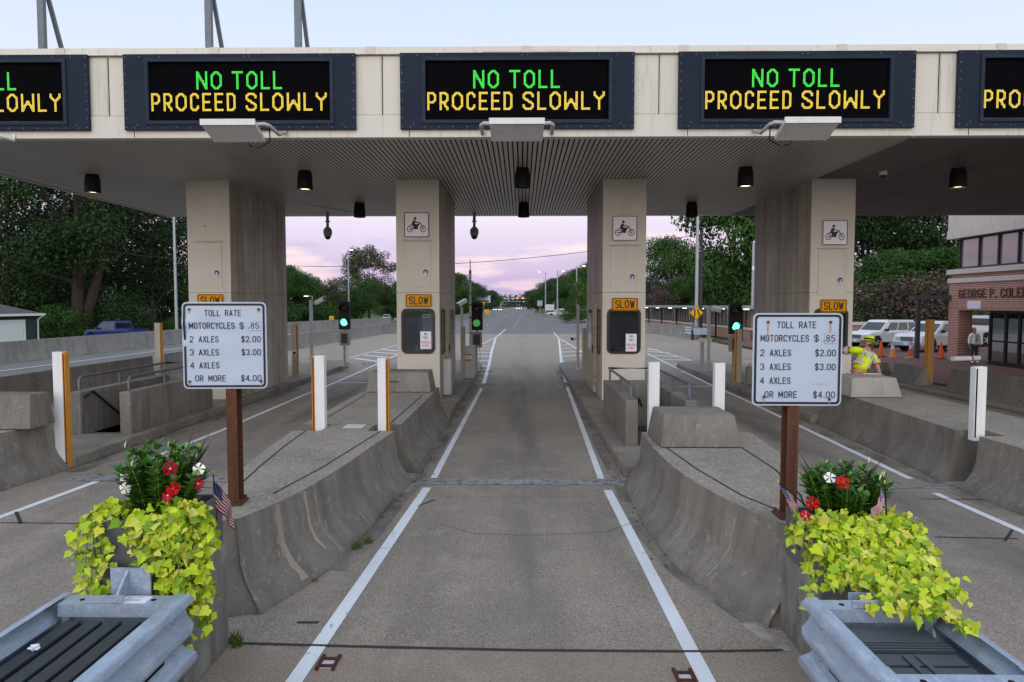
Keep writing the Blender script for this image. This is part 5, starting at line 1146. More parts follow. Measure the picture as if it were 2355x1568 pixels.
channel(2.06, 10.6, .2, 1.86, .16, 0, (), "white post behind the left end of the block at the right toll rate sign")
channel(3.1, 10.7, .2, 1.84, .155, 0, (), "white post behind the right end of the block at the right toll rate sign")
channel(6.92, 10.35, .7, 1.82, .125, 0, (-1,), "white post with a dark reflector strip at the right picture edge", amb=WHT, strip=DARK)
channel(-13.35, 24.9, .0, 2.08, .2, 0, (1,), "beige and amber post in the wall gap far left", mat=BEIGE)
channel(-8.15, 24.4, .2, 2.06, .17, 0, (1,), "beige post behind the left booth next to a white camera pole", mat=BEIGE)
channel(-1.98, 23.2, .2, 2.0, .15, 0, (), "beige post next to the gate cabinet", mat=BEIGE)
channel(2.14, 23.1, .2, 1.96, .14, 0, (), "beige post behind the right centre booth", mat=BEIGE)
channel(7.12, 22.4, .2, 1.96, .16, 0, (-1,), "amber and beige post in front of the right traffic light", mat=BEIGE)
channel(13.68, 23.0, .1, 2.26, .2, 0, (-1,), "tall amber post between two jersey barriers in front of the parked trucks", mat=M("amber_post", (.40, .20, .05), .6, layers=[((9, 9, .6), 4, .45, .7, (.30, .16, .06), .7)]))

# traffic lights
def signal(x, y, zb, zt, lens, label, rz=0, boxz=None, bag=False):
    t = thing("traffic_light", label, "traffic light", (x, y, .2), rz, "traffic lights at the lanes"); h = zt - zb; z0 = zb - .2
    mb = MB(); mb.prism(rrect(-.23, .23, z0, z0 + h, .04), "y", -.08, .12); mb.obj("housing", BLACK, t, world=False, bevel=.01)
    for k, (zz, lm) in enumerate(((z0 + h * .76, RUB), (z0 + h * .26, lens))):
        mb = MB(); n = 18
        ring = lambda y_, r_, lo: [(r_ * math.cos(2 * math.pi * q / n), y_ if math.sin(2 * math.pi * q / n) > -.3 else lo, zz + r_ * math.sin(2 * math.pi * q / n)) for q in range(n)]
        mb.loft([ring(-.081, .17, -.081), ring(-.26, .165, -.10), ring(-.255, .155, -.10), ring(-.081, .155, -.081)], False); mb.obj("visor", BLACK, t, world=False, smooth=40)
        mb = MB(); mb.ball((0, -.075, zz), (.145, .05, .145), 16, 8); mb.obj("lens", lm, t, world=False, smooth=80)
    zb2 = boxz or (z0 - .66, z0 - .06)
    mb = MB(); mb.box(-.2, .2, -.12, .14, zb2[0], zb2[1]); bx_ = mb.obj("control_box", BOXG, t, world=False, bevel=.012)
    mb = MB(); mb.box(-.12, .13, -.135, -.121, zb2[0] + .1, zb2[1] - .1); mb.obj("display", M("dim_display", (.03, .04, .035), .3), bx_, world=False)
    mb = MB(); mb.cyl((0, .02, zb2[1]), (0, .02, z0), .045).cyl((-.03, .02, .01), (-.03, .02, zb2[0]), .06).box(-.16, .16, -.13, .15, 0, .02); mb.tube([(.1, -.02, zb2[0]), (.12, -.05, zb2[0] - .15), (.14, .0, zb2[0] - .4), (.05, .0, .3)], .012, 6); mb.obj("post", BEIGE, t, world=False, smooth=50)
signal(-7.32, 28.2, 1.72, 2.88, GREENL, "lit green traffic light between the two left booths")
signal(-1.72, 26.4, 1.76, 2.84, GREEND, "traffic light with a dull green lens behind the raised gate arm")
signal(8.02, 25.7, 1.65, 2.78, GREENL, "lit green traffic light left of the right toll rate sign")
def bullet(name, base, pole_h, cam_off, d, label, group="bullet cameras on white poles", r=.05, pm=CABG, ln=.42, plate=True, cabs=()):
    "pole with a long camera on an arm"
    b = Vector(base); t = thing(name, label, "camera", b, 0, group); top = b + Vector((0, 0, pole_h)); c = b + Vector(cam_off); d = Vector(d).normalized()
    mb = MB(); mb.box(b.x - r, b.x + r, b.y - r, b.y + r, b.z, top.z)
    if plate: mb.box(b.x - r * 2, b.x + r * 2, b.y - r * 2, b.y + r * 2, b.z + .001, b.z + .03)
    mb.obj("pole", pm, t)
    mb = MB(); mb.bar((b.x, b.y, min(c.z - .08, top.z)), c - Vector((0, 0, .06)), .04, .03); mb.obj("arm", CABG, t)
    mb = MB(); mb.bar(c - d * ln / 2, c + d * ln / 2, .15, .13); mb.bar(c - d * ln * .45 + Vector((0, 0, .08)), c + d * ln * .62 + Vector((0, 0, .08)), .18, .012)
    hs = mb.obj("camera_housing", WHT, t, bevel=.015)
    mb = MB(); mb.cyl(c + d * ln / 2, c + d * (ln / 2 + .012), .055); mb.obj("camera_lens", RUB, hs)
    for k, (ox, oy, oz, dd, l2) in enumerate(cabs):
        cc = b + Vector((ox, oy, oz)); dd = Vector(dd).normalized()
        mb = MB(); mb.cyl(cc - dd * l2 / 2, cc + dd * l2 / 2, .07); mb.bar((b.x, b.y, cc.z), cc, .03, .03); h2 = mb.obj("small_camera", WHT, t, smooth=40)
        MB().cyl(cc + dd * l2 / 2, cc + dd * (l2 / 2 + .01), .062).obj("small_lens", RUB, h2)
bullet("camera_pole", (-7.72, 25, .2), 2.72, (.32, .02, 2.68), (.75, -.3, .35), "white camera pole behind the left booth, next to the beige post")
bullet("camera_pole", (2.22, 26.7, .2), 2.56, (.56, 0, 2.42), (-.7, -.5, -.35), "white camera pole behind the right centre booth", cabs=((-.18, -.05, 1.22, (-.6, -.8, 0), .2), (.55, .0, 1.92, (-.9, -.2, -.1), .6)))
bullet("camera_pole", (7.18, 26.2, .2), 2.5, (.3, 0, 2.36), (.6, -.6, -.25), "white camera pole left of the right traffic light")
bullet("camera_pole", (-2.28, 26.2, .2), 2.45, (.02, -.1, 2.62), (-.5, -.5, -.3), "white camera on a pole just right of the left centre booth")
bullet("camera_pole", (7.62, 28.8, .2), .98, (.1, -.1, 1.05), (1, -.15, 0), "low grey post with a white camera lying level, on the right island tip", r=.07, pm=POLE, ln=.5)
bullet("camera_pole", (7.42, 22.2, .2), .55, (-.02, -.05, .72), (.9, -.35, -.05), "small white camera on a grey box beside the amber and beige post", pm=BOXG, r=.09, ln=.36)
bullet("camera_pole", (-8.0, 23.9, .2), .68, (0.02, -.05, .86), (.3, -.9, 0), "small camera on a grey box at the back corner of the left booth", pm=BOXG, r=.05, ln=.16)
bullet("camera_pole", (10.25, 23.6, .005), 2.3, (.25, -.1, 2.42), (.5, -.8, -.2), "white camera on an arm right of the booth behind the worker", pm=CABG)
t = thing("traffic_camera", "white tube camera on a bracket on the jersey barrier at the right", "camera", (13.3, 20.6, .95))
MB().cyl((12.75, 20.3, 1.15), (13.4, 20.5, 1.15), .075, n=16).cyl((13.43, 20.5, 1.15), (13.72, 20.6, 1.15), .075, n=16).obj("camera_tube", WHT, t, smooth=40)
MB().cyl((13.4, 20.48, 1.15), (13.42, 20.49, 1.15), .08).tube([(13.4, 20.5, 1.08), (13.42, 20.5, 1.0), (13.5, 20.55, .95), (13.55, 20.6, .94)], .012, 6).bar((13.6, 20.58, .94), (13.6, 20.58, 1.09), .03, .03).obj("bracket", RUSTY, t)

# gate arm
t = thing("barrier_gate", "raised barrier gate with red banded arm beside the middle lane", "barrier gate", (-1.80, 23.7, .2))
MB().box(-1.95, -1.64, 23.55, 23.9, .2, 1.29).box(-1.97, -1.62, 23.53, 23.92, 1.29, 1.33).obj("cabinet", CABG, t, bevel=.012)
mb = MB(); mb.box(-1.95, -1.72, 23.544, 23.5485, .80, .86).box(-1.95, -1.72, 23.544, 23.5485, .99, 1.04); mb.mat(1).box(-1.95, -1.72, 23.5445, 23.5487, .861, .989); mb.mat(2).box(-1.89, -1.87, 23.54, 23.5444, .89, .95).box(-1.83, -1.80, 23.54, 23.5444, .90, .96); mb.obj("warning_label", [M("label_orange", (.5, .12, .03), .5), PAPER, SIGNK], t)
mb = MB(); mb.box(-1.80, -1.72, 23.6, 23.65, 1.34, 3.95); mb.box(-1.775, -1.745, 23.61, 23.64, 3.95, 4.3)
mb.mat(1)
for z in (1.75, 2.28, 2.72, 3.12, 3.52, 3.84): mb.box(-1.803, -1.717, 23.597, 23.653, z, z + .05)
mb.obj("gate_arm", [CABG, M("band_red", (.35, .02, .02), .5)], t)
# ------------------------------------------------------------------ poles, wires, road signs
def lamp_pole(x, y, z0, h, arm, lit, label, r=.09, group="street lights", head=True):
    t = thing("street_light", label, "street light", (x, y, z0), 0, group)
    MB().tube([(0, 0, 0), (0, 0, h)], [r, r * .6], 10).obj("pole", POLE, t, world=False, smooth=50)
    for a in ([arm] if not isinstance(arm, list) else arm):
        if not a: continue
        MB().bar((0, 0, h - .05), (a, 0, h + .02), .07, .07).box(min(a, a * 1.0) - .3, a + .3, -.14, .14, h - .03, h + .1).obj("lamp_head", POLE, t, world=False)
        MB().box(a - .24, a + .24, -.145, .12, h - .07, h - .031).obj("lamp_lens", LAMPB if lit else LAMPD, t, world=False)
    return t
lamp_pole(-24.9, 49, -.06, 12, 1.5, 0, "tall grey light pole at the left, in front of the dark trees", .11)
lamp_pole(-28.6, 113, -.4, 12.2, .55, 1, "tall light pole with a lit lamp against the leafy tree, between the two left booths", .14)
lamp_pole(14.05, 55, -.06, 14, 1.2, 0, "thick grey light pole behind the yellow merge sign", .15)
lamp_pole(26.2, 120, -.06, 9.6, [-.85, .85], 1, "twin headed street light with both lamps lit, at the dark trees on the right", .10)
lamp_pole(9.3, 115, -.06, 9.3, 1.2, 1, "light pole nearest the middle right booth, beyond the road", .16)
lamp_pole(7.4, 140, -.06, 9.7, 1.2, 1, "light pole in the middle of the row of three by the road", .17)
lamp_pole(6.4, 180, -.06, 11.4, -1.6, 1, "light pole farthest down the row of three by the road", .2)
lamp_pole(10.6, 92, -.06, 9.6, -1.45, 1, "street light with a bright lamp peeking out behind the right centre booth", .12)
lamp_pole(-27.6, 90, -.4, 4.3, -.8, 1, "short lamp post with a lit lamp beside the hedge on the left", .07)
t = thing("camera_mast", "grey mast with a small white camera on top, left of the booth at right", "camera", (20.2, 60, .1))
MB().tube([(0, 0, 0), (0, 0, 8)], [.13, .10], 10).obj("mast", POLE, t, world=False, smooth=50); MB().bar((-.05, -.1, 8.05), (.35, -.2, 8.2), .2, .2).cyl((0, -.13, 5.6), (0, -.13, 6.0), .14).obj("camera_head", WHT, t, world=False)
def pole(x, y, h, label):
    t = thing("utility_pole", label, "utility pole", (x, y, -.06), 0, "wooden utility poles")
    MB().tube([(0, 0, 0), (0, 0, h)], [.17, .12], 8).obj("wooden_pole", M("dark_wood", (.05, .045, .042), .9), t, world=False); MB().box(-.3, .3, -.05, .05, h - .5, h - .38).obj("crossarm", M("dark_wood", (.05, .045, .042)), t, world=False)
pole(15.7, 60, 9.3, "dark wooden utility pole right behind the thick light pole")
pole(-52, 60, 11.4, "dark wooden utility pole in the trees at the left edge")
WIRE = M("cable_black", (.03, .03, .032), .6)
def wire(pts, label, r=.025):
    MB().tube(pts, r, 5).obj("overhead_cable", WIRE, smooth=60, label=label, category="cable", group="cables strung over the road")
def sag(a, b, s, n=22): a = Vector(a); b = Vector(b); return [a.lerp(b, i / n) - Vector((0, 0, s * 4 * (i / n) * (1 - i / n))) for i in range(n + 1)]
wire(sag((-52, 60, 10.1), (15.7, 60, 8.9), 3.4), "long sagging cable strung across the whole road")
wire(sag((15.7, 60, 8.9), (40, 61, 5.4), .8), "cable running from the wooden pole to the right, behind the booth")
wire(sag((32, 45, 6.0), (18, 44, 5.6), .25), "pale cable in front of the big tree at the right", .02)
t = thing("merge_sign", "yellow diamond sign with two lines, on the thick light pole", "road sign", (14.0, 54.75, 2.1))
MB().prism([(-.57, 0), (0, -.57), (.57, 0), (0, .57)], "y", -.02, .02).obj("sign_panel", SIGNY, t, world=False)
mb = MB(); ringplate(mb, [(-.55, 0), (0, -.55), (.55, 0), (0, .55)], [(-.51, 0), (0, -.51), (.51, 0), (0, .51)], -.026, -.0205); mb.prism([(-.2, -.3), (-.1, -.3), (-.1, .3), (-.2, .3)], "y", -.03, -.0205); mb.prism([(.06, .3), (.16, .3), (.16, .08), (.27, -.08), (.27, -.3), (.17, -.3), (.17, -.12), (.06, .04)], "y", -.03, -.0205); mb.obj("symbol", SIGNK, t, world=False)
def road_sign(x, y, z, wd, h, col, label, words=None, shape="r", post=True, name="road_sign", tcol=SIGNK):
    t = thing(name, label, "road sign", (x, y, -.06), 0, "distant road signs"); zz = z + .06
    if shape == "r": pl = rrect(-wd / 2, wd / 2, zz - h / 2, zz + h / 2, .06)
    elif shape == "tri": pl = [(-wd / 2, zz + h / 2), (wd / 2, zz + h / 2), (0, zz - h / 2)]
    else: pl = [(wd / 2 * math.cos(k * math.pi / 8), zz + wd / 2 * math.sin(k * math.pi / 8)) for k in range(16)]
    MB().prism(pl, "y", -.03, 0).obj("sign_panel", col, t, world=False)
    if words:
        mb = MB()
        for s, dz, hh in words: mb.text(s, (0, -.034, zz + dz), hh, .75, bold=.02)
        mb.obj("lettering", tcol, t, world=False)
    if post: MB().cyl((0, .06, 0), (0, .06, zz + h * .3), .05).obj("post", POLE, t, world=False)
road_sign(4.1, 150, 3.05, 1.0, 1.15, SIGNW, "white speed limit 45 sign at the far right of the road", [("SPEED", .38, .17), ("LIMIT", .12, .17), ("45", -.26, .42)])
road_sign(8.2, 170, 3.2, .8, .8, M("sign_red", (.5, .02, .02), .5), "round red sign with a white bar behind the parked cars", None, "o")
MB().box(7.95, 8.45, 169.955, 169.965, 3.14, 3.26).obj("white_bar", SIGNW, bpy.data.objects[[o.name for o in bpy.data.objects if o.get("label", "").startswith("round red")][0]])
road_sign(6.6, 158, 2.1, 2.1, 1.4, PAPER, "white board sign on the grass behind the parked cars", None)
road_sign(-9.8, 180, 3.0, 1.0, .9, SIGNO, "orange triangular yield sign by the left median", None, "tri")
road_sign(-23.4, 84, 1.0, .55, .72, SIGNY, "yellow chevron sign on the grass behind the left highway wall", [("<", 0, .42)])
road_sign(-12.5, 205, 4.4, 6.5, 2.2, PAPER, "wide white shop sign far down the left side", None, name="shop_sign")
MB().box(-15.5, -9.6, 204.9, 204.95, 3.5, 4.0).obj("blue_stripe", M("shop_blue", (.06, .12, .35), .5), [o for o in bpy.data.objects if o.get("label", "").startswith("wide white shop")][0])
road_sign(-15, 330, 5.5, 7, 4.5, M("shop_blue", (.06, .12, .35)), "blue and white shop sign beyond the far junction", None, name="shop_sign")
for x, lab in ((-9.75, "yellow crash barrel at the end of the left median, left of two"), (-9.2, "yellow crash barrel at the end of the left median, right of two")):
    mb = MB().lathe([(.40, 0), (.42, .9), (.40, 1.25), (.36, 1.4), (.001, 1.4)], (x, 188 + (x + 9.75) * .6, 0), 14); mb.obj("crash_barrel", SIGNY, smooth=40, label=lab, category="barrel", group="yellow barrels at the median end")
# far junction signals
t = thing("signal_gantry", "long grey mast arm with three red lights across the far road", "signal gantry", (-22, 330, 0))
MB().cyl((-22, 330, 0), (-22, 330, 9), .3).bar((-22, 330, 5.75), (7, 330, 5.75), .24, .24).obj("mast_arm", POLE, t)
for k, x in enumerate((-2, .8, 3.6)):
    MB().box(x - .3, x + .3, 329.6, 329.85, 5.1, 6.4).obj("signal_head", BLACK, t); MB().ball((x, 329.55, 5.9), .42, 10, 6).obj("red_light", REDL, t)
for x in (-7, -10): MB().box(x - .25, x + .25, 329.6, 329.85, 5.0, 6.6).obj("signal_back", M("signal_back_yellow", (.35, .19, .02), .6), t)
for x in (-3.8, -8, -13.5, -17): MB().box(x - .4, x + .4, 329.55, 329.6, 5.3, 6.2).obj("street_sign", SIGNW, t)
t = thing("signal_gantry", "second mast arm with three green lights, farther down the road", "signal gantry", (-14, 470, 0))
MB().cyl((-14, 470, 0), (-14, 470, 8), .3).bar((-14, 470, 4.9), (7, 470, 4.9), .22, .22).obj("mast_arm", POLE, t)
for x in (1.9, 4.1, 6.4): MB().ball((x, 469.6, 4.8), .42, 10, 6).obj("green_light", GREENL, t)
gm_ = thing("construction_lamp", "amber flashing lamp by the far left kerb", "lamp", (-11, 190, 0)); MB().cyl((-11, 190, 0), (-11, 190, 3.1), .06).obj("stand", POLE, gm_); MB().ball((-11, 189.9, 3.2), .22, 10, 6).obj("amber_lamp", M("amber_lamp", (1, .4, .05), .4, emit=4, ecol=(1, .35, .05)), gm_)

# ------------------------------------------------------------------ vehicles
def vehicle(label, loc, rz, kind, col, group, lit=0, name=None, detail=1):
    nm = {"suv": "parked_suv", "pickup": "pickup_truck", "sedan": "parked_car", "far": "distant_car"}[kind] if not name else name
    t = thing(nm, label, "pickup truck" if kind == "pickup" else "car", loc, rz, group)
    BODY = M("car_paint_%s" % "_".join("%02d" % int(c * 99) for c in col), col, .35, .0, spec=.35, coat=.15)
    L_, W_, H_, belt, wb, wr, hood = {"suv": (5.2, 2.0, 1.95, 1.15, 3.0, .40, 1.12), "pickup": (5.8, 2.0, 1.92, 1.18, 3.6, .41, 1.14), "sedan": (4.7, 1.8, 1.45, .92, 2.75, .33, .88), "far": (4.6, 1.8, 1.5, .95, 2.7, .33, .9)}[kind]
    hw = W_ / 2; h2 = L_ / 2; ax = [h2 - .95, h2 - .95 - wb]
    # side outline with wheel arches, front towards +x
    gr = .36 if kind in ("suv", "pickup") else .22
    pts = [(-h2, gr + .1), (-h2, belt - .05), (-h2 + .06, belt)]
    cab_f = {"suv": h2 - 1.25, "pickup": h2 - 1.35, "sedan": h2 - 1.3, "far": h2 - 1.3}[kind]
    pts += [(cab_f, belt), (h2 - .45, hood), (h2 - .1, hood - .14), (h2, hood - .4), (h2 + .02, gr + .15), (h2 - .05, gr)]
    for a in ax:
        pts += [(a + wr * 1.22 * math.cos(R(q)), wr + wr * 1.22 * math.sin(R(q))) for q in range(0, 181, 20) if wr + wr * 1.22 * math.sin(R(q)) > gr - .02]
    pts += [(-h2 + .05, gr)]
    mb = MB(); mb.loft([[(p[0], s * hw * k, p[1]) for p in pts] for s, k in ((-1, .96), (-1, 1.0), (1, 1.0), (1, .96))] if False else [[(p[0] * .99, -hw, p[1]) for p in pts], [(p[0], -hw + .12, p[1] + .0) for p in pts], [(p[0], hw - .12, p[1]) for p in pts], [(p[0] * .99, hw, p[1]) for p in pts]])
    if kind == "pickup": pass
    mb.obj("body", BODY, t, world=False, smooth=30, bevel=.03 if detail else 0)
    # greenhouse
    rear = {"suv": -h2 + .1, "pickup": -1.05, "sedan": -h2 + .75, "far": -h2 + .6}[kind]; rr_ = rear + {"suv": .35, "pickup": .12, "sedan": .75, "far": .4}[kind]; rf = cab_f - {"suv": .95, "pickup": .9, "sedan": 1.0, "far": .9}[kind]
    z0, z1 = belt - .01, H_; i = .16
    ring = lambda z, f: [(rear + (rr_ - rear) * f, -hw + .05 + i * f, z), (cab_f + (rf - cab_f) * f, -hw + .05 + i * f, z), (cab_f + (rf - cab_f) * f, hw - .05 - i * f, z), (rear + (rr_ - rear) * f, hw - .05 - i * f, z)]
    mb = MB(); mb.loft([ring(z0, 0), ring(z1 - .06, .94), ring(z1, 1.12)]); mb.obj("cab", BODY, t, world=False, smooth=30)
    def pane(nm2, face, u0, u1, v0=.12, v1=.86):
        a, b = ring(z0, 0), ring(z1 - .06, .94); q0, q1 = [(0, 1), (2, 3), (1, 2), (3, 0)][face]
        P_ = lambda u, v: Vector(a[q0]).lerp(Vector(a[q1]), u).lerp(Vector(b[q0]).lerp(Vector(b[q1]), u), v)
        c = [P_(u0, v0), P_(u1, v0), P_(u1, v1), P_(u0, v1)]; n = (c[1] - c[0]).cross(c[3] - c[0]).normalized() * .008; ctr = Vector((rear / 2 + cab_f / 2, 0, 1.3))
        if n.dot(c[0] - ctr) < 0: n = -n
        mb = MB(); mb.loft([[p - n for p in c], [p + n for p in c]]); mb.obj(nm2, CGLS, t, world=False)
    pane("windscreen", 2, .05, .95); pane("rear_window", 3, .06, .94, .2, .84)
    cuts = {"suv": [(.02, .24), (.27, .56), (.59, .86)], "pickup": [(.04, .40), (.44, .86)], "sedan": [(.12, .46), (.5, .84)], "far": [(.08, .46), (.5, .86)]}[kind]
    for s in (0, 1):
        for u0, u1 in cuts: pane("side_window", s, u0 if s == 0 else 1 - u1, u1 if s == 0 else 1 - u0)
    for a in ax:
        for s in (-1, 1):
            mb = MB(); mb.cyl((a, s * (hw - .24), wr), (a, s * (hw - .01), wr), wr, n=20); wl = mb.obj("wheel", TYRE, t, world=False, smooth=40)
            mb = MB(); mb.cyl((a, s * (hw - .009), wr), (a, s * (hw + .004), wr), wr * .62, n=16); mb.mat(1)
            for q in range(5): an = q * 1.2566; mb.bar((a, s * (hw + .008), wr), (a + wr * .55 * math.cos(an), s * (hw + .008), wr + wr * .55 * math.sin(an)), .06, .01, (0, 1, 0))
            mb.obj("rim", [DARK, STEEL], wl, world=False)
    for s in (-1, 1):
        HLM = LAMPB if lit == 1 else M("headlight_glass", (.5, .52, .55), .15, spec=.7)
        mb = MB(); mb.box(h2 - .14, h2 + .025, s * hw * .62 - .20, s * hw * .62 + .20, hood - .42, hood - .22); mb.obj("headlight", HLM, t, world=False)
        mb = MB(); mb.box(-h2 - .015, -h2 + .06, s * (hw - .17) - .1, s * (hw - .17) + .1, belt - .42, belt - .1); mb.obj("tail_light", REDL if lit == 2 else M("tail_lens", (.30, .012, .015), .3), t, world=False)
        mb = MB(); mb.box(cab_f - .55, cab_f - .38, s * (hw + .1) - .1, s * (hw + .1) + .1, belt + .02, belt + .2); mb.obj("mirror", BLACK if col[0] > .4 else BODY, t, world=False)
    mb = MB(); mb.box(h2 - .06, h2 + .03, -hw * .42, hw * .42, hood - .46, hood - .2); mb.mat(1)
    for q in range(4): mb.box(h2 + .031, h2 + .036, -hw * .40, hw * .40, hood - .44 + q * .06, hood - .42 + q * .06)
    mb.obj("grille", [BLACK, STEEL if kind != "far" else BLACK], t, world=False)
    mb = MB(); mb.box(h2 - .05, h2 + .09, -hw * .95, hw * .95, gr + .02, gr + .26); mb.box(-h2 - .08, -h2 + .05, -hw * .95, hw * .95, gr + .05, gr + .27); mb.obj("bumper", STEEL if kind in ("suv", "pickup") else BODY, t, world=False, bevel=.02)
    mb = MB(); mb.box(h2 + .091, h2 + .096, -.16, .16, gr + .08, gr + .22); mb.obj("number_plate", PAPER, t, world=False)
    if kind == "suv":
        mb = MB()
        for s in (-1, 1): mb.bar((rr_ + .1, s * .72, H_ + .04), (rf - .1, s * .72, H_ + .04), .05, .04)
        mb.obj("roof_rail", BLACK, t, world=False)
        if detail:
            mb = MB()
            for s in (-1, 1):
                for q in (cab_f - .3, cab_f - 1.25, cab_f - 2.2): mb.box(q - .006, q + .006, s * hw - .003, s * hw + .003, gr + .1, belt - .02)
                for q in (cab_f - 1.15, cab_f - 2.1): mb.box(q - .02, q + .16, s * hw - .012, s * hw + .012, belt - .18, belt - .14)
            mb.obj("door_trim", DARK, t, world=False)
    if kind == "pickup":
        mb = MB(); mb.box(-h2 + .12, rear - .06, -hw + .1, hw - .1, belt - .02, belt + .006); mb.obj("cargo_bed", M("bed_cover", (.015, .016, .018), .7), t, world=False)
        mb = MB()
        for s in (-1, 1): mb.box(-h2 + .1, rear - .03, s * (hw - .06) - .05, s * (hw - .06) + .05, belt - .01, belt + .05)
        mb.box(-h2, -h2 + .09, -hw, hw, belt - .02, belt + .05); mb.obj("bed_rail", BODY, t, world=False)
    return t
WHITE_C = (.72, .73, .75)
gS = "white vehicles parked by the brick building"
vehicle("white SUV with a dark grille, parked left of the white pickup", (22.6, 43.0, .12), R(203), "suv", WHITE_C, gS).scale = (.86,) * 3
vehicle("white crew cab pickup with a chrome bumper behind the amber post", (23.9, 39.4, .12), R(203), "pickup", WHITE_C, gS).scale = (.88,) * 3
vehicle("white car with a red tail light seen behind the standing woman", (30.5, 44.5, .12), R(15), "pickup", WHITE_C, gS)
vehicle("dark blue pickup truck parked behind the highway wall", (-36.2, 60.5, -.62), R(158), "pickup", (.012, .03, .16), None)
vehicle("dark SUV parked beside the pale house with the lit porch", (-57.0, 99, -.92), R(-160), "suv", (.02, .025, .035), None)
for k, (x, Y, c, r_) in enumerate(((-29.6, 150, (.5, .52, .56), 85), (-25.6, 150, (.35, .4, .48), 88), (-20.8, 150, (.55, .57, .6), 92))):
    vehicle(["grey pickup, leftmost of the cars parked at the tan building", "blue grey car in the middle of the cars parked at the tan building", "silver car, rightmost of the cars parked at the tan building"][k], (x, Y - .0, -.9), R(-r_), "far", c, "cars parked at the tan building", detail=0)
vehicle("white pickup parked behind the low wall, leftmost of three", (8.6, 150, -.06), R(170), "pickup", WHITE_C, "cars parked behind the low wall")
vehicle("dark blue car parked behind the low wall, between the white pickup and a black car", (9.8, 132, -.06), R(172), "sedan", (.02, .03, .06), "cars parked behind the low wall")
vehicle("black car parked behind the low wall, nearest of three", (10.9, 118, -.06), R(172), "sedan", (.01, .013, .02), "cars parked behind the low wall")
for k, (x, Y, lt, lab) in enumerate(((-11.5, 300, 1, "car with bright headlights waiting at the left of the junction"), (-9.2, 300, 1, "second car with bright headlights beside the first at the junction"), (-2.5, 420, 1, "oncoming car with headlights farther down the middle of the road"), (-.3, 420, 1, "oncoming car with headlights just right of the farthest pair"), (4.3, 380, 2, "red car driving away down the road"))):
    vehicle(lab, (x, Y, 0), R(-90 if lt == 1 else 90), "far", (.08, .08, .09) if lt == 1 else (.3, .03, .03), "cars on the far road", lit=lt, detail=0)

# ------------------------------------------------------------------ buildings
def hip(mb, x0, x1, y0, y1, z0, z1, ov=.4, rl=None):
    x0 -= ov; x1 += ov; y0 -= ov; y1 += ov; h = (y1 - y0) / 2; r0, r1 = (x0 + h, x1 - h) if x1 - x0 > y1 - y0 else ((x0 + x1) / 2 - .01, (x0 + x1) / 2 + .01)
    ym = (y0 + y1) / 2
    mb.add([(x0, y0, z0), (x1, y0, z0), (x1, y1, z0), (x0, y1, z0), (r0, ym, z1), (r1, ym, z1)], [(0, 1, 5, 4), (1, 2, 5), (2, 3, 4, 5), (3, 0, 4), (3, 2, 1, 0)])
SHN = M("grey_shingles", (.10, .095, .105), .9, layers=[((3, 3, 16), 3, .45, .6, (.07, .066, .075), .7)])
t = thing("grey_green_house", "grey green house with a white garage door at the left edge", "house", (-44, 44, -.6))
MB().box(-52, -36.4, 34, 50.9, -.7, 2.05).obj("wall", M("green_siding", (.035, .052, .05), .8, layers=[((.3, .3, 12), 2, .48, .55, (.028, .042, .04), .7)]), t)
mb = MB(); hip(mb, -52, -36.4, 34, 50.9, 2.06, 5.2, .35); rf_ = mb.obj("roof", SHN, t)
MB().box(-36.05, -35.99, 33.6, 51.2, 1.93, 2.1).tube([(-36.02, 51.0, 1.95), (-36.3, 50.8, 1.6), (-36.32, 50.8, -.5)], .06, 6).obj("gutter", WHT, rf_)
MB().box(-36.39, -36.36, 46.6, 49.35, .05, 1.52).obj("garage_door", WHT, t)
mb = MB(); mb.box(-36.385, -36.33, 46.4, 49.55, 1.521, 1.66).box(-36.385, -36.33, 49.351, 49.55, -.1, 1.52); mb.obj("door_frame", WHT, t)
t = thing("pale_house", "pale house with a lit porch lamp and dark blue door among the trees", "house", (-53.5, 104, -.95))
MB().box(-64, -46, 101, 108, -1.2, 1.75).obj("wall", M("pale_siding", (.42, .44, .47), .8), t)
mb = MB(); hip(mb, -64, -46, 101, 108, 1.76, 4.4, .5); mb.obj("roof", M("blue_grey_roof", (.16, .18, .21), .9), t)
MB().prism([(-53.6, 1.9), (-50.2, 1.9), (-51.9, 2.75)], "y", 99.9, 101).box(-53.3, -53.1, 99.95, 100.1, -1.2, 1.9).box(-50.7, -50.5, 99.95, 100.1, -1.2, 1.9).obj("porch", WHT, t)
MB().box(-52.45, -51.35, 100.9, 100.98, -1.0, 1.25).obj("door", M("navy_door", (.015, .03, .09), .5), t)
for x in (-55.8, -48.6): MB().box(x - .5, x + .5, 100.92, 100.98, .1, 1.3).obj("window", M("lit_window", (.4, .35, .25), .4, emit=.35), t)
MB().ball((-51.9, 99.8, 1.75), .22, 10, 6).obj("porch_lamp", LAMPW, t)
t = thing("tan_building", "low tan building with a brown roof behind the round tree", "building", (-25, 165, -.9))
MB().box(-32.4, -19, 160, 175, -1, 2.2).obj("wall", M("tan_wall", (.46, .36, .25), .8), t); mb = MB(); hip(mb, -32.4, -17, 160, 175, 2.3, 5.6, .8); mb.obj("roof", M("brown_roof", (.16, .075, .055), .9), t)
MB().box(-33.3, -16.2, 159.05, 159.15, 2.0, 2.32).obj("eaves", WHT, t)
for x in range(-31, -20, 4): MB().box(x, x + 1.2, 159.9, 159.97, -.1, 1.4).obj("window", CGLS, t)
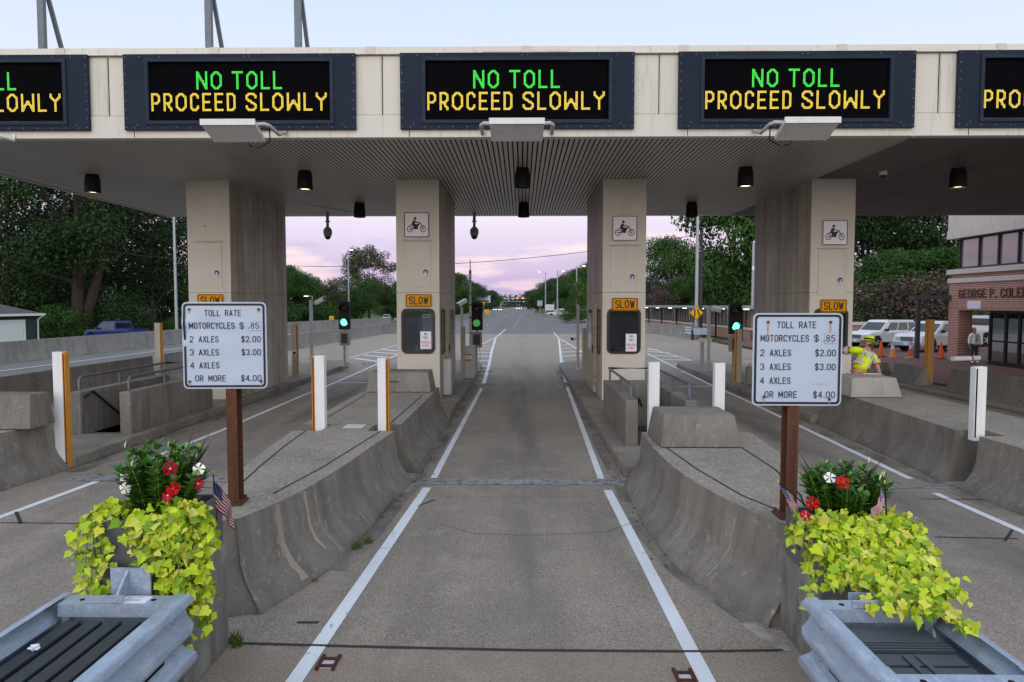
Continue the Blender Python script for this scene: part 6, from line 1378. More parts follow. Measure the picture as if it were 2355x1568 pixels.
t = thing("material_lift", "orange lift parked beside the tan building", "machine", (-16.5, 152, -.9)); MB().box(-17.2, -15.6, 151, 153, -.5, 1.5).obj("lift_body", M("lift_orange", (.55, .12, .03), .5), t, bevel=.1); MB().cyl((-17, 150.9, -.5), (-17, 151.2, -.5), .4).cyl((-15.8, 150.9, -.5), (-15.8, 151.2, -.5), .4).obj("wheel", TYRE, t)
# covered walkway
t = thing("covered_walkway", "covered walkway with a flat roof, slatted wall and brick base", "walkway", (16, 66, 0))
def cw(u, off=0): # along from near end (17.6,51.5) to far (13.9,92)
    a = Vector((17.4, 51.5, 0)); b = Vector((15.2, 94, 0)); p = a.lerp(b, u); return p + Vector((1, .05, 0)) * off
def slab(mb, o0, o1, z0, z1, u0=0, u1=1):
    c = [cw(u0, o0), cw(u0, o1), cw(u1, o1), cw(u1, o0)]; mb.loft([[(p.x, p.y, z0) for p in c], [(p.x, p.y, z1) for p in c]])
mb = MB(); slab(mb, -.9, 2.6, 2.42, 2.66, -.02, 1); mb.obj("roof", M("walkway_roof", (.30, .32, .35), .5), t)
mb = MB(); slab(mb, 0, .3, 0, .82); slab(mb, .0, 2.2, 0, 2.41, 0, .012); mb.obj("brick_base", BRK, t)
mb = MB(); slab(mb, -.06, .36, .821, .98); mb.obj("coping", LIME, t)
mb = MB(); slab(mb, .9, .95, 0, 2.41); mb.mat(1)
for k in range(46): slab(mb, .82, .89, .98, 2.40, k / 46, k / 46 + .0125)
mb.obj("slatted_wall", [M("walkway_wall", (.085, .078, .07), .8), M("walkway_slat", (.24, .225, .20), .7)], t)
for k in range(8): mb = MB(); u_ = .05 + k * .13; p = cw(u_, .3); mb.box(p.x - .14, p.x + .14, p.y - .25, p.y + .25, 2.36, 2.415); mb.obj("ceiling_lamp", LAMPB, t)
for k in range(8): mb = MB(); p = cw(.02 + k * .14, -.5); mb.box(p.x - .06, p.x + .06, p.y - .06, p.y + .06, 0, 2.41); mb.obj("column", BLACK, t)
t = thing("brick_wall", "low brick wall with a pale coping beside the parked white SUVs", "wall", (24, 50.5, .12))
MB().box(18.2, 34, 50.3, 50.8, .12, 1.25).obj("brickwork", BRK, t); MB().box(18.1, 34.1, 50.2, 50.9, 1.251, 1.47).obj("coping", LIME, t)
# guard rail end by the merge sign
t = thing("guard_rail", "stack of galvanised guard rail ends at the foot of the thick light pole", "guard rail", (13.6, 53.2, 0))
mb = MB(); thrie(mb, 13.1, -1, 52.6, 54.6, 1.0, .4); mb.obj("side_rail", STEEL, t, smooth=50); MB().prism(rrect(13.2, 14.5, .45, .95, .1), "y", 52.4, 52.6).obj("end_plate", STEEL, t); [MB().box(x_, x_ + .2, 53, 53.2, 0, .8).obj("post", RUSTY, t) for x_ in (13.2, 14.1)]
t = thing("guard_rail", "galvanised guard rail at the far end of the left highway wall", "guard rail", (-17, 98, 0))
mb = MB(); thrie(mb, -17.5, 1, 93.5, 104, .85, .45); mb.obj("side_rail", STEEL, t, smooth=50); [MB().box(-17.7, -17.55, y_, y_ + .2, 0, .8).obj("post", RUSTY, t) for y_ in (96, 100)]

# brick administration building: its long side runs along the lane at x = 20.4
t = thing("brick_building", "brick building with pale bands and a strip of tinted windows at the right", "building", (27, 24, .12))
XF = 20.4; Y1_ = 32.9; Y0_ = 14.0
mb = MB(); mb.box(XF, 34, Y0_, Y1_, 2.70, 3.77).box(XF + .05, 34, Y0_, Y1_ - .05, 3.981, 4.17); mb.mat(1).box(XF - .004, 34, Y0_, Y1_ + .004, 2.49, 2.70)
mb.obj("brick_wall", [BRK, brick("red_brick_soldier", (.34, .115, .08), (.25, .085, .06), (.66, .56, .49), .075, .3)], t)
mb = MB(); mb.box(XF - .06, 34, Y0_, Y1_ + .06, 3.771, 3.98).box(XF - .10, 34, Y0_, Y1_ + .1, 4.171, 4.40).box(XF - .12, 34, Y0_, Y1_ + .12, 5.84, 6.24).box(XF - .09, 34, Y0_, Y1_ + .09, 6.25, 9.2)
mb.mat(1)
for y in np.arange(Y0_ + 1, Y1_, 1.35): mb.box(XF - .1225, XF - .118, y - .006, y + .006, 5.85, 6.23)
for y in np.arange(Y0_ + 1.6, Y1_, 2.4): mb.box(XF - .0925, XF - .088, y - .006, y + .006, 6.26, 9.1)
mb.obj("limestone_band", [LIME, BOXG], t)
mb = MB(); mb.box(XF + .25, 34, Y0_, Y1_ - .4, 4.401, 5.839); mb.obj("window_strip", M("bronze_window", (.34, .30, .28), .06, .45, spec=.8), t)
mb = MB(); mb.box(XF + .19, XF + .249, Y0_, Y1_ - .34, 4.402, 4.50).box(XF + .19, XF + .249, Y0_, Y1_ - .34, 5.76, 5.838)
for k, y in enumerate([Y1_ - .40, Y1_ - 1.75, Y1_ - 3.0, Y1_ - 4.2, Y1_ - 5.5] + list(np.arange(Y1_ - 6.9, Y0_, -1.3))): mb.box(XF + .17, XF + .2495, y - .04, y + .04, 4.501, 5.759)
mb.obj("window_frame", M("bronze_frame", (.03, .028, .03), .5), t)
mb = MB(); mb.box(XF, XF + .65, 32.15, Y1_, .12, 2.489); mb.obj("brick_pillar", BRK, t)
mb = MB(); mb.box(XF + .1, 34, Y0_, 30.25, .125, .20); mb.box(XF + .16, XF + .24, Y0_, 30.25, 2.38, 2.489); mb.box(XF + .16, XF + .24, Y0_, 30.25, .201, .30)
for y in (30.21, 29.25, 28.45, 27.5, 26.6, 25.6, 24.6, 23.6, 22.6): mb.box(XF + .14, XF + .26, y - .05, y + .05, .301, 2.379)
mb.box(XF + .17, XF + .23, Y0_, 30.2, 1.13, 1.2)
mb.box(XF + .3, 25, 30.2, 30.25, .2, 2.48)
mb.obj("door_frame", BLACK, t)
mb = MB(); mb.box(XF + .195, XF + .205, Y0_, 30.2, .3, 2.38); mb.obj("entrance_glass", GLSD, t)
mb = MB(); mb.box(XF + .3, 33.9, Y0_ + .1, 30.15, .125, .13); mb.box(24, 24.1, Y0_, 30.1, .13, 2.45); mb.box(XF + .3, 33.9, Y0_, 30.1, 2.45, 2.485); mb.mat(1).box(XF + .6, XF + .75, 28.55, 28.95, .14, 2.4); mb.mat(2).box(XF + .9, XF + 1.7, 29.2, 30.0, .14, .85)
mb.obj("lobby", [M("lobby_dark", (.05, .045, .042), .8), M("lobby_yellow", (.42, .34, .13), .7), M("lobby_wood", (.2, .09, .04), .6)], t)
MB().ball((XF + 1.0, 29.6, 2.3), .06, 8, 6).obj("lobby_lamp", LAMPW, t)
m2 = MB(); stext(m2, "GEORGE P. COLEMAN", (XF - .03, 32.12, 3.25), .34, 4.95, to="-x", wt=.2, align="l", depth=.028)
m2.obj("wall_lettering", M("bronze_letters", (.10, .055, .035), .5, .3), t)
t = thing("wall_plaque", "small white sign on the brick above the pillar", "sign", (XF - .03, 31.05, 2.76))
MB().prism(rrect(30.6, 31.5, 2.56, 2.92, .05), "x", XF - .03, XF - .005).obj("sign_panel", PAPER, t)
t = thing("portal_frame", "dark steel portal frame joined to the corner of the brick building", "steel frame", (19.4, 33.7, .12))
FRM = M("dark_steel", (.045, .048, .055), .5)
MB().box(19.33, 19.5, 33.6, 33.77, .12, 3.0).bar((19.33, 33.68, 3.1), (20.35, 32.75, 3.1), .2, .2).bar((19.4, 33.75, 3.1), (20.9, 37, 3.1), .2, .2).obj("steel_frame", FRM, t)
# cones
CO = M("cone_orange", (.62, .10, .02), .6, layers=[(4, 4, .5, .7, (.42, .09, .04), .7)]); COF = M("cone_faded", (.62, .28, .09), .6)
def cone(p, label, mt, collar):
    t = thing("traffic_cone", label, "traffic cone", p, 0, "traffic cones on the brick plaza")
    MB().box(-.19, .19, -.19, .19, 0, .03).obj("base", BLACK if mt is CO else mt, t, world=False); MB().lathe([(.15, .03), (.035, .80), (.02, .82), (.001, .82)], (0, 0, 0), 16).obj("cone", mt, t, world=False, smooth=40)
    if collar: MB().lathe([(.097, .42), (.064, .62)], (0, 0, 0), 16).lathe([(.055, .68), (.047, .74)], (0, 0, 0), 16).obj("reflective_collar", SIGNW, t, world=False, smooth=40)
def gq(x, y): p = G(x / 1.0875, y / 1.0875, .12); return (p.x, p.y, .12)
cone(gq(2202, 892), "plain orange cone nearest the worker in yellow", CO, 0); cone(gq(2231, 893), "faded orange cone with a white collar, left of the steel frame", COF, 1)
cone(gq(2277, 892), "bright orange cone with white collars, just left of the steel frame post", CO, 1); cone(gq(2352, 897), "plain orange cone next to the brick pillar", CO, 0); cone((21.9, 34.6, .12), "plain orange cone behind the standing woman", CO, 0)
MB().box(-.25, .25, -.06, .06, 0, .03).xf(Matrix.Translation((gq(2274, 894)[0], gq(2274, 894)[1], .125)) @ Matrix.Rotation(R(20), 4, "Z")).obj("floor_stop", WHT, label="white stop block lying in front of the bright cone", category="stop block")
# ------------------------------------------------------------------ people
SKIN = M("skin", (.42, .24, .17), .6); HAIRD = M("dark_hair", (.03, .02, .016), .7); SHIRT = M("white_shirt", (.80, .78, .82), .8); JEAN = M("blue_jeans", (.03, .055, .11), .9, layers=[(20, 3, .4, .7, (.05, .085, .16), .7)])
HIV = M("hi_vis_yellow", (.60, .78, .015), .7, layers=[(9, 3, .45, .7, (.48, .66, .01), .6)]); HIO = M("hi_vis_orange", (.85, .16, .02), .7); REFL = M("reflective_grey", (.42, .42, .42), .4)
def skin(name, nodes, chains, mat, parent, sub=2):
    "one continuous surface grown round a skeleton: nodes = {key: (point, radius)}"
    me = bpy.data.meshes.new(name); bm = bmesh.new(); ly = bm.verts.layers.skin.verify(); vs = {}
    for i, (k, (p, r)) in enumerate(nodes.items()):
        v = bm.verts.new(p); r = r if isinstance(r, tuple) else (r, r); v[ly].radius = r; v[ly].use_root = (i == 0); vs[k] = v
    for c in chains:
        for a, b in zip(c.split(), c.split()[1:]): bm.edges.new((vs[a], vs[b]))
    bm.to_mesh(me); bm.free()
    o = bpy.data.objects.new(name, me); COL.objects.link(o); m = o.modifiers.new("skin", "SKIN"); m.use_smooth_shade = True; m.branch_smoothing = .5
    s = o.modifiers.new("sub", "SUBSURF"); s.levels = sub; s.render_levels = sub
    m2 = bpy.data.meshes.new_from_object(o.evaluated_get(bpy.context.evaluated_depsgraph_get())); bpy.data.objects.remove(o)
    m2.materials.clear(); m2.materials.append(mat); m2.name = name
    o = bpy.data.objects.new(name, m2); COL.objects.link(o); o.parent = parent
    if parent.parent is None: o.matrix_parent_inverse = parent.matrix_basis.inverted()
    return o
def V(*a): return Vector(a)
def hand(nodes, chains, pre, wrist, d, side):
    "palm, five separate fingers"
    w = Vector(wrist); d = Vector(d).normalized(); s = Vector(side).normalized(); n = d.cross(s)
    nodes[pre + "p"] = (w + d * .045, (.032, .018)); chains.append(pre + "w " + pre + "p")
    for k, (o, l) in enumerate(((-.027, .062), (-.009, .075), (.009, .07), (.026, .055))):
        nodes[pre + "f%da" % k] = (w + d * .085 + s * o, .0095); nodes[pre + "f%db" % k] = (w + d * (.085 + l * .55) + s * o * 1.1 + n * .008, .009); nodes[pre + "f%dc" % k] = (w + d * (.085 + l) + s * o * 1.1 + n * .025, .007)
        chains.append(pre + "p " + pre + "f%da " % k + pre + "f%db " % k + pre + "f%dc" % k)
    nodes[pre + "ta"] = (w + d * .04 - s * .036 + n * .01, .011); nodes[pre + "tb"] = (w + d * .075 - s * .052 + n * .02, .009); chains.append(pre + "p " + pre + "ta " + pre + "tb")
def face(t, c, fwd, up, k, hairlen=0):
    c = Vector(c); f = Vector(fwd).normalized(); u = Vector(up).normalized(); r = f.cross(u).normalized()
    m = MB()
    for s in (-1, 1): m.mat(0).ball(c + f * .088 * k + r * .031 * s * k, .010 * k, 8, 6); m.mat(1).ball(c + f * .096 * k + r * .031 * s * k, .006 * k, 6, 5)
    m.obj("eye", [PAPER, BLACK], t)
    m = MB(); m.loft([[c + f * .09 * k + u * .01 * k + r * .006 * s * k for s in (-1, 0, 1)], [c + f * .098 * k - u * .035 * k + r * .014 * s * k + f * (.016 * k if s == 0 else 0) for s in (-1, 0, 1)]], False, False); m.obj("nose", SKIN, t, smooth=80)
    m = MB(); m.bar(c + f * .088 * k - u * .062 * k - r * .02 * k, c + f * .088 * k - u * .062 * k + r * .02 * k, .008, .01); m.obj("mouth", M("lips", (.36, .12, .10), .5), t)
    m = MB()
    for s in (-1, 1): m.ball(c + r * .078 * k * s - u * .01, (.012, .02, .03), 8, 6)
    m.obj("ear", SKIN, t, smooth=80)
# the standing woman, looking at the camera
x, y, z = 20.55, 31.2, .12
t = thing("person", "person in a white shirt and blue jeans standing beside the brick pillar", "person", (x, y, z)); q = lambda a, b, c: (x + a, y + b, z + c)
nd = {"pel": (q(0, 0, .86), (.135, .095)), "wai": (q(0, 0, .98), (.12, .085)), "che": (q(0, 0, 1.17), (.135, .095)), "nec0": (q(0, .01, 1.32), .06), "nec": (q(0, 0, 1.38), .045), "hd0": (q(0, -.01, 1.45), (.062, .07)), "hd1": (q(0, 0, 1.52), (.072, .085)), "hd2": (q(0, 0, 1.575), .05)}
ch = ["pel wai che nec0 nec hd0 hd1 hd2"]
for s, p_ in ((-1, "l"), (1, "r")):
    nd[p_ + "sh"] = (q(s * .165, .0, 1.27), .055); nd[p_ + "el"] = (q(s * .225, .02, 1.02), .038); nd[p_ + "w"] = (q(s * .235, -.05, .80), .024)
    ch.append("nec0 %ssh %sel %sw" % (p_, p_, p_)); hand(nd, ch, p_, q(s * .235, -.05, .80), (s * .03, -.12, -1), (0, -s * 1, 0))
    nd[p_ + "hi"] = (q(s * .085, 0, .80), .085); nd[p_ + "kn"] = (q(s * .10, -.02, .46), .056); nd[p_ + "an"] = (q(s * .115, .01, .09), .036); nd[p_ + "to"] = (q(s * .13, -.13, .035), .03)
    ch.append("pel %shi %skn %san %sto" % (p_,) * 1 if False else "pel {0}hi {0}kn {0}an {0}to".format(p_))
body = skin("body", nd, ch, SKIN, t)
sn = {"b": (q(0, 0, .80), (.165, .125)), "c": (q(0, 0, .98), (.148, .112)), "d": (q(0, 0, 1.17), (.158, .118)), "e": (q(0, .01, 1.31), (.085, .075))}; sc_ = ["b c d e"]
for s, p_ in ((-1, "l"), (1, "r")): sn[p_ + "1"] = (q(s * .165, 0, 1.27), .07); sn[p_ + "2"] = (q(s * .225, .02, 1.02), .055); sn[p_ + "3"] = (q(s * .235, -.04, .84), .045); sc_.append("e {0}1 {0}2 {0}3".format(p_))
skin("shirt", sn, sc_, SHIRT, t)
jn_ = {"a": (q(0, 0, .87), (.15, .11))}; jc = []
for s, p_ in ((-1, "l"), (1, "r")): jn_[p_ + "1"] = (q(s * .088, 0, .78), .1); jn_[p_ + "2"] = (q(s * .10, -.02, .46), .075); jn_[p_ + "3"] = (q(s * .115, .01, .10), .06); jc.append("a {0}1 {0}2 {0}3".format(p_))
skin("jeans", jn_, jc, JEAN, t)
for s in (-1, 1): MB().ball(q(s * .128, -.07, .04), (.05, .13, .045), 12, 8).obj("shoe", PAPER, t, smooth=80)
skin("hair", {"a": (q(0, .03, 1.60), .06), "b": (q(0, .055, 1.53), .085), "c": (q(0, .07, 1.42), .07), "d": (q(0, .075, 1.34), .05)}, ["a b c d"], HAIRD, t); 
face(t, q(0, 0, 1.51), (0, -1, 0), (0, 0, 1), .9)
MB().tube([q(-.05, -.08, 1.34), q(-.02, -.125, 1.15), q(0, -.13, 1.06), q(.02, -.125, 1.15), q(.05, -.08, 1.34)], .006, 5).box(x - .03, x + .03, y - .14, y - .132, z + .98, z + 1.06).obj("lanyard", M("lanyard_dark", (.05, .05, .06), .6), t)
# the worker, seen from behind and bending over the block
t = thing("person", "worker in a hi-vis yellow shirt and lime sun hat bending over the pale block", "person", (7.85, 15.75, .2))
K = .96; w_ = lambda X, Y, Z: (X * K, Y, 2.75 - (2.75 - Z) * K)
nd = {"pel": (w_(8.09, 15.75, 1.12), (.16, .12)), "wai": (w_(8.17, 15.78, 1.28), (.15, .115)), "che": (w_(8.28, 15.86, 1.48), (.17, .125)), "nec0": (w_(8.38, 15.95, 1.64), .07), "nec": (w_(8.43, 16.0, 1.71), .055), "hd0": (w_(8.47, 16.05, 1.76), .075), "hd1": (w_(8.49, 16.08, 1.83), .09), "hd2": (w_(8.50, 16.09, 1.90), .06),
      "lsh": (w_(8.09, 15.95, 1.66), .07), "lel": (w_(7.93, 16.2, 1.62), .05), "lw": (w_(7.88, 16.46, 1.55), .03), "rsh": (w_(8.50, 15.88, 1.53), .07), "rel": (w_(8.53, 15.74, 1.26), .05), "rw": (w_(8.48, 15.55, 1.14), .032),
      "lhi": (w_(7.99, 15.75, 1.05), .1), "lkn": (w_(7.97, 15.72, .64), .066), "lan": (w_(7.95, 15.8, .17), .042), "lto": (w_(7.95, 15.98, .13), .035), "rhi": (w_(8.19, 15.75, 1.05), .1), "rkn": (w_(8.22, 15.78, .64), .066), "ran": (w_(8.24, 15.8, .17), .042), "rto": (w_(8.26, 15.98, .13), .035)}
ch = ["pel wai che nec0 nec hd0 hd1 hd2", "nec0 lsh lel lw", "nec0 rsh rel rw", "pel lhi lkn lan lto", "pel rhi rkn ran rto"]
hand(nd, ch, "l", nd["lw"][0], (-.1, 1, -.1), (0, 0, 1)); hand(nd, ch, "r", nd["rw"][0], (-.2, -.8, -.35), (1, 0, 0))
skin("body", nd, ch, SKIN, t)
sn = {"a": (w_(8.07, 15.75, 1.16), (.19, .15)), "b": (w_(8.17, 15.78, 1.30), (.19, .15)), "c": (w_(8.28, 15.86, 1.48), (.21, .16)), "d": (w_(8.36, 15.93, 1.62), (.13, .1)), "l1": (w_(8.09, 15.95, 1.655), .095), "l2": (w_(8.0, 16.08, 1.635), .085), "r1": (w_(8.50, 15.88, 1.52), .095), "r2": (w_(8.52, 15.8, 1.36), .085)}
skin("shirt", sn, ["a b c d", "d l1 l2", "d r1 r2"], HIV, t)
def band(name, a, b, r, rx, mat, n=20):
    "ring of fabric round a limb or the waist from a to b"
    a = Vector(a); b = Vector(b); d = (b - a).normalized(); xx = Vector((1, 0, 0)) - d * d.x; xx.normalize(); yy = d.cross(xx)
    m = MB(); ring = lambda p, k: [p + xx * rx * k * math.cos(2 * math.pi * i / n) + yy * r * k * math.sin(2 * math.pi * i / n) for i in range(n)]
    m.loft([ring(a, 1), ring(b, 1), ring(b, .9), ring(a, .9)], False); m.add(*([ring(a, 1) + ring(a, .9), [(i, (i + 1) % n, n + (i + 1) % n, n + i) for i in range(n)]])); m.obj(name, mat, t, smooth=60)
for k, (a, b, m_) in enumerate(((0, 1, REFL), (-.22, -.04, HIO), (1.04, 1.22, HIO))):
    p0 = Vector(w_(8.155, 15.775, 1.27)); p1 = Vector(w_(8.185, 15.79, 1.33)); L0 = p0.lerp(p1, a); L1 = p0.lerp(p1, b); band("waist_stripe", L0, L1, .158, .197, m_)
p0 = Vector(w_(8.075, 15.75, 1.125)); p1 = Vector(w_(8.078, 15.752, 1.137)); band("hem_trim", p0, p1, .15, .188, HIO)
for a, b in ((w_(8.01, 16.06, 1.64), w_(7.96, 16.12, 1.628)), (w_(8.52, 15.82, 1.42), w_(8.525, 15.79, 1.345))): band("sleeve_stripe", a, b, .096, .096, REFL); a2 = Vector(b); b2 = a2 + (Vector(b) - Vector(a)) * .35; band("sleeve_trim", a2, b2, .094, .094, HIO)
for sx in (-1, 1):
    m = MB(); pts = [Vector(w_(8.28 + sx * .11 - .08 + f * .16, 15.70 + f * .12 - .02 * math.sin(f * 3.1), 1.34 + f * .30 - sx * .045)) for f in (0, .25, .5, .75, 1)]
    m.tube(pts, .022, 6); m.obj("shoulder_stripe", REFL, t, smooth=60)
MB().cyl(Vector(w_(8.30, 15.695, 1.56)), Vector(w_(8.30, 15.72, 1.565)), .075, n=18).obj("back_badge", M("badge_grey", (.5, .58, .5), .6), t)
skin("jeans", {"a": (w_(8.08, 15.75, 1.11), (.17, .135)), "l1": (w_(7.99, 15.75, 1.02), .115), "l2": (w_(7.97, 15.72, .64), .088), "l3": (w_(7.95, 15.8, .2), .07), "r1": (w_(8.19, 15.75, 1.02), .115), "r2": (w_(8.22, 15.78, .64), .088), "r3": (w_(8.24, 15.8, .2), .07)}, ["a l1 l2 l3", "a r1 r2 r3"], JEAN, t)
for a in (7.95, 8.25): MB().ball(Vector(w_(a, 15.88, .15)), (.055, .15, .06), 12, 8).obj("boot", M("boot_brown", (.06, .035, .02), .7), t, smooth=80)
skin("hair", {"a": (w_(8.47, 16.0, 1.80), .10), "b": (w_(8.48, 15.97, 1.73), .075), "c": (w_(8.52, 15.94, 1.67), .03)}, ["a b c"], M("brown_hair", (.06, .035, .02), .7), t)
hc = Vector(w_(8.49, 16.08, 1.865)); m = MB().lathe([(.19, -.035), (.12, 0), (.115, .05), (.10, .10), (.05, .125), (.001, .13)], (0, 0, 0), 22); m.loft([[(.19 * math.cos(i * .2856), .19 * math.sin(i * .2856), -.035) for i in range(22)], [(.11 * math.cos(i * .2856), .11 * math.sin(i * .2856), -.008) for i in range(22)]], False)
m.mat(1).lathe([(.123, .004), (.121, .04)], (0, 0, 0), 22); m.xf(Matrix.Translation(hc) @ Matrix.Rotation(R(16), 4, "Y") @ Matrix.Rotation(R(-14), 4, "X")); m.obj("sun_hat", [HIV, BLACK], t, smooth=50)
face(t, Vector(w_(8.49, 16.08, 1.81)), (.25, 1, -.35), (.2, .3, 1), .95)
MB().box(7.55, 7.9, 15.05, 15.22, 1.222, 1.23).obj("paper_slip", M("yellow_paper", (.66, .70, .38), .7), label="pale yellow paper lying on the block under the worker", category="paper")
MB().box(7.94, 8.2, 15.42, 15.55, 1.07, 1.105).obj("black_pouch", BLACK, t, bevel=.01)

# ------------------------------------------------------------------ trees
def leafcards(rg, clumps, n, size, flat=.5):
    vs = []; 
    for c, r in clumps:
        k = max(20, int(n * (r[0] * r[1] * r[2]) ** (2 / 3)))
        d = rg.normal(size=(k, 3)); d /= np.linalg.norm(d, axis=1)[:, None]
        rad = (.35 + .65 * rg.random(k) ** .5)[:, None] * (1 + .12 * rg.normal(size=(k, 1)))
        p = np.array(c) + d * rad * np.array(r)
        nn = d * .7 + rg.normal(size=(k, 3)) * .55 + np.array([0, 0, .35]); nn /= np.linalg.norm(nn, axis=1)[:, None]
        a = np.cross(nn, rg.normal(size=(k, 3))); a /= np.linalg.norm(a, axis=1)[:, None]; b = np.cross(nn, a)
        s = size * (.6 + .8 * rg.random((k, 1)))
        q = np.stack([p - a * s, p + b * s * .55 - a * s * .1, p + a * s, p - b * s * .55 + a * s * .1], 1)
        vs.append(q.reshape(-1, 3))
    return np.concatenate(vs)
def leafmesh(name, v):
    me = bpy.data.meshes.new(name); n = len(v) // 4
    me.vertices.add(len(v)); me.vertices.foreach_set("co", v.astype(np.float32).ravel()); me.loops.add(len(v)); me.loops.foreach_set("vertex_index", np.arange(len(v), dtype=np.int32))
    me.polygons.add(n); me.polygons.foreach_set("loop_start", np.arange(0, len(v), 4, dtype=np.int32)); me.update(calc_edges=True); me.validate(); return me
def fol(name, a, isl): return M(name, a, .65, island=isl, layers=[(.45, 3, .38, .66, tuple(c * .45 for c in a), .7)], spec=.2)
F_OAK = fol("oak_leaf", (.020, .050, .016), [(.030, .072, .020), (.011, .030, .011), (.040, .085, .024), (.02, .048, .015)])
F_MID = fol("broadleaf", (.034, .096, .016), [(.055, .135, .020), (.022, .064, .013), (.07, .15, .026), (.038, .10, .018)])
F_BRI = fol("bright_leaf", (.062, .125, .020), [(.095, .165, .024), (.045, .10, .018), (.11, .18, .035), (.07, .13, .022)])
F_OLV = fol("olive_leaf", (.060, .075, .024), [(.08, .09, .03), (.045, .06, .02), (.09, .10, .036), (.06, .075, .024)])
F_BLU = fol("bluish_leaf", (.032, .070, .040), [(.045, .09, .05), (.024, .055, .032), (.055, .10, .055), (.035, .07, .04)])
F_PNK = fol("myrtle_leaf", (.045, .075, .025), [(.06, .09, .03), (.035, .06, .02), (.26, .10, .15), (.05, .08, .028), (.24, .12, .14)])
F_PK2 = fol("myrtle_pink", (.05, .06, .025), [(.28, .09, .15), (.06, .075, .03), (.32, .12, .18), (.05, .06, .028), (.25, .10, .15)])
def tree_proto(kind, seed, H, rad, base, nclump, dens, leafsz, mat, lean=0, cl=.34, trunk=.32, two=False):
    "H height, rad crown radius, base = height where the crown starts"
    rg = np.random.default_rng(seed); t = thing(kind, "", "tree" if "shrub" not in kind else "shrub")
    cz = (H + base) / 2; rz = (H - base) / 2; cls = []
    for k in range(nclump):
        d = rg.normal(size=3); d /= np.linalg.norm(d); f = .45 + .5 * rg.random() ** .6
        c = np.array([d[0] * rad * f, d[1] * rad * f, cz + d[2] * rz * f]); r = cl * rad * (.7 + .6 * rg.random()); cls.append((c, (r, r, r * .72)))
    me = leafmesh("crown", leafcards(rg, cls, dens, leafsz)); me.materials.append(mat); o = bpy.data.objects.new("crown", me); COL.objects.link(o); o.parent = t
    mb = MB(); tz = base + rz * .5
    mb.tube([(0, 0, -.5), (0, 0, .35), (.05 * rad * lean, 0, base * .7), (.1 * rad * lean, .02 * rad, tz), (.1 * rad * lean, 0, cz + rz * .5)], [trunk * 1.5, trunk * 1.1, trunk * .9, trunk * .55, trunk * .1], 10)
    if two: mb.tube([(trunk * 1.6, .2, -.5), (trunk * 1.5, .2, base * .6), (rad * .4, 0, cz)], [trunk, trunk * .8, trunk * .2], 8)
    for c, r in cls[:: max(1, nclump // 14)]:
        s = Vector((.08 * rad * lean, 0, base * .75 + (tz - base * .75) * rg.random())); c = Vector(c); m_ = s.lerp(c, .5) + Vector((0, 0, -.05 * rad)); mb.tube([s, m_, c], [trunk * .4, trunk * .22, trunk * .05], 6)
    mb.obj("trunk", BARK, t, world=False, smooth=60)
    return t
PRO = {}
def plant(proto, px, Y, h, label, group, w=1.0, X=None, z=None, rz=None):
    kind, H = PRO[proto][0], PRO[proto][1]; X = (px - 1198) * Y / 1570 if X is None else X; s = h / H
    z = gz(X, Y) if z is None else z
    t = PRO[proto][0]
    sc3 = (s * w, s * w, s); rz = rnd.uniform(0, 6.28) if rz is None else rz
    if not PRO[proto][2]: PRO[proto][2] = True; t.location = (X, Y, z); t.rotation_euler = (0, 0, rz); t.scale = sc3; t["label"] = label; t["group"] = group; return t
    return dup(t, (X, Y, z), rz, label, group, sc3)
def proto(key, *a, **k): PRO[key] = [tree_proto(*a, **k), a[2], False]
proto("oak", "oak_tree", 3, 22, 9.5, 4.5, 74, 100, .16, F_OAK, lean=.3, cl=.26, trunk=.62, two=True)
proto("oak2", "oak_tree", 8, 20, 8, 3.5, 60, 72, .16, F_OAK, lean=-.4, cl=.25, trunk=.45)
proto("mid", "broadleaf_tree", 4, 12, 5, 1.0, 60, 190, .14, F_MID, cl=.34, trunk=.26)
proto("blu", "broadleaf_tree", 5, 11, 4.8, .8, 60, 190, .14, F_BLU, cl=.34, trunk=.26)
proto("airy", "airy_tree", 6, 15, 5.4, 4.0, 78, 130, .15, F_OLV, cl=.24, trunk=.24)
proto("round", "round_tree", 7, 9, 4.6, 1.0, 56, 190, .11, F_MID, cl=.30, trunk=.22, two=True)
proto("bri", "bright_tree", 9, 8, 3.6, .6, 46, 150, .13, F_BRI, cl=.30, trunk=.18)
proto("olv", "olive_tree", 10, 9, 4, .7, 46, 150, .13, F_OLV, cl=.30, trunk=.2)
proto("bush", "leafy_shrub", 11, 4, 3.2, .1, 30, 160, .11, F_MID, cl=.36, trunk=.06)
proto("dbush", "dark_shrub", 12, 4, 3.0, .1, 30, 160, .11, F_OAK, cl=.36, trunk=.06)
proto("pink", "crape_myrtle_shrub", 13, 4.5, 3.0, .4, 40, 110, .11, F_PNK, cl=.30, trunk=.06)
proto("pink2", "crape_myrtle_shrub", 14, 4.5, 2.6, .4, 36, 110, .11, F_PK2, cl=.30, trunk=.06)
gL, gC, gR, gF = "tall dark trees beyond the highway on the left", "trees between the two left booths", "trees behind the covered walkway and parked cars", "trees lining the far road"
plant("oak", 168, 66, 23.5, "huge dark oak with a thick double trunk behind the blue pickup", gL, 1.0, rz=.2)
plant("oak2", 15, 74, 21, "dark tall tree at the left picture edge above the grey green house", gL, 1.1)
plant("oak2", 345, 80, 21, "dark tree with bright sky gaps just left of the left booth", gL, .95)
plant("oak2", 265, 92, 20, "dark tree behind the oak, between the oak and the pale house", gL, 1.1)
plant("oak2", 95, 96, 22, "dark tree standing farther back behind the grey green house", gL, 1.2)
plant("oak2", 430, 96, 19, "dark tree behind the left booth, right of the tall light pole", gL, 1.0)
plant("bri", 378, 90, 9.5, "bright green young tree lit up above the pale house", gL, .8)
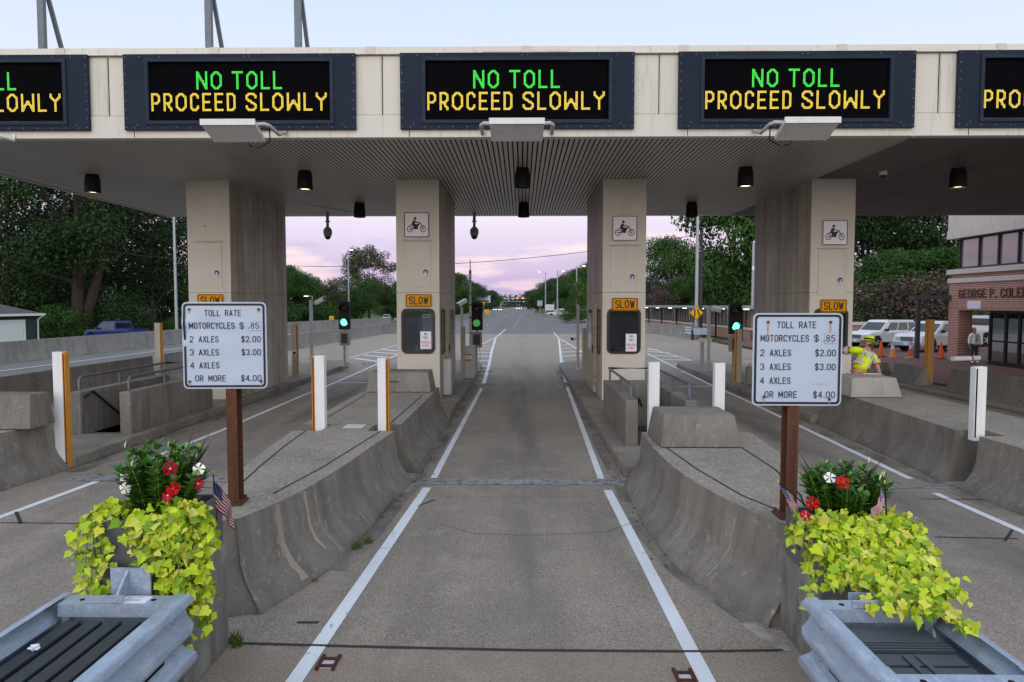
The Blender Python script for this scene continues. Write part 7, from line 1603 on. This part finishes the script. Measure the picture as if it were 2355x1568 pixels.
for px, Y, h, k, lab in ((30, 66, 6, "dbush", "dark bush behind the roof of the grey green house"), (95, 70, 6.5, "dbush", "dark bush right of the grey green house"), (128, 63, 3.2, "bush", "low green bush at the foot of the oak, on its left"), (225, 69, 5, "dbush", "dark bush just behind the blue pickup's bonnet"),
                         (290, 67, 4.2, "dbush", "dark rounded bush directly behind the blue pickup's cab"), (345, 86, 5.5, "dbush", "dark bush left of the pale house"), (400, 70, 2.2, "bush", "low green bush at the foot of the tall light pole"), (60, 84, 9, "dbush", "large dark bush in the shade behind the oak, at left"), (200, 86, 10, "dbush", "large dark bush in the shade right of the oak trunk"), (260, 82, 9, "dbush", "large dark bush in the shade behind the pickup's bed")):
    plant(k, px, Y, h, lab, "bushes beyond the highway on the left", 1.0)
plant("airy", 848, 140, 16.3, "tall airy olive tree rising above the round tree", gC, 1.0)
plant("round", 817, 126, 9.4, "round dark green tree in front of the tall airy tree", gC, 1.1)
plant("mid", 690, 108, 8.9, "dark green tree right beside the left booth, above the hedge", gC, .9)
plant("olv", 742, 116, 9.4, "brownish olive tree in the middle of the tree row between the left booths", gC, .95)
plant("blu", 712, 122, 9.2, "bluish green tree between the dark and the brownish tree of the row", gC, .8)
plant("mid", 655, 112, 10, "dark green tree half hidden by the right side of the left booth", gC, 1.0)
plant("blu", 775, 134, 8.6, "bluish green tree behind the tall lamp pole", gC, .9)
plant("mid", 890, 155, 8.5, "green tree above the tan building, beside the column", gC, .9); plant("mid", 925, 160, 9, "green tree hidden mostly by the column left of the middle lane", gC, 1.0)
for px, Y, h in ((680, 101, 3.6), (708, 103, 3.2), (735, 105, 3.6), (765, 108, 3.0), (655, 100, 4)):
    plant("bush" if px % 2 else "dbush", px, Y, h, "dark hedge bush under the row of trees between the left booths", "hedge bushes between the left booths", 1.1)
for px, top, Y, k, lab in ((1045, 628, 140, "mid", "dark tree behind the raised gate arm, nearest the column"), (1068, 640, 165, "blu", "dark tree just left of the raised gate arm"), (1092, 650, 205, "mid", "dark tree just right of the raised gate arm"), (1112, 660, 250, "blu", "smaller dark tree right of the gate arm, above the shop signs"), (1132, 668, 320, "mid", "small distant tree on the left of the far road")):
    plant(k, px, Y, 2.75 + (700 - top) * Y / 1570, lab, gF, 1.05)
for px, top, Y, k, lab in ((1345, 640, 112, "bri", "bright green tree at the edge of the right centre column"), (1362, 604, 150, "mid", "tall dark tree beside the right centre column"), (1326, 618, 170, "mid", "tall dark tree behind the nearest of the three light poles"), (1300, 630, 195, "blu", "dark tree between the nearest and the middle light pole"), (1278, 640, 230, "mid", "dark tree behind the middle of the three light poles"),
                           (1256, 648, 270, "mid", "dark tree behind the farthest light pole"), (1236, 657, 310, "blu", "distant tree left of the farthest light pole"), (1222, 668, 360, "mid", "last small tree on the right of the far road")):
    plant(k, px, Y, 2.75 + (700 - top) * Y / 1570, lab, gF, 1.15)
plant("bush", 1330, 104, 3, "bush on the grass behind the black parked car", gF, 1.3); plant("bush", 1300, 165, 4, "bush on the grass behind the white pickup", gF, 1.3)
plant("mid", 1541, 115, 14.0, "tall round dark tree behind the twin headed street light", gR, .92)
plant("mid", 1712, 74, 20, "big green tree left of the booth at right, above the covered walkway", gR, .8)
plant("mid", 1652, 92, 9.5, "mid green tree between the thick light pole and the big tree", gR, 1.0)
plant("blu", 1605, 104, 8.2, "bluish green tree behind the thick light pole", gR, 1.0); plant("blu", 1505, 105, 7.8, "bluish green tree above the pink shrubs beside the column", gR, 1.0); plant("mid", 1575, 100, 6.6, "low dark tree under the twin headed street light", gR, 1.1)
plant("bri", 1690, 84, 8, "bright green tree low in front of the big tree at right", gR, 1.1); plant("mid", 1740, 88, 9, "dark tree behind the mast with the white camera", gR, 1.0)
plant("oak", 2085, 76, 22, "big dark tree with forked limbs against the sky, right of the booth at right", gR, .95, rz=2.0)
plant("oak2", 1990, 86, 20, "dark tree just right of the booth at right", gR, 1.0); plant("oak2", 2175, 72, 19, "dark tree behind the corner of the brick building", gR, 1.0); plant("mid", 2040, 66, 8, "green tree low behind the pink shrubs", gR, 1.2); plant("mid", 2140, 64, 8, "green tree low behind the steel portal frame", gR, 1.2)
plant("pink2", 1507, 90, 5.0, "pink flowering shrub beside the right centre column", "pink flowering shrubs", .8); plant("pink", 1532, 92, 4.6, "dull pink flowering shrub left of the twin street light", "pink flowering shrubs", .8)
plant("pink", 2075, 54, 5.2, "large pink and green flowering shrub behind the white SUVs, middle one", "pink flowering shrubs", 1.0); plant("pink2", 2130, 53.5, 5.2, "brightest pink flowering shrub, behind the steel portal frame", "pink flowering shrubs", .9); plant("pink", 2005, 55, 4.9, "mostly green flowering shrub next to the booth at right", "pink flowering shrubs", .95); plant("pink", 2170, 53, 4.6, "pink and green shrub seen beside the brick pillar", "pink flowering shrubs", 1.0)
def mass(name, label, cls, n, size, mat, seed):
    me = leafmesh(name, leafcards(np.random.default_rng(seed), cls, n, size)); me.materials.append(mat); o = bpy.data.objects.new(name, me); COL.objects.link(o); o["kind"] = "stuff"; o["label"] = label; o["category"] = "woodland"
rg = np.random.default_rng(21)
mass("undergrowth", "dark shaded undergrowth filling the gaps under the tall trees on the left", [((x, 100 + rg.normal() * 2, -1 + rg.uniform(0, 8)), (3.2, 1.5, 2.4)) for x in np.arange(-96, -46, 1.6)], 60, .2, F_OAK, 1)
mass("undergrowth", "green undergrowth filling the gaps behind the trees on the right", [((x, 108 + rg.normal() * 2, rg.uniform(0, 6)), (3.2, 1.5, 2.2)) for x in np.arange(19, 80, 1.5)], 60, .2, F_MID, 2)
mass("undergrowth", "dark undergrowth behind the tree row between the left booths", [((x, 150 + rg.normal() * 2, -1 + rg.uniform(0, 4)), (4, 2, 2.2)) for x in np.arange(-60, -36, 1.8)], 40, .22, F_OAK, 3)
mass("far_woodland", "far wooded ridge closing the view down the road", [((x, 800 + rg.normal() * 12, rg.uniform(2, 11)), (16, 8, 6)) for x in np.arange(-420, 520, 9)], 3.0, 1.6, F_BLU, 4)
# grass, weeds, leaf litter
def tufts(name, label, spots, mat, hgt, n, seed):
    r_ = random.Random(seed); mb = MB()
    for x, y, z, rr in spots:
        for k in range(n):
            a = r_.uniform(0, 6.28); q_ = rr * math.sqrt(r_.random()); px, py = x + q_ * math.cos(a), y + q_ * math.sin(a); h = hgt * r_.uniform(.4, 1.1); d = Vector((r_.gauss(0, .35), r_.gauss(0, .35), 1)) * h; s = Vector((math.cos(a), math.sin(a), 0)) * h * .07
            mb.add([(px - s.x, py - s.y, z), (px + s.x, py + s.y, z), (px + d.x, py + d.y, z + d.z)], [(0, 1, 2)])
    o = mb.obj(name, mat); o["kind"] = "stuff"; o["label"] = label; o["category"] = "grass"
WEED = M("weed_green", (.09, .15, .03), .8, island=[(.06, .12, .02), (.16, .18, .05)])
sp = [(G(px, py).x, G(px, py).y, .006, r_) for px, py, r_ in ((820, 1262, .06), (845, 1250, .05), (530, 1478, .06), (545, 1486, .04), (1305, 850, .35), (1298, 870, .2), (1118, 856, .3), (845, 838, .3), (1700, 845, .3), (1740, 870, .2))]
tufts("weeds", "small weeds growing along the kerbs and barrier feet", sp, WEED, .11, 60, 5)
sp = [(x, y, .0, .5) for y in np.arange(24, 60, 2.2) for x in (-24.0,)] + [(-14.0, y, 0, .3) for y in np.arange(28, 60, 3)]
tufts("verge_weeds", "scattered weeds along the feet of the highway walls", sp[::2], WEED, .16, 30, 6)
sp = [(rnd.uniform(-48, -27), rnd.uniform(52, 75), gz(-40, 60), 1.6) for _ in range(90)]
tufts("tall_grass", "rough grass on the verge around the blue pickup", sp, M("rough_grass", (.06, .12, .02), .8, island=[(.045, .10, .015), (.10, .16, .03)]), .5, 70, 7)
r_ = random.Random(9); mb = MB()
for (x0, y0), (x1, y1), n, sd in (((-2.12, 6.6), (-1.72, 9.8), 240, .05), ((-1.66, 10.9), (-1.6, 15), 160, .05), ((1.66, 7), (1.5, 9.5), 60, .06), ((1.58, 11), (1.66, 18), 80, .05), ((-1.70, 10.4), (-1.55, 10.9), 60, .08), ((6.4, 10.5), (6.7, 15), 60, .06)):
    for k in range(n):
        f = r_.random() ** 1.3; x = x0 + (x1 - x0) * f + abs(r_.gauss(0, sd)); y = y0 + (y1 - y0) * f; s = r_.uniform(.008, .03); a = r_.uniform(0, 6.28); z = r_.uniform(.013, .03)
        u_ = Vector((math.cos(a), math.sin(a), r_.uniform(-.3, .3))) * s; v_ = Vector((-math.sin(a), math.cos(a), r_.uniform(-.3, .3))) * s * .4
        c = Vector((x if x0 < 0 else x - 2 * abs(r_.gauss(0, sd)), y, z)); mb.add([c - u_, c + v_, c + u_, c - v_], [(0, 1, 2, 3)])
o = mb.obj("leaf_litter", M("dead_leaf", (.06, .038, .022), .9, island=[(.10, .06, .035), (.035, .025, .018)])); o["kind"] = "stuff"; o["label"] = "dead leaves and grit gathered along the barrier feet"; o["category"] = "leaf litter"
